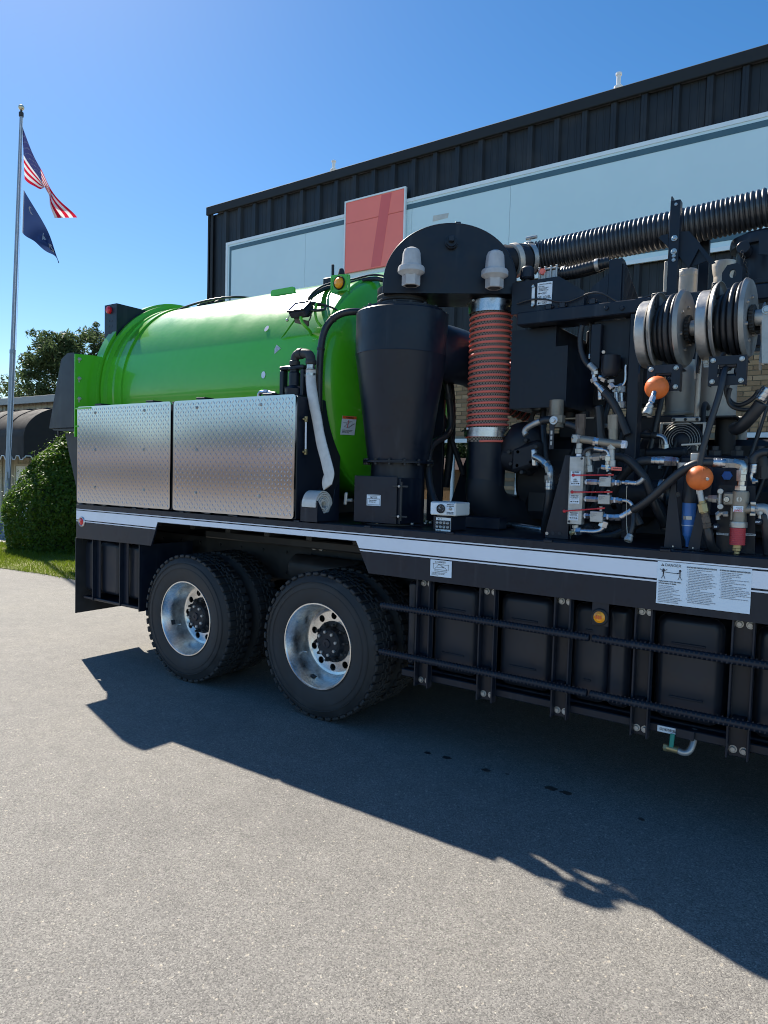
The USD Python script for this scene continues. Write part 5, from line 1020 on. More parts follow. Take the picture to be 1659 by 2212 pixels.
# ---- top frame
yF = .52
zf1 = at('c5', 700, 725, Y=yF)[2]; zf0 = at('c5', 700, 805, Y=yF)[2]; xb0 = at('c5', 178, 820, Y=yF)[0]; print('frame', zf0, zf1, xb0)
obj(T, 'top_beam', [bx(xb0, XF, yF, yF+.10, zf0, zf1, .006)], 'black_paint')
obj(T, 'top_beam', [bx(xb0, XF, 1.9, 2.0, zf0, zf1, .006)], 'black_paint', label='far top frame beam')
for px in (708, 800, 898):
    q = at('c5', px, 760, Y=yF); obj(T, 'beam_bolt', hexnut(q, q-V(0, .012, 0), .014), 'black_paint')
pa, pb_ = at('c5', 838, 1000, Y=yF), at('c5', 893, 1000, Y=yF)
obj(T, 'frame_post', bx(pa[0], pb_[0]+.012, yF+.001, yF+.10, 1.392, zf0-.002, .005), 'black_paint')
for x in (.6, XF-.1): obj(T, 'frame_post', bx(x, x+.1, yF+.001, yF+.1, 1.392, zf0-.002, .005), 'black_paint')
for x in (-2.0, pa[0], XF-.1): obj(T, 'frame_post', bx(x, x+.1, 1.901, 2.0, 1.392, zf0-.002, .005), 'black_paint')
for x in (xb0+.02, pa[0]-.3, .1, XF-.1): obj(T, 'cross_member', bx(x, x+.08, yF+.102, 1.898, zf0+.01, zf1-.003, .005), 'black_paint')
# big black hydraulic tank hung below the beam
yH = .66
h0, h1 = at('c5', 140, 1340, Y=yH), at('c5', 466, 1340, Y=yH); hs1 = at('c5', 408, 985, Y=yH)
obj(T, 'hydraulic_tank', [xz([(-2.0, h1[2]), (h1[0], h1[2]), (h1[0], hs1[2]), (hs1[0], hs1[2]), (hs1[0], zf0-.0), (-2.0, zf0)], yH, 1.45)], 'black_paint', False)
obj(T, 'tank_backing', bx(hs1[0]+.01, pa[0]+.0, 1.2, 1.4, h1[2]+.05, zf1-.01, .01), 'black_matte')
# filter housing with the plate behind
yK = .60
k0, k1 = at('c5', 628, 840, Y=yK), at('c5', 832, 1110, Y=yK); km = at('c5', 690, 1100, Y=yK)
obj(T, 'filter_cover', [bx(k0[0], k1[0], yK+.02, yK+.12, k1[2], zf0-.004, .004), bx(k0[0], at('c5', 685, 900, Y=yK)[0], yK-.03, yK+.0195, k1[2]+.0, zf0-.03, .004)], 'black_paint')
obj(T, 'filter_canister', lathe([(0, -.045), (.035, -.045), (.05, -.03), (.056, .0), (.056, .08), (0, .08)], V(at('c5', 730, 1130, Y=.56)[0], .56, at('c5', 730, 1120, Y=.56)[2]), n=28), 'black_plastic', 35)
obj(T, 'cover_bolt', hexnut(at('c5', 690, 1018, Y=yK-.03), at('c5', 690, 1018, Y=yK-.055), .012), 'steel')
def fit(c, pts, Y, r, mat='zinc', parent=None, name='hose_fitting', nuts=()):
    """a run of pipe fittings through pixel points at depth Y; nuts: (index, half length, factor)"""
    P_ = [at(c, *p, Y=Y) if not isinstance(Y, (list, tuple)) else at(c, *p, Y=Y[i]) for i, p in enumerate(pts)]
    m = [tube(P_, r, 14, max(8, 10*(len(P_)-1)))]
    for i, hl, f in nuts:
        t = nz(P_[min(i+1, len(P_)-1)]-P_[max(i-1, 0)]); m.append(hexnut(P_[i]-t*hl, P_[i]+t*hl, r*f))
    return obj(parent or T, name, m, mat, 35)
def sleeve(c, a, b, Y, r, mat='zinc', parent=None, name='crimp_sleeve'):
    A_, B_ = at(c, *a, Y=Y), at(c, *b, Y=Y); t = nz(B_-A_); L = np.linalg.norm(B_-A_)
    return obj(parent or T, name, lathe([(0, 0), (r*.9, 0), (r, .004), (r, L*.25), (r*.96, L*.27), (r, L*.3), (r, L*.62), (r*.96, L*.64), (r, L*.67), (r, L-.004), (r*.9, L), (0, L)], A_, t, 24), mat, 35)
def hose(c, pts, Y, r, n=60, mat='hose_rubber', name='hydraulic_hose', parent=None):
    P_ = [at(c, *p, Y=Y[i] if isinstance(Y, (list, tuple)) else Y) for i, p in enumerate(pts)]
    return obj(parent or T, name, tube(P_, r, 14, n), mat, True)
fit('c5', [(640, 1140), (636, 1185), (665, 1220)], .56, .015, nuts=((0, .012, 1.5), (1, .014, 1.5)))
sleeve('c5', (665, 1222), (708, 1275), .56, .019)
hose('c5', [(700, 1268), (745, 1320), (770, 1390), (800, 1470)], .57, .017)
fit('c5', [(665, 1165), (695, 1175), (705, 1185)], .57, .016, nuts=((1, .015, 1.5),))
fit('c5', [(735, 1190), (738, 1220), (760, 1222), (790, 1220), (815, 1200), (822, 1150), (824, 1095)], .56, .011, nuts=((0, .01, 1.9), (1, .016, 1.8), (3, .012, 1.7)))
fit('c5', [(765, 1240), (770, 1330)], .57, .015, nuts=((0, .015, 1.5), (1, .018, 1.5))); fit('c5', [(798, 1240), (800, 1330)], .56, .016, nuts=((0, .02, 1.5), (1, .02, 1.4)))
sleeve('c5', (672, 1240), (675, 1300), .60, .02)
hose('c5', [(565, 860), (552, 960), (575, 1060), (640, 1120)], .56, .017)
sleeve('c5', (605, 1090), (645, 1130), .555, .02, 'dull_steel')
hose('c5', [(610, 850), (612, 940), (610, 1030)], .63, .008); sleeve('c5', (610, 1030), (610, 1060), .63, .010)

# ---- oil reservoir with level label on the beam
yO = .56
o0, o1 = at('c5', 176, 770, Y=yO), at('c5', 430, 580, Y=yO); zo1 = at('c5', 300, 590, Y=yO)[2]
xo0, xo1, xo2 = at('c5', 150, 700, Y=yO)[0], at('c5', 425, 600, Y=yO)[0], at('c5', 575, 700, Y=yO)[0]
zo2 = at('c5', 560, 660, Y=yO)[2]; zo0 = zf1+.002
rv = obj(T, 'oil_reservoir', xz([(xo0, zo0), (xo2, zo0), (xo2, zo2), (xo1, zo1), (xo0, zo1)], yO, 1.1), 'black_paint', False)
a0, a1 = at('c5', 302, 612, Y=yO-.002), at('c5', 384, 732, Y=yO-.002); w, h = a1[0]-a0[0], a0[2]-a1[2]
ol = obj(rv, 'level_label', bx(a0[0], a1[0], yO-.0022, yO-.0005, a1[2], a0[2], 0), 'label_white', False)
def tx(s, fx, fz, fh, fw_, bold=True): return text(s, V(a0[0]+fx*w, yO-.0024, a1[2]+fz*h), fh*h, width=fw_*w, bold=bold)
obj(ol, 'lettering', [tx('Check Oil Level Daily', .1, .89, .05, .85), tx('Add oil when:', .03, .80, .045, .45), tx('- All functions are in', .05, .73, .04, .7), tx('  stowed positions.', .05, .675, .04, .6), tx('- Hydraulic oil is cold.', .05, .62, .04, .7), tx('HOT', .36, .46, .10, .28), tx('OIL LEVEL', .02, .26, .12, .92), tx('COLD', .36, .03, .10, .3)], 'print_black', False)
obj(ol, 'arrows', [xz([(a0[0]+.04*w, a1[2]+f*h), (a0[0]+.15*w, a1[2]+(f+.05)*h), (a0[0]+.15*w, a1[2]+(f+.015)*h), (a0[0]+.32*w, a1[2]+(f+.015)*h), (a0[0]+.32*w, a1[2]+(f-.015)*h), (a0[0]+.15*w, a1[2]+(f-.015)*h), (a0[0]+.15*w, a1[2]+(f-.05)*h)], yO-.003, yO-.0023) for f in (.51, .08)], 'print_black', False)
s0, s1 = at('c5', 280, 635, Y=yO), at('c5', 275, 745, Y=yO)
sg_ = obj(rv, 'sight_gauge', bx(s0[0]-.010, s0[0]+.010, yO-.012, yO-.0004, s1[2], s0[2], .003), 'label_white')
for q in (s0, s1): obj(sg_, 'gauge_bolt', hexnut(V(s0[0], yO-.001, q[2]), V(s0[0], yO-.018, q[2]), .011), 'steel')
q = at('c5', 240, 600, Y=.66); fc = V(q[0], .66, zo1)
obj(rv, 'filler_cap', [cy(fc+V(0, 0, .0), fc+V(0, 0, .035), .026, n=20), cy(fc+V(0, 0, .035), fc+V(0, 0, .12), .048, .042, n=28, b=.012)], 'black_plastic')
m0, m1 = at('c5', 305, 580, Y=.64), at('c5', 428, 515, Y=.64)
mb = obj(rv, 'return_filter', [bx(m0[0], m1[0], .62, .78, zo1+.001, zo1+.012, .003), bx(m0[0]+.012, m1[0]-.012, .635, .765, zo1+.0125, m1[2]-.012, .006), bx(m0[0]+.004, m1[0]-.004, .625, .775, m1[2]-.0115, m1[2], .004)], 'dull_steel')
for fx in (.08, .36, .64, .92): obj(mb, 'filter_bolt', [cy(V(m0[0]+(m1[0]-m0[0])*fx, .63, m1[2]), V(m0[0]+(m1[0]-m0[0])*fx, .63, m1[2]+.012), .008, n=8), cy(V(m0[0]+(m1[0]-m0[0])*fx, .628, zo1+.013), V(m0[0]+(m1[0]-m0[0])*fx, .628, m1[2]), .006, n=8)], 'dull_steel')
q = at('c5', 333, 545, Y=.63); obj(mb, 'pressure_dial', [lathe([(0, .012), (.016, .012), (.019, .016), (.021, 0)], q, (0, -1, 0), 24)], 'sign_red', True)
obj(rv, 'filter_hose', ribbed([at('c5', 430, 555, Y=.68), at('c5', 500, 545, Y=.68), at('c5', 600, 520, Y=.70), at('c5', 720, 490, Y=.74)], .033, .02, .003, 20, 4), 'hose_rubber', True)
obj(rv, 'lower_filter_hose', tube([at('c5', 450, 575, Y=.72), at('c5', 560, 560, Y=.72), at('c5', 690, 520, Y=.76)], .022, 12), 'hose_rubber', True)
for px, py in ((460, 548), (655, 505)):
    q = at('c5', px, py, Y=.69); obj(rv, 'hose_clip', lathe([(.035, -.012), (.039, -.012), (.039, .012), (.035, .012)], q, V(1, 0, .08), 24), 'dull_steel', True)
# clips and wire along the beam
for px, py in ((370, 735), (628, 690), (450, 735)):
    q = at('c5', px, py, Y=yF+.03); obj(T, 'beam_clip', [bx(q[0]-.018, q[0]+.018, yF+.01, yF+.05, zf1+.001, zf1+.035, .004), cy(V(q[0]-.03, yF+.03, zf1+.02), V(q[0]+.03, yF+.03, zf1+.02), .009, n=8)], 'black_plastic')
obj(T, 'beam_wire', tube([at('c5', x, y, Y=yF+.02) for x, y in ((180, 735), (370, 712), (470, 722), (560, 690), (640, 668), (720, 690), (800, 725), (950, 690), (1060, 672))], .006, 6, 70), 'hose_rubber', True)
# cooler with finned side
yC = .60
f0, f1 = at('c5', 715, 700, Y=yC), at('c5', 800, 700, Y=yC); zc1 = at('c5', 770, 468, Y=yC)[2]
co = obj(T, 'oil_cooler', yz([(yC, zf1+.002), (1.02, zf1+.002), (1.02, zc1-.17), (yC+.06, zc1), (yC, zc1)], f0[0], f1[0]-.01), 'black_paint', False)
for k in range(22):
    y = yC+.015+k*.018; zt_k = zc1-.01 if y < yC+.06 else zc1-.01-(y-yC-.06)*.17/(.36)
    obj(co, 'fin', bx(f1[0]-.0095, f1[0]+.002, y, y+.006, zf1+.02, zt_k-.02, .001), 'black_paint')
obj(co, 'cooler_bracket', xz([(f0[0]-.16, zf1+.002), (f0[0]-.002, zf1+.002), (f0[0]-.002, zc1-.08), (f0[0]-.10, zc1-.15)], yC, yC+.012), 'black_paint', False)
obj(T, 'pale_drum', cy(V(f1[0]-.15, 1.35, zf1+.01), V(f1[0]-.15, 1.35, zf1+.16), .28, n=40, b=.02), 'exhaust_metal')

# ---- the long corrugated hose on its rack
yB = .95
hc = [at('c5', 180, 478, Y=.80), at('c5', 300, 462, Y=.93), at('c5', 600, 400, Y=yB), at('c5', 900, 335, Y=yB), at('c5', 1300, 250, Y=yB), at('c5', 1659, 165, Y=yB)]
dirn = nz(hc[-1]-hc[-2]); hc += [hc[-1]+dirn*.8, hc[-1]+dirn*1.6]
rB = size('c5', 88, hc[2])
bh = obj(T, 'corrugated_hose', ribbed(hc, rB, .0335, .0105, 40, 7), 'gloss_hose', True)
obj(bh, 'hose_cuff', tube([hc[0]-V(.10, .03, -.02), hc[0], hc[0]+(hc[1]-hc[0])*.35], rB*.93, 32, 12), 'black_matte', 30)
cd = nz(hc[1]-hc[0])
obj(bh, 'end_flange', lathe([(rB*.9, -.02), (rB*1.12, -.02), (rB*1.16, -.01), (rB*1.16, .012), (rB*1.1, .02), (rB*.9, .02)], hc[0]-cd*.02, cd, 44), 'exhaust_metal', 30)
q = hc[0]+cd*.10
cl_ = obj(bh, 'hose_clamp', lathe([(rB*.95, -.018), (rB*1.0, -.018), (rB*1.0, .018), (rB*.95, .018)], q, cd, 44), 'dull_steel', 30)
obj(cl_, 'clamp_screw', [bx(q[0]-.02, q[0]+.02, q[1]-.03, q[1]+.03, q[2]+rB*.98, q[2]+rB*1.12, .004), cy(q+V(0, 0, rB*1.1), q+V(.0, 0, rB*1.4), .007, n=10), cy(q+V(-.03, 0, rB*1.4), q+V(.05, 0, rB*1.42), .012, n=10)], 'dull_steel')
# rack posts and wing plates
yQ = .70
q0, q1 = at('c5', 1075, 130, Y=yQ), at('c5', 1128, 660, Y=yQ); zq = q0[2]; xq0 = at('c5', 1072, 400, Y=yQ)[0]; xq1 = at('c5', 1130, 400, Y=yQ)[0]
rk_ = obj(T, 'hose_rack_post', [bx(xq0, xq1, yQ, yQ+.008, zf1-.05, zq, .002), bx(xq1-.008, xq1, yQ+.0085, yQ+.06, zf1-.05, zq+.0, .002), bx(xq0, xq0+.008, yQ+.0085, yQ+.06, zf1-.05, zq+.03, .002)], 'black_paint')
for px, py, s in ((1107, 348, 1), (1104, 426, 1), (1117, 148, .5), (1104, 452, .6), (1103, 476, .6)):
    q = at('c5', px, py, Y=yQ-.001); obj(rk_, 'bolt', [cy(q, q-V(0, .004, 0), .018*s, n=18), hexnut(q-V(0, .004, 0), q-V(0, .012*s, 0), .012*s)], 'steel')
def plate(c, pts, Y, name, mat='black_paint', t=.008, parent=None): 
    P_ = [at(c, *p, Y=Y) for p in pts]; return obj(parent or T, name, xz([(p[0], p[2]) for p in P_], Y, Y+t), mat, False)
plate('c5', [(1015, 345), (1030, 330), (1072, 322), (1072, 402)], yQ+.01, 'rack_wing')
plate('c5', [(1134, 308), (1195, 306), (1350, 492), (1320, 502), (1250, 410), (1190, 524), (1132, 450)], yQ+.03, 'rack_wing')
plate('c5', [(1190, 306), (1245, 360), (1310, 455), (1352, 494), (1300, 480), (1186, 524), (1132, 455), (1134, 330)], yQ+.05, 'rack_wing')
w0, w1 = at('c5', 1248, 500, Y=1.05), at('c5', 1308, 500, Y=1.05)
obj(T, 'hose_rack_post', bx(w0[0], w1[0], 1.05, 1.09, zf1-.05, at('c5', 1280, 355, Y=1.05)[2], .003), 'black_paint')
# mufflers / exhaust stacks behind
def vcyl(c, xl, xr, y0, y1, Y, mat, name, parent=None, n=40, extra=()):
    A_, r = vert(c, xl, xr, (y0+y1)/2, Y); z1, z0 = at(c, (xl+xr)/2, y0, Y=Y-r)[2], at(c, (xl+xr)/2, y1, Y=Y-r)[2]
    b = V(A_[0], Y, 0); return obj(parent or T, name, cy(b+V(0, 0, z0), b+V(0, 0, z1), r, n=n, b=.006), mat), b, r, z0, z1
m1, b, r, z0, z1 = vcyl('c5', 1122, 1245, 520, 680, 1.45, 'exhaust_metal', 'muffler')
obj(m1, 'muffler_band', [lathe([(r*1.0, z1-.05), (r*1.04, z1-.045), (r*1.04, z1-.02), (r*1.0, z1-.015)], b, n=40)], 'exhaust_metal', True)
m2, b, r, z0, z1 = vcyl('c5', 1336, 1450, 520, 700, 1.45, 'exhaust_metal', 'muffler')
obj(m2, 'flared_collar', lathe([(r*1.0, z1-.05), (r*1.2, z1+.01), (r*1.24, z1+.05), (r*1.1, z1+.052)], b, n=40), 'exhaust_metal', True)
m3, b, r, z0, z1 = vcyl('c5', 1044, 1066, 482, 670, 1.3, 'exhaust_metal', 'exhaust_pipe')
# black inlet silencer at the right edge
bs, b, r, z0, z1 = vcyl('c5', 1470, 1800, 310, 610, .95, 'black_paint', 'inlet_silencer')
obj(bs, 'silencer_flange', [lathe([(r*.9, z1-.06), (r*1.22, z1-.055), (r*1.25, z1-.03), (r*1.22, z1-.0), (r*.8, z1+.03), (0, z1+.035)], b, n=56), lathe([(r*.9, z0), (r*1.15, z0), (r*1.15, z0+.02), (r*.9, z0+.03)], b, n=56)], 'black_paint', 30)
obj(bs, 'lift_lug', xz(Polygon([(-.055, -.07), (.05, -.07), (.05, .05), (.02, .075), (-.03, .07), (-.055, .03)], [[(.018*math.cos(a), .018+.024*math.sin(a)) for a in np.linspace(0, 6.28, 13)[:-1]]]), .70, .715).apply_translation(V(at('c5', 1450, 575, Y=.70)[0], 0, at('c5', 1450, 575, Y=.70)[2])), 'black_paint', False)
q = at('c5', 1512, 400, Y=.72); obj(bs, 'drain_boss', [cy(q+V(0, .12, 0), q, .035, n=20)], 'black_paint')
obj(bs, 'chain', [lathe([(.008, -.003), (.010, 0), (.008, .003), (.006, 0), (.008, -.003)], q+V(.004*k, -.015, -.03-.016*k), (V(1, .3, 0) if k % 2 else V(.2, 1, 0)), 10) for k in range(10)], 'dark_metal', True)
plate('c5', [(1605, 310), (1700, 310), (1700, 450), (1605, 440)], .66, 'silencer_tag')
# big silver drums below the beam
sd1, b, r, z0, z1 = vcyl('c6', 1055, 1232, -150, 195, 1.35, 'silver_drum', 'silver_drum')
obj(sd1, 'drum_seam', lathe([(r, z0+.02), (r+.01, z0+.02), (r+.01, z0+.04), (r, z0+.04)], b, n=40), 'silver_drum', True)
sd2, b, r, z0, z1 = vcyl('c6', 1250, 1478, -150, 195, 1.25, 'silver_drum', 'silver_drum'); 
obj(sd2, 'drum_shelf', [bx(b[0]-.55, b[0]+r+.04, 1.0, 1.6, z0-.015, z0-.003, .003)], 'dark_metal')
vcyl('c6', 1230, 1262, -160, 195, 1.0, 'exhaust_metal', 'exhaust_pipe')
vcyl('c6', 1345, 1470, 200, 420, 1.2, 'dark_metal', 'pump_drum'); vcyl('c6', 1470, 1535, 190, 400, 1.5, 'silver_drum', 'exhaust_pipe')
# ---- hose reels
def reel(c, fx, fy, hpx, Y, left, roller, ball_hose):
    ctr = at(c, fx, fy, Y=Y); R = size(c, hpx/2, ctr)*1.05; aa = math.radians(-3.5); ax = V(math.cos(aa), math.sin(aa), 0)
    g = asm(T, 'hose_reel')
    W = left
    def fl(s): return lathe([(.03, -.002), (R*.5, -.004), (R*.62, -.010), (R*.93, -.012), (R*.97, -.004), (R*.985, .006), (R, .006), (R, .001), (R*.975, -.006), (R*.94, -.016), (R*.62, -.014), (R*.5, -.008), (.03, -.006)] if s < 0 else [(.03, .002), (R*.5, .004), (R*.62, .010), (R*.93, .012), (R*.97, .004), (R*.985, -.006), (R, -.006), (R, -.001), (R*.975, .006), (R*.94, .016), (R*.62, .014), (R*.5, .008), (.03, .006)], ctr+ax*(0 if s > 0 else -W), ax, 72)
    for s in (1, -1):
        f_ = obj(g, 'flange', fl(s), 'reel_steel', 30)
        for k in range(6):
            a = k*np.pi/3+.4; u, v, _ = frame(ax); q = ctr+ax*((.011) if s > 0 else -W-.011)+(u*math.cos(a)+v*math.sin(a))*R*.55; obj(f_, 'bolt', hexnut(q-ax*.006, q+ax*.010, .009), 'steel')
    obj(g, 'drum', cy(ctr-ax*(W-.01), ctr-ax*.01, R*.5, n=36), 'dark_metal')
    n = 4
    for layer, (rr_, cnt, o) in enumerate(((R*.87, 2, 0), (R*.76, 3, 0), (R*.66, 4, 0))):
        m = []
        for k in range(cnt):
            q = ctr-ax*(W*(.13+.24*k+.02*layer)); th_ = np.linspace(0, 2*np.pi, 60, endpoint=False); u, v, _ = frame(ax)
            m.append(lathe([(rr_+.0145*math.cos(t), .0145*math.sin(t)) for t in np.linspace(0, 2*np.pi, 11)], q+V(0, 0, -.004*k), ax, 60))
        obj(g, 'hose_coil', m if len(m) > 1 else m[0], 'hose_rubber', True)
    # spring housing on the far end
    obj(g, 'spring_case', lathe([(0, 0), (R*.86, 0), (R*.88, .005), (R*.88, .05), (R*.86, .055), (0, .055)], ctr-ax*(W+.085)-V(0, 0, R*.06), ax, 64), 'dull_steel', 30)
    cq = ctr-ax*(W+.022)+V(0, -.05, R*.72); obj(g, 'case_bracket', [obox(cq, ax*.016, V(0, .03, 0), V(0, 0, .045), .006)]+[hexnut(cq+V(0, -.03, z), cq+V(0, -.045, z), .010) for z in (-.02, .02)], 'dark_metal')
    # near end: ratchet, bearing, swivel and support arm
    obj(g, 'ratchet', [cy(ctr+ax*.012, ctr+ax*.035, R*.30, n=36)]+[obox(ctr+ax*.024+(frame(ax)[0]*math.cos(a)+frame(ax)[1]*math.sin(a))*R*.30, ax*.010, V(0, .006, 0), V(0, 0, .006), .001) for a in np.arange(20)*2*np.pi/20], 'dark_metal')
    obj(g, 'bearing', [cy(ctr+ax*.036, ctr+ax*.075, R*.20, n=32), cy(ctr+ax*.0755, ctr+ax*.10, R*.13, n=24)], 'dull_steel')
    obj(g, 'swivel', [cy(ctr+ax*.10, ctr+ax*.16, R*.08, n=18), hexnut(ctr+ax*.12, ctr+ax*.14, R*.11), cy(ctr+ax*.15+V(0, .05, 0), ctr+ax*.15-V(0, .05, 0), R*.085, n=16)], 'dull_steel')
    n_ = ax; arm = [(-.06, .30), (.10, .42), (.22, .36), (.24, -.2), (.12, -1.0), (.02, -1.28), (-.10, -1.30), (-.16, -1.1), (-.04, -.6), (-.20, -.2)]
    am = poly_mesh([(a*R, b*R) for a, b in arm], .008); v_ = V(0, 0, 1); u_ = np.cross(v_, ax); place(am, ctr+ax*.062+u_*.03, u_, v_, ax); 
    ar = obj(g, 'support_arm', am, 'reel_steel', False)
    for a, b in ((-.05, -1.12), (-.02, -1.0), (.02, .2), (.14, .1), (-.02, -.45), (.1, -.3)):
        q = ctr+ax*.07+u_*(.03+a*R)+v_*(b*R); obj(ar, 'bolt', hexnut(q, q+ax*.014, .012), 'steel')
    am2 = poly_mesh([(a*R*1.0, b*R) for a, b in arm], .008); place(am2, ctr-ax*(W+.10), u_, v_, ax); obj(g, 'support_arm', am2, 'black_paint', False)
    # roller guide
    (x0, y0), (x1, y1), Yg = roller
    A_, B_ = at(c, x0, y0, Y=Yg), at(c, x1, y1, Y=Yg); xa, xb, zt, zb__ = A_[0], B_[0], A_[2]-.0, B_[2]
    fr = Polygon(shbox(xa, zb__, xb, zt)).difference(shbox(xa+.042, zb__+.042, xb-.042, zt-.042))
    rg = obj(g, 'roller_guide', [xz(fr, Yg, Yg+.008), bx(xa, xa+.008, Yg+.0085, Yg+.06, zb__, zt, .002), bx(xb-.008, xb, Yg+.0085, Yg+.06, zb__, zt, .002), bx(xa+.01, xb-.01, Yg+.05, ctr[1], zt-.012, zt-.004, .002)], 'black_paint', False)
    for z in (zt-.045, zb__+.045): obj(rg, 'roller', cy(V(xa+.045, Yg+.022, z), V(xb-.045, Yg+.022, z), .014, n=16), 'black_plastic')
    for x in (xa+.045, xb-.045): obj(rg, 'roller', cy(V(x, Yg+.026, zb__+.06), V(x, Yg+.026, zt-.06), .012, n=16), 'black_plastic')
    for x in (xa+.02, xb-.02):
        for z in (zb__+.02, zt-.02): obj(rg, 'bolt', [cy(V(x, Yg, z), V(x, Yg-.004, z), .013, n=16), hexnut(V(x, Yg-.004, z), V(x, Yg-.012, z), .010)], 'steel')
    obj(g, 'reel_mount', bx(ctr[0]-W-.1, ctr[0]+.10, ctr[1]+.06, yF-.002 if ctr[1]+.06 < yF-.02 else ctr[1]+.10, ctr[2]-R*.25, ctr[2]+R*.25, .005), 'black_paint')
    return g, ctr, R, V((xa+xb)/2, Yg, (zt+zb__)/2)
yRL = .34
g1, c1r, R1, gd1 = reel('c5', 1165, 882, 432, yRL, .125, ((948, 1100), (1136, 1245), .14), None)
g2, c2r, R2, gd2 = reel('c5', 1540, 822, 446, yRL, .13, ((1312, 1047), (1525, 1208), .14), None)
# mounting plate between reels and at the right edge
plate('c5', [(1280, 860), (1310, 860), (1310, 1108), (1280, 1108)], .36, 'reel_side_plate', 'dull_steel')
rp = plate('c5', [(1622, 760), (1700, 760), (1700, 1085), (1622, 1085)], .30, 'reel_side_plate', 'dull_steel')
q = at('c5', 1650, 770, Y=.30); obj(rp, 'bolt', [cy(q, q-V(0, .004, 0), .022, n=18), hexnut(q, q-V(0, .014, 0), .015)], 'steel')
q = at('c5', 1296, 1078, Y=.36); obj(T, 'plate_bolt', [cy(q, q-V(0, .004, 0), .018, n=18), hexnut(q, q-V(0, .012, 0), .012)], 'dull_steel')
# floats and hose ends
bq = at('c5', 1004, 1228, Y=.10); rb1 = size('c5', 68, bq)
b1_ = obj(g1, 'orange_ball', sph(bq, rb1, 4), 'orange_rubber', True)
obj(g1, 'ball_seam', lathe([(rb1-.0005, -.001), (rb1+.0012, 0), (rb1-.0005, .001)], bq, nz(V(.3, .3, 1)), 48), 'orange_rubber', True)
obj(g1, 'hose_tail', tube([gd1+V(-.02, .05, -.02), gd1+V(-.03, -.005, -.03), bq], .014, 12), 'hose_rubber', True)
fit('c6', [(990, 50), (975, 95), (960, 130)], [.05, .02, .0], .0135, nuts=((1, .02, 1.25),), parent=g1)
A_ = at('c6', 966, 120, Y=.0); B_ = at('c6', 944, 176, Y=-.02); d_ = nz(B_-A_)
obj(g1, 'quick_coupler', lathe([(.014, 0), (.019, .006), (.019, .02), (.017, .024), (.022, .028), (.023, .05), (.020, .058), (.014, .058), (.012, .03), (0, .03)], A_, d_, 24), 'dull_steel', 30)
q2_ = at('c6', 1256, 553, Y=.06); rb2 = size('c6', 74, q2_)
obj(g2, 'orange_ball', sph(q2_, rb2, 4), 'orange_rubber', True)
obj(g2, 'ball_seam', lathe([(rb2-.0005, -.001), (rb2+.0012, 0), (rb2-.0005, .001)], q2_, nz(V(1, .35, -.12)), 48), 'orange_rubber', True)
q = at('c6', 1303, 560, Y=.0); obj(g2, 'ball_screw', cy(q, q-V(0, .004, 0), .008, n=12), 'dull_steel')
P_ = [gd2+V(0, .06, .02), gd2+V(-.01, .0, 0)]+[at('c6', x, y, Y=Y) for x, y, Y in ((1380, 30, .10), (1335, 180, .08), (1290, 330, .065), (1262, 440, .06), (1256, 500, .06))]
obj(g2, 'hose_tail', tube(P_, .0155, 14, 60), 'hose_rubber', True)
obj(g2, 'hose_bracket', obox(at('c6', 1228, 430, Y=.09), V(.018, 0, 0), V(0, .012, 0), V(0, 0, .02), .003), 'dull_steel')
fit('c6', [(1256, 630), (1262, 660), (1268, 690)], .07, .015, 'dull_steel', g2, nuts=((0, .016, 1.1),))
fit('c6', [(1270, 690), (1278, 730), (1285, 760)], .08, .018, 'brass', g2, nuts=((1, .022, 1.35),))
fit('c6', [(1285, 760), (1295, 800), (1302, 835)], .09, .017, 'rust_brown', g2, nuts=((1, .016, 1.2), (2, .012, 1.3)))
hose('c6', [(1302, 835), (1312, 900), (1325, 950), (1350, 985)], [.10, .10, .12, .16], .022, parent=g2)

# ---- valve manifold
yM = .14
ma, mb_, mc, md = at('c6', 490, 425, Y=yM), at('c6', 572, 428, Y=yM), at('c6', 560, 830, Y=yM), at('c6', 475, 825, Y=yM)
xm0, xm1, zm0, zm1 = (ma[0]+md[0])/2, (mb_[0]+mc[0])/2, (mc[2]+md[2])/2, (ma[2]+mb_[2])/2; print('manifold', ma, mb_, mc, md)
mf = obj(T, 'valve_manifold', bx(xm0, xm1, yM, yM+.055, zm0, zm1, .003), 'dull_steel')
for x, z in ((xm1-.012, zm1-.012), (xm0+.012, zm0+.015)): obj(mf, 'socket_screw', cy(V(x, yM, z), V(x, yM-.002, z), .007, n=14), 'print_black')
xw = [at('c6', 1*x, y, Y=yM+.03) for x, y in ((455, 418), (490, 420), (470, 922), (335, 915), (335, 888))]
bk = obj(T, 'manifold_bracket', xz([(p[0], p[2] if i != 2 and i != 3 else 1.392) for i, p in enumerate(xw)], yM+.056, yM+.064), 'black_paint', False)
obj(bk, 'bracket_flange', bx(xm0-.005, xm0+.003, yM+.065, yM+.18, 1.392, zm1, .002), 'black_paint')
for i, px in enumerate((357, 392, 431)):
    q = at('c6', px, 880, Y=yM+.055); obj(bk, 'bolt' if i == 0 else 'hole', cy(q, q-V(0, .004 if i == 0 else .001, 0), .010, n=16, b=.0003), 'steel' if i == 0 else 'print_black')
VL = [((498, 512), (552, 600), ('AIR PURGE',), ('AIR', 'PURGE')), ((492, 650), (546, 707), (), ('INTERIOR TANK', 'FLUSHOUT')), ((487, 752), (540, 804), (), ('HYDROEXCAVATION', 'CONTROL'))]
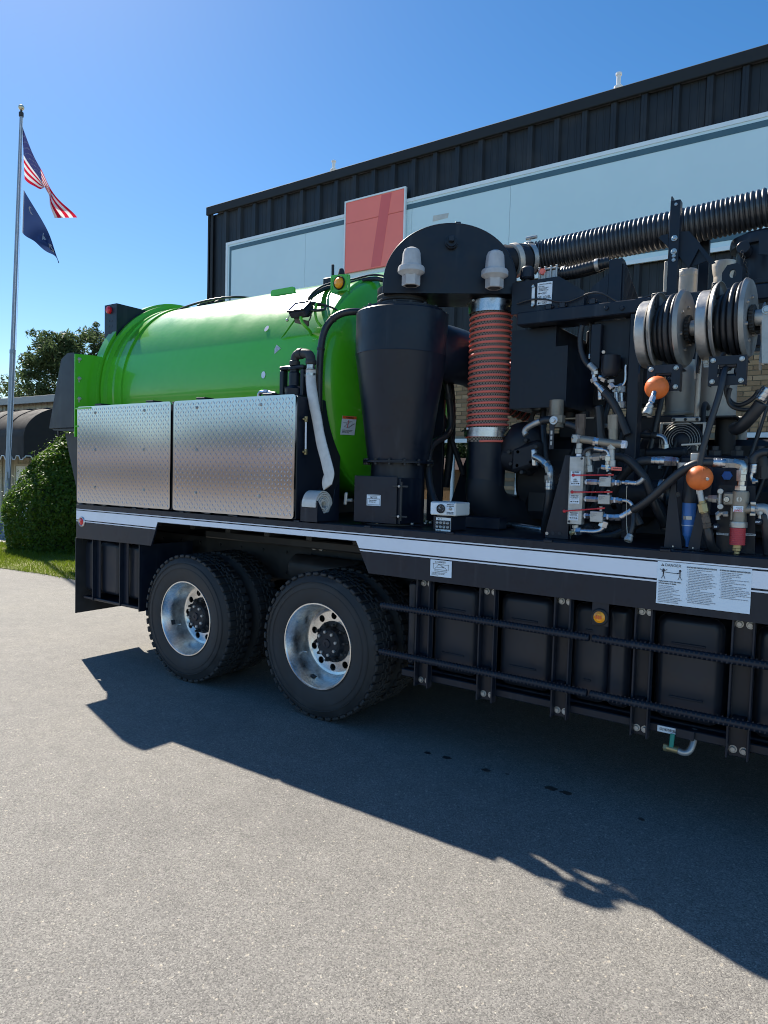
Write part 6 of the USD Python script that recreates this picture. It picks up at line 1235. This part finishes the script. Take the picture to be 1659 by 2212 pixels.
for (x0, y0), (x1, y1), top, rows in VL:
    A_, B_ = at('c6', x0, y0, Y=yM-.001), at('c6', x1, y1, Y=yM-.001); w, h = B_[0]-A_[0], A_[2]-B_[2]
    lb2 = obj(mf, 'valve_label', bx(A_[0], B_[0], yM-.0016, yM-.0004, B_[2], A_[2], 0), 'label_white', False)
    t_ = []; z = A_[2]; hh_ = .0075
    for s in top: t_.append(text(s, V(A_[0]+w*.15, yM-.0018, z-.011), .008, width=w*.7, bold=True))
    zc = A_[2]-h*(.62 if top else .22)
    for s in rows: t_.append(text(s, V(A_[0]+w*(.08 if len(s) > 6 else .3), yM-.0018, zc), hh_, width=w*(.84 if len(s) > 6 else .45), bold=True)); zc -= .0105
    zo = B_[2]+.009
    t_.append(text('OFF ON', V(A_[0]+w*.30, yM-.0018, zo), .0075, width=w*.4, bold=True))
    for sx_, s in ((A_[0]+w*.06, 1), (A_[0]+w*.94, -1)): t_.append(xz([(sx_, zo+.0035), (sx_+s*.006, zo+.009), (sx_+s*.006, zo+.006), (sx_+s*.0105, zo+.006), (sx_+s*.0105, zo+.001), (sx_+s*.006, zo+.001), (sx_+s*.006, zo-.002)], yM-.0022, yM-.0017))
    obj(lb2, 'lettering', t_, 'print_black', False)
    obj(lb2, 'border', [bx(A_[0]+.002, B_[0]-.002, yM-.0021, yM-.00165, zz_, zz_+.0012, 0) for zz_ in (A_[2]-.003, B_[2]+.003, zo+.013)], 'print_grey', False)
# three ball valves with red levers
for (bx0, by0, bx1, by1), (hx0, hy0), (hx1, hy1), fits in (((664, 546, 731, 606), (720, 535), (512, 537), 578), ((657, 650, 724, 710), (712, 636), (505, 636), 680), ((610, 748, 682, 816), (668, 733), (459, 749), 778)):
    A_, B_ = at('c6', bx0, by0, Y=yM), at('c6', bx1, by1, Y=yM); zc = (A_[2]+B_[2])/2
    vb = obj(mf, 'ball_valve', bx(A_[0], B_[0], yM, yM+.042, B_[2], A_[2], .003), 'dull_steel')
    h0, h1 = at('c6', hx0, hy0, Y=yM+.0), at('c6', hx1, hy1, Y=yM-.03)
    obj(vb, 'valve_stem', [cy(V(h0[0]-.0, yM+.02, A_[2]), V(h0[0], yM+.02, h0[2]+.012), .008, n=12), hexnut(V(h0[0], yM+.02, h0[2]+.004), V(h0[0], yM+.02, h0[2]+.011), .010)], 'dull_steel')
    hd = nz(h1-V(h0[0], yM+.02, h0[2])); hs = V(h0[0], yM+.02, h0[2])
    obj(vb, 'red_lever', [tube([hs+hd*.02, h1], .0042, 10), sph(h1, .0095, 3), obox(hs, hd*.022, np.cross(hd, V(0, 0, 1))*.011, V(0, 0, .005), .002)], 'red_handle', 40)
    obj(vb, 'engraving', [text(s, V(A_[0]+.006, yM-.0006, A_[2]-.012-.006*k), .003, width=(B_[0]-A_[0])*.7) for k, s in enumerate(('HIGH PRESSURE', 'BALL VALVE', 'W.P. 6000 PSI', 'DN 13'))], 'print_grey', False)
    # nuts towards the manifold and away from it
    zc_ = at('c6', bx0, fits, Y=yM)[2]; yv = yM+.022
    for xx0, xx1, r, mt in ((xm1+.001, xm1+.010, .012, 'dull_steel'), (xm1+.010, xm1+.018, .017, 'white_vinyl'), (xm1+.018, A_[0]-.012, .018, 'zinc'), (A_[0]-.012, A_[0]-.001, .014, 'zinc')):
        if xx1 > xx0+.002: obj(vb, 'fitting', hexnut(V(xx0, yv, zc_), V(xx1, yv, zc_), r), mt)
    for k, (d0, d1, r, mt) in enumerate(((.001, .018, .019, 'zinc'), (.018, .028, .016, 'white_vinyl'), (.028, .044, .017, 'zinc'), (.044, .052, .012, 'dull_steel'))):
        obj(vb, 'fitting', hexnut(V(B_[0]+d0, yv, zc_), V(B_[0]+d1, yv, zc_), r), mt)
fit('c6', [(800, 580), (830, 580)], yM+.022, .011, nuts=((1, .012, 1.3),)); sleeve('c6', (832, 582), (885, 585), yM+.022, .014); hose('c6', [(880, 585), (905, 575), (925, 555)], yM+.025, .013, mat='dull_steel', name='elbow_end')
fit('c6', [(790, 688), (815, 686), (840, 694), (858, 715)], yM+.022, .011, nuts=((0, .012, 1.4),))
hose('c6', [(858, 715), (866, 760), (864, 820), (850, 880)], [yM+.022, yM+.02, .14, .13], .012, name='discharge_line')
fit('c6', [(740, 786), (775, 786), (800, 782)], yM+.022, .014, nuts=((0, .014, 1.3), (1, .016, 1.4)))
A_ = at('c6', 848, 885, Y=.12); B_ = at('c6', 832, 925, Y=.10)
obj(T, 'quick_coupler', lathe([(.012, 0), (.018, .006), (.018, .018), (.022, .022), (.022, .04), (.018, .044), (.012, .044), (.010, .02), (0, .02)], A_, B_-A_, 24), 'dull_steel', 30)
obj(T, 'coupler_chain', tube([at('c6', 828, 600, Y=.13), at('c6', 826, 760, Y=.13), at('c6', 830, 890, Y=.12)], .0016, 5), 'steel', True)
# the big hose from the lowest valve up to the unloader
sleeve('c6', (790, 785), (880, 735), [yM+.022][0], .020)
hose('c6', [(865, 742), (960, 680), (1050, 600), (1150, 515), (1240, 470), (1340, 462)], [yM+.022, .12, .09, .07, .07, .10], .0225, 80)
sleeve('c6', (1335, 463), (1415, 466), .10, .025)
fit('c6', [(1412, 466), (1440, 467), (1480, 470)], .10, .018, 'dull_steel', nuts=((0, .014, 1.45), (1, .022, 1.35)))
fit('c6', [(1478, 470), (1506, 478), (1506, 520)], .10, .022, 'steel', nuts=((0, .02, 1.1), (2, .012, 1.15)))
q0, q1 = at('c6', 1504, 520, Y=.10), at('c6', 1504, 640, Y=.10)
obj(T, 'swivel_block', [hexnut(V(q0[0], .10, q1[2]+.055), V(q0[0], .10, q0[2]), .024)], 'steel'); obj(T, 'adapter', [hexnut(V(q0[0], .10, q1[2]+.01), V(q0[0], .10, q1[2]+.034), .028), cy(V(q0[0], .10, q1[2]+.03), V(q0[0], .10, q1[2]+.06), .02, n=18), cy(V(q0[0], .10, q1[2]-.01), V(q0[0], .10, q1[2]+.02), .021, n=18)], 'zinc')
# manifold head: tees above
z_t = at('c6', 540, 415, Y=yM+.02)[2]
obj(mf, 'top_nipple', [cy(V(at('c6', 545, 415, Y=yM+.025)[0], yM+.025, zm1-.001), V(at('c6', 545, 415, Y=yM+.025)[0], yM+.025, zm1+.016), .016, n=18)], 'white_vinyl')
obj(mf, 'top_fitting', [hexnut(V(at('c6', 545, 400, Y=yM+.025)[0], yM+.025, zm1+.0165), V(at('c6', 545, 400, Y=yM+.025)[0], yM+.025, zm1+.045), .021), cy(V(at('c6', 545, 400, Y=yM+.025)[0], yM+.025, zm1+.045), V(at('c6', 545, 400, Y=yM+.025)[0], yM+.025, zm1+.075), .017, n=18)], 'dull_steel')
fit('c6', [(525, 322), (600, 330), (690, 343), (800, 355)], yM+.03, .022, 'bronze', nuts=((0, .018, 1.25),), name='header_pipe')
q = at('c6', 510, 322, Y=yM+.0); obj(T, 'header_plug', hexnut(at('c6', 545, 325, Y=yM+.03), at('c6', 518, 322, Y=yM+.0), .026), 'dull_steel')
fit('c6', [(640, 338), (665, 341)], yM+.03, .0235, 'zinc', nuts=((0, .008, 1.1),)); fit('c6', [(808, 356), (825, 357)], yM+.03, .021, 'white_vinyl', nuts=((0, .01, 1.15),))
fit('c6', [(552, 320), (555, 220)], yM+.05, .026, 'rust_brown', nuts=((1, .04, 1.1),), name='riser'); fit('c6', [(745, 340), (745, 225)], yM+.05, .025, 'bronze', nuts=((1, .04, 1.1),), name='riser')
fit('c6', [(738, 370), (738, 470)], yM+.03, .016, 'dull_steel', nuts=((0, .014, 1.4), (1, .02, 1.4)))
fit('c6', [(590, 410), (600, 440), (605, 500)], yM+.06, .018, 'dull_steel', nuts=((0, .02, 1.4), (2, .02, 1.4))); fit('c6', [(600, 435), (650, 430), (700, 425)], yM+.06, .016, 'dull_steel', nuts=((1, .02, 1.5), (2, .016, 1.4)))
fit('c6', [(606, 500), (606, 545)], yM+.07, .02, 'dark_metal', nuts=((0, .016, 1.2),))
hose('c6', [(575, 420), (580, 395), (605, 380), (640, 380)], yM+.02, .010); sleeve('c6', (636, 380), (690, 388), yM+.02, .013); fit('c6', [(690, 388), (712, 398), (718, 425)], yM+.02, .007, nuts=((2, .01, 1.7),))
fit('c6', [(716, 440), (712, 490), (718, 515)], yM+.015, .011, 'steel', nuts=((0, .014, 1.3), (1, .014, 1.4)))
A_, B_ = at('c6', 735, 497, Y=yM), at('c6', 797, 501, Y=yM)
so = obj(T, 'shutoff_lever', obox((A_+B_)/2, (B_-A_)/2, V(0, .003, 0), V(0, 0, .010), .0028), 'red_hose', label='red shutoff lever with printed name')
obj(so, 'lettering', text('Hydrahaus', A_+V(.010, -.0034, -.004), .007, width=.045, bold=True), 'print_black', False)
fit('c6', [(690, 490), (735, 497)], yM+.012, .010, 'zinc', nuts=((0, .012, 1.4),))
# outlet below the manifold
fit('c6', [(525, 840), (525, 870)], yM+.03, .014, 'dull_steel', nuts=((0, .01, 1.3), (1, .016, 1.6))); fit('c6', [(520, 872), (500, 878)], yM+.01, .012, 'brass', nuts=((1, .008, 1.2),)); fit('c6', [(545, 868), (580, 868), (640, 870), (680, 858), (692, 825)], yM+.03, .0165, 'zinc', nuts=((0, .014, 1.5), (4, .018, 1.6)))
# pair of hoses behind
hose('c6', [(760, 430), (820, 440), (880, 490), (940, 570), (985, 690), (1020, 770), (1050, 830)], [.30, .30, .30, .30, .32, .35, .4], .024, 80)
sleeve('c6', (972, 453), (1055, 454), .34, .026); fit('c6', [(1050, 454), (1075, 455), (1110, 456), (1135, 457)], .34, .019, nuts=((1, .02, 1.5), (2, .014, 1.4)))
hose('c6', [(980, 453), (900, 460), (850, 490), (800, 545), (760, 610), (740, 700)], [.34, .34, .35, .38, .4, .45], .026, 80)
hose('c6', [(470, 235), (520, 250), (560, 280)], .5, .02); hose('c6', [(660, 130), (670, 240), (680, 330), (740, 420)], .55, .026)
hose('c6', [(690, 50), (745, 110), (790, 200), (830, 300)], .50, .024)
hose('c6', [(870, 765), (890, 800), (905, 830)], .25, .022); hose('c6', [(590, 830), (700, 900), (820, 860), (900, 810)], .55, .03)
fit('c6', [(700, 246), (716, 246)], .6, .012, 'dull_steel', nuts=((0, .012, 1.2),))
# suction pipe with the green-black valve lever
q0 = at('c6', 412, 150, Y=.62); q1 = at('c6', 412, 250, Y=.62)
obj(T, 'suction_valve', [cy(q1-V(0, 0, .01), q0+V(0, 0, .06), .045, n=28), hexnut(q1+V(0, 0, .02), q1+V(0, 0, .07), .055)], 'bronze')
A_, B_ = at('c6', 388, 205, Y=.53), at('c6', 382, 385, Y=.53)
sl = obj(T, 'suction_lever', [obox((A_+B_)/2, (B_-A_)/2, V(.016, 0, 0), V(0, .004, 0), .003)], 'black_plastic'); obj(sl, 'pivot', [hexnut(A_+V(.01, -.004, -.01), A_+V(.01, -.02, -.01), .016), cy(A_+V(.01, .004, -.01), A_+V(.01, -.0045, -.01), .028, n=20)], 'zinc')
obj(sl, 'grip_marks', [obox(A_+(B_-A_)*f+V(0, -.005, 0), V(.006, 0, 0), V(0, .001, 0), V(0, 0, .012), 0) for f in (.45, .62, .8)], 'dull_steel', False)
hose('c6', [(235, 300), (230, 270), (270, 240), (330, 215), (385, 210)], .55, .02, mat='dull_steel', name='steel_line'); hose('c6', [(320, 222), (350, 212), (400, 215)], .55, .024)
# elbow fitting off the dark pump
fl = at('c6', 285, 435, Y=.56)
obj(T, 'pump_flange', obox(fl, V(.016, .006, 0), V(0, .02, 0), V(-.006, 0, .055), .008), 'zinc')
fit('c6', [(285, 428), (320, 445), (350, 470), (372, 505), (373, 560)], [.54, .52, .50, .48, .48], .024, 'steel', nuts=((2, .012, 1.25), (3, .02, 1.15), (4, .024, 1.3)), name='elbow_pipe'); sleeve('c6', (373, 565), (371, 625), .48, .029)
hose('c6', [(371, 615), (365, 700), (350, 800), (345, 880)], [.48, .48, .52, .6], .027)
pw = obj(T, 'drive_pump', [cy(at('c6', 110, 425, Y=.75), at('c6', 280, 430, Y=.75), .10, .13, n=28, b=.02), sph(at('c6', 220, 370, Y=.80), .17, 3), obox(at('c6', 240, 430, Y=.68), V(.10, 0, .03), V(0, .06, 0), V(0, 0, .09), .03)], 'black_matte', 40)
for k, (px, py) in enumerate(((130, 400), (140, 470), (185, 400), (180, 480), (230, 330), (205, 520), (260, 460), (290, 370))): 
    q = at('c6', px, py, Y=.62); obj(pw, 'pump_bolt', hexnut(q+V(0, .05, 0), q, .014), 'dark_metal')
obj(T, 'lifting_bracket', [xz(Polygon([(-.07, -.06), (.07, -.06), (.06, .02), (.03, .06), (-.02, .065), (-.05, .03)]).difference(Point(0, .012).buffer(.028)), .9, .915).apply_translation(at('c6', 297, 205, Y=.9)*V(1, 0, 1))], 'black_paint', False)
obj(T, 'engine_cover', [bx(at('c6', 445, 200, Y=1.1)[0], at('c6', 640, 200, Y=1.1)[0], 1.05, 1.6, 1.4, at('c6', 540, 205, Y=1.1)[2], .01)], 'black_matte')
ec = at('c6', 640, 195, Y=1.0); ed = at('c6', 447, 195, Y=1.0)
obj(T, 'sheet_edge', [bx(ed[0], ec[0], .98, 1.5, ec[2]-.012, ec[2], .003)], 'exhaust_metal')
for px in (490, 572): q = at('c6', px, 180, Y=1.05); obj(T, 'cover_cap', [cy(q-V(0, 0, .03), q+V(0, 0, .02), .045, n=20), cy(q+V(0, 0, .02), q+V(0, 0, .035), .02, n=14)], 'black_plastic')
obj(T, 'engine_block', [bx(-1.05, .9, 1.25, 1.8, 1.40, 2.02, .04), bx(-.75, .6, 1.1, 1.248, 1.5, 1.72, .03)], 'black_matte')
# water pump block behind the filters
wp0, wp1 = at('c6', 1135, 420, Y=.42), at('c6', 1530, 640, Y=.42)
wpb = obj(T, 'water_pump', [bx(wp0[0], wp1[0], .42, .8, 1.50, wp0[2], .015), bx(wp0[0]+.02, wp1[0]-.02, .40, .419, 1.56, wp0[2]-.05, .01)], 'black_paint')
for k in range(4):
    x = wp0[0]+.06+k*.11; obj(wpb, 'valve_cap', [hexnut(V(x, .5, wp0[2]), V(x, .5, wp0[2]+.03), .034), cy(V(x, .5, wp0[2]+.03), V(x, .5, wp0[2]+.055), .018, n=14)], 'dark_metal')
q = at('c6', 1420, 540, Y=.40); obj(wpb, 'blue_cap', [hexnut(q, q-V(0, .02, 0), .026)], 'blue_plastic', label='dark blue hex cap')
# cooler with round fan
c0, c1 = at('c6', 1022, 228, Y=.85), at('c6', 1285, 388, Y=.85); xx0, xx1, zc1 = c0[0], c1[0], c0[2]; zc0 = c1[2]
fc_ = obj(T, 'fan_cooler', [bx(xx0+.012, xx1-.012, .87, .95, zc0, zc1-.012, .004)], 'black_matte')
obj(fc_, 'cooler_frame', [bx(xx0, xx0+.018, .85, .94, zc0-.12, zc1, .003), bx(xx1-.018, xx1, .85, .94, zc0, zc1, .003), bx(xx0+.018, xx1-.018, .85, .94, zc1-.014, zc1, .003)], 'dull_steel')
ft = bx(xx0+.07, xx1-.03, .83, .85, zc1+.001, zc1+.03, .006); ftp = obj(fc_, 'header_tank', ft, 'dull_steel')
for f in (.1, .5, .9): q = V(xx0+.07+(xx1-xx0-.10)*f, .83, zc1+.015); obj(ftp, 'bolt', hexnut(q, q-V(0, .010, 0), .009), 'dark_metal')
fcx, fcz = (xx0+xx1)/2, (zc0+zc1)/2-.03; Rf = (xx1-xx0)*.44
obj(fc_, 'fan_ring', lathe([(Rf, .0), (Rf*1.06, .0), (Rf*1.06, .03), (Rf, .03)], V(fcx, .87, fcz), (0, -1, 0), 48), 'black_paint', True)
obj(fc_, 'fan_hub', lathe([(0, .035), (Rf*.36, .032), (Rf*.4, .02), (Rf*.4, 0)], V(fcx, .869, fcz), (0, -1, 0), 36), 'black_plastic', True)
for k in range(8):
    a = k*np.pi/4+.2; d_ = V(math.cos(a), 0, math.sin(a)); t_ = V(-math.sin(a), 0, math.cos(a)); obj(fc_, 'fan_blade', obox(V(fcx, .86, fcz)+d_*Rf*.68, d_*Rf*.28, t_*Rf*.15+V(0, .006, 0), np.cross(d_, t_)*.0012, 0), 'black_plastic', False)
for k in range(5): obj(fc_, 'guard_wire', lathe([(Rf*(.45+.12*k)-.0015, .036), (Rf*(.45+.12*k), .038), (Rf*(.45+.12*k)+.0015, .036)], V(fcx, .868, fcz), (0, -1, 0), 40), 'dull_steel', True)
fit('c6', [(975, 305), (1010, 305), (1040, 315), (1055, 340), (1055, 375)], .70, .014, 'zinc', nuts=((4, .02, 1.6),)); sleeve('c6', (968, 300), (1005, 306), .70, .022, 'dark_metal')
hose('c6', [(975, 305), (930, 302), (880, 300)], .70, .018)
obj(T, 'gate_handle', [obox(at('c6', 1218, 355, Y=.5), V(.062, 0, .004), V(0, .012, 0), V(0, 0, .006), .003), cy(at('c6', 1238, 360, Y=.5), at('c6', 1238, 430, Y=.5), .008, n=10)], 'exhaust_metal')
obj(T, 'suction_header', tube([at('c6', 940, 405, Y=.7), at('c6', 1000, 405, Y=.7), at('c6', 1180, 400, Y=.7)], .03, 14), 'black_matte', True)
obj(T, 'big_suction_pipe', [tube([at('c6', 800, 640, Y=.55), at('c6', 900, 640, Y=.55), at('c6', 1040, 640, Y=.55)], .075, 24)], 'black_matte', 40)
obj(T, 'pipe_clamp', lathe([(.076, -.018), (.08, -.018), (.08, .018), (.076, .018)], at('c6', 1043, 640, Y=.55), (1, 0, 0), 32), 'steel', 30)
hose('c6', [(975, 690), (1010, 720), (1050, 790), (1060, 860)], .48, .035)
# filter stand with the blue bowl
yX = .10
fl = [at('c6', x, y, Y=yX) for x, y in ((1105, 508), (1148, 492), (1152, 690), (1165, 962), (1180, 985), (1045, 975), (1068, 700))]
st = plate('c6', [(1104, 512), (1118, 505), (1118, 640), (1152, 980), (1045, 972), (1072, 690)], yX+.02, 'filter_stand', t=.006)
plate('c6', [(1248, 720), (1275, 690), (1290, 760), (1253, 990), (1182, 985)], yX+.02, 'filter_stand', t=.006)
fa0, fr_ = vert('c6', 1150, 1236, 760, yX+.07); fb = V(fa0[0], yX+.07, 0); fz = lambda y: at('c6', 1193, y, Y=yX+.02)[2]
obj(st, 'stand_back', bx(fb[0]-.085, fb[0]+.085, yX+.16, yX+.168, 1.392, fz(470), .003), 'black_paint')
obj(st, 'stand_foot', bx(fb[0]-.12, fb[0]+.09, yX+.01, yX+.16, 1.391, 1.397, .002), 'black_paint')
ft_ = obj(T, 'water_filter', lathe([(0, fz(965)), (fr_*.25, fz(965)), (fr_*.32, fz(930)), (fr_*.55, fz(905)), (fr_*.75, fz(895)), (fr_*.82, fz(870)), (fr_*.95, fz(830)), (fr_*.98, fz(725)), (fr_*.98, fz(702)), (0, fz(702))], fb, n=40), 'blue_plastic', 35, label='blue filter bowl')
obj(ft_, 'filter_head', [lathe([(0, fz(701)), (fr_*1.02, fz(701)), (fr_*1.08, fz(690)), (fr_*1.08, fz(640)), (fr_*.95, fz(630)), (fr_*.95, fz(500)), (0, fz(500))], fb, n=40)], 'black_plastic', 35)
obj(ft_, 'filter_lid', [lathe([(0, fz(462)), (fr_*1.0, fz(463)), (fr_*1.03, fz(468)), (fr_*1.03, fz(500)), (0, fz(500))], fb-V(.03, 0, 0), n=36)], 'exhaust_metal', 35)
for a_ in (-1.35, -2.0): obj(ft_, 'bowl_mark', obox(fb+V(math.cos(a_)*fr_*1.0, math.sin(a_)*fr_*1.0, fz(790)), V(-math.sin(a_), math.cos(a_), 0)*(.014 if a_ > -1.5 else .007), V(0, 0, .009), V(math.cos(a_), math.sin(a_), 0)*.001, 0), 'dull_steel', False)
obj(ft_, 'bowl_line', [lathe([(fr_*.965, fz(838)), (fr_*.985, fz(837)), (fr_*.97, fz(834))], fb, n=40)], 'label_white', True)
for px in (1095, 1213): q = at('c6', px, 968, Y=yX+.01); obj(st, 'foot_bolt', hexnut(V(q[0], yX+.03, 1.397), V(q[0], yX+.03, 1.408), .012), 'steel')
q = at('c6', 1128, 650, Y=yX+.02); obj(st, 'stand_hole', lathe([(0, .001), (.010, .001), (.012, .003), (.014, 0)], V(q[0]-.0, yX+.019, q[2]), (0, -1, 0), 18), 'dark_metal', True)
# ---- unloader valve on its plate
yU = .10
upl = plate('c6', [(1368, 598), (1392, 595), (1585, 600), (1582, 1018), (1350, 1005)], yU+.085, 'unloader_plate', t=.008)
u = lambda x, y, Y=yU: at('c6', x, y, Y=Y)
vz = lambda y: u(1490, y)[2]; vx = u(1492, 760)[0]; rU = size('c6', 46, u(1490, 760))
ub = obj(T, 'unloader_valve', [lathe([(0, vz(846)), (rU*.95, vz(846)), (rU*.98, vz(820)), (rU*.85, vz(805)), (rU*.85, vz(740)), (rU, vz(730)), (rU, vz(640)), (rU*.9, vz(630)), (0, vz(628))], V(vx, yU, 0), n=36), obox(V((u(1395, 680)[0]+vx)/2, yU+.01, vz(678)), V((vx-u(1395, 680)[0])/2, 0, 0), V(0, .032, 0), V(0, 0, (vz(640)-vz(716))/2), .008), tube([V(vx, yU, vz(735)), V(vx+.03, yU, vz(735)), u(1585, 735)], .024, 18), obox(V(u(1452, 770)[0], yU+.01, vz(765)), V(.012, 0, 0), V(0, .02, 0), V(0, 0, .035), .005)], 'bronze', 40)
for px in (1415, 1490): q = u(px, 680, yU-.026 if px < 1450 else yU-.034); obj(ub, 'plug', [lathe([(.006, .004), (.012, .004), (.015, 0), (.015, -.012)], q, (0, -1, 0), 20), cy(q+V(0, .002, 0), q-V(0, .002, 0), .006, n=6, b=.0003)], 'steel', 40)
a0, a1 = u(1455, 718, yU-rU*1.02), u(1512, 755, yU-rU*1.02); w, h = a1[0]-a0[0], a0[2]-a1[2]; yl_ = yU-rU*1.04
gl = obj(ub, 'brand_label', obox(V((a0[0]+a1[0])/2, yl_, (a0[2]+a1[2])/2), V(w/2, 0, 0), V(0, .0015, 0), V(0, 0, h/2), 0), 'label_white', False)
obj(gl, 'brand_lettering', text('GIANT', V(a1[0]-.05*w, yl_-.002, a1[2]+.42*h), .38*h, u=(-1, 0, 0), v=(0, 0, -1), width=.9*w, bold=True), 'print_red', False)
obj(gl, 'small_lettering', [text(s, V(a1[0]-.1*w, yl_-.002, a1[2]+f*h), .10*h, u=(-1, 0, 0), v=(0, 0, -1), width=.75*w) for s, f in (('UNLOADER', .62), ('MAX 4000 PSI', .80))], 'print_grey', False)
obj(ub, 'lock_collar', lathe([(0, vz(812)), (rU*1.02, vz(812)), (rU*1.05, vz(818)), (rU*1.05, vz(842)), (rU*1.0, vz(846)), (0, vz(846))], V(vx-.002, yU, 0), n=36), 'dull_steel', 35)
sp_ = obj(ub, 'spring_core', cy(V(vx-.004, yU, vz(945)), V(vx-.004, yU, vz(846)), rU*.72, n=28), 'red_spring')
for k in range(9):
    z = vz(853)+(vz(942)-vz(853))*k/8; obj(sp_, 'red_disc', lathe([(rU*.7, -.0045), (rU*.9, -.0045), (rU*.93, -.002), (rU*.93, .002), (rU*.9, .0045), (rU*.7, .0045)], V(vx-.004, yU, z), n=36), 'red_spring', 35)
obj(ub, 'adjusting_nut', [cy(V(vx-.004, yU, vz(970)), V(vx-.004, yU, vz(946)), rU*.55, n=24), hexnut(V(vx-.004, yU, vz(985)), V(vx-.004, yU, vz(968)), rU*.5), cy(V(vx-.004, yU, vz(1003)), V(vx-.004, yU, vz(985)), rU*.35, n=16)], 'brass')
fit('c6', [(1290, 672), (1320, 674), (1345, 676), (1370, 678)], yU+.01, .012, 'dull_steel', ub, nuts=((1, .01, 1.5), (2, .012, 1.7)))
obj(ub, 'inlet_flange', [obox(u(1378, 678, yU+.01), V(.009, 0, 0), V(0, .026, 0), V(0, 0, .034), .006)]+[cy(u(1378, y, yU-.008), u(1378, y, yU-.032), .014, n=16) for y in (632, 722)], 'dull_steel')
q = u(1575, 735); obj(ub, 'outlet_clamp', [lathe([(.025, -.008), (.031, -.008), (.031, .008), (.025, .008)], q, (1, 0, 0), 24), bx(q[0]-.012, q[0]+.012, yU-.036, yU-.02, q[2]+.02, q[2]+.034, .002), bx(q[0]-.012, q[0]+.012, yU-.036, yU-.02, q[2]-.034, q[2]-.02, .002)], 'steel')
fit('c6', [(1585, 735), (1630, 733), (1655, 745), (1664, 800)], yU, .024, 'dull_steel', nuts=((0, .014, 1.1),))
hose('c6', [(1640, 770), (1650, 830), (1656, 900), (1662, 1000)], [.1, .1, .12, .16], .024)
fit('c6', [(1365, 800), (1368, 765), (1410, 765)], yU+.0, .011, 'dull_steel', ub, nuts=((1, .012, 1.3), (2, .012, 1.3))); fit('c6', [(1612, 760), (1614, 800)], yU-.01, .010, 'dull_steel', nuts=((0, .01, 1.4),))
for px, py in ((1352, 840), (1605, 812)): q = u(px, py, yU-.02); obj(ub, 'black_knob', [sph(q, .0165, 3)], 'black_plastic', True); obj(ub, 'knob_mark', text('SS' if px < 1500 else 'JSC', q+V(.008 if px > 1500 else -.006, -.0168, -.004 if px < 1500 else .004), .008, u=(1, 0, 0) if px < 1500 else (-1, 0, 0), v=(0, 0, 1) if px < 1500 else (0, 0, -1), bold=True), 'label_white', False)
for x0, x1, y in ((1356, 1425, 884), (1527, 1585, 888)):
    a0, a1 = u(x0, y-8, yU+.083), u(x1, y+8, yU+.083); tl = obj(upl, 'strip_label', bx(a0[0], a1[0], yU+.0825, yU+.0845, a1[2], a0[2], 0), 'label_white', False)
    obj(tl, 'lettering', text('Unloader Drain' if x0 < 1400 else 'Pressure Release', V(a0[0]+.003, yU+.0822, a1[2]+.004), .005, width=a1[0]-a0[0]-.006, bold=True), 'print_black', False)
# hoses at the right edge
hose('c5', [(1440, 1230), (1425, 1290), (1450, 1340), (1540, 1357), (1620, 1340)], .5, .011); hose('c5', [(1430, 1200), (1420, 1280), (1480, 1330), (1570, 1290), (1600, 1240)], .52, .012)
hose('c6', [(1620, 110), (1560, 190), (1500, 250), (1465, 262)], [.30, .32, .36, .42], .033, 60); sleeve('c6', (1610, 95), (1659, 25), .30, .03); hose('c6', [(1500, 205), (1540, 200), (1565, 212)], .5, .005)
hose('c6', [(1570, 470), (1580, 430), (1610, 408), (1660, 402)], .14, .02); sleeve('c6', (1568, 525), (1576, 470), .14, .016); fit('c6', [(1566, 525), (1560, 550), (1575, 570)], .13, .009, 'zinc', nuts=((2, .01, 1.4),))
fit('c6', [(1605, 440), (1622, 455), (1625, 520), (1622, 560)], .2, .028, 'dark_metal', nuts=((2, .03, 1.1),)); fit('c6', [(1575, 575), (1600, 572)], .12, .008, 'steel', nuts=((0, .008, 1.5),))
obj(T, 'rear_shield', bx(.2, XF, 1.0, 1.6, 1.5, zf0-.1, .02), 'black_matte')
g = np.random.default_rng(21)
for k in range(22):
    x = -1.75+k*.085+g.uniform(-.04, .04); y = g.uniform(.72, .95); z0 = g.uniform(1.42, 1.6); z1 = g.uniform(1.9, 2.35); dx = g.uniform(-.25, .3)
    obj(T, 'hydraulic_line', tube([V(x, y+.1, z0), V(x+dx*.2, y-.05, z0+.12), V(x+dx*.6, y-.03, (z0+z1)/2), V(x+dx, y+.05, z1), V(x+dx*1.1, y+.25, z1+.05)], g.choice([.012, .016, .021]), 8, 26), 'hose_rubber' if k % 4 else 'dark_metal', True)
    if k % 3 == 0:
        q = V(x+dx*.6, y-.03, (z0+z1)/2); obj(T, 'line_fitting', hexnut(q-V(0, 0, .03), q+V(0, 0, .03), .028), 'dull_steel')
obj(T, 'machine_backing', bx(-1.62, -.95, .98, 1.04, 1.392, 2.16, .01), 'black_matte')
# ---- marks on the ground
ORD = ('first', 'second', 'third', 'fourth', 'fifth', 'sixth', 'last')
for i, (x, y, k_) in enumerate(((925, 1627, .4), (965, 1637, .5), (1050, 1664, .5), (1095, 1672, .22), (1190, 1703, .55), (1222, 1712, .5), (1385, 1770, .3))):
    q = at('f', x, y, Z=0); g = np.random.default_rng(i); a = np.arange(16)*2*np.pi/16; r = .045*k_*(1+.7*(g.random(16)-.5))
    m = trimesh.creation.extrude_polygon(Polygon([(q[0]+r[k]*1.3*math.cos(a[k]), q[1]+r[k]*math.sin(a[k])) for k in range(16)]), .003, engine='earcut'); m.apply_translation((0, 0, -.0015+.0005*i/7))
    obj('/World', 'oil_spot', m, 'wet_spot', False, 'small dark oil drip on shaded asphalt, '+ORD[i]+' of seven from the left', 'oil spot')
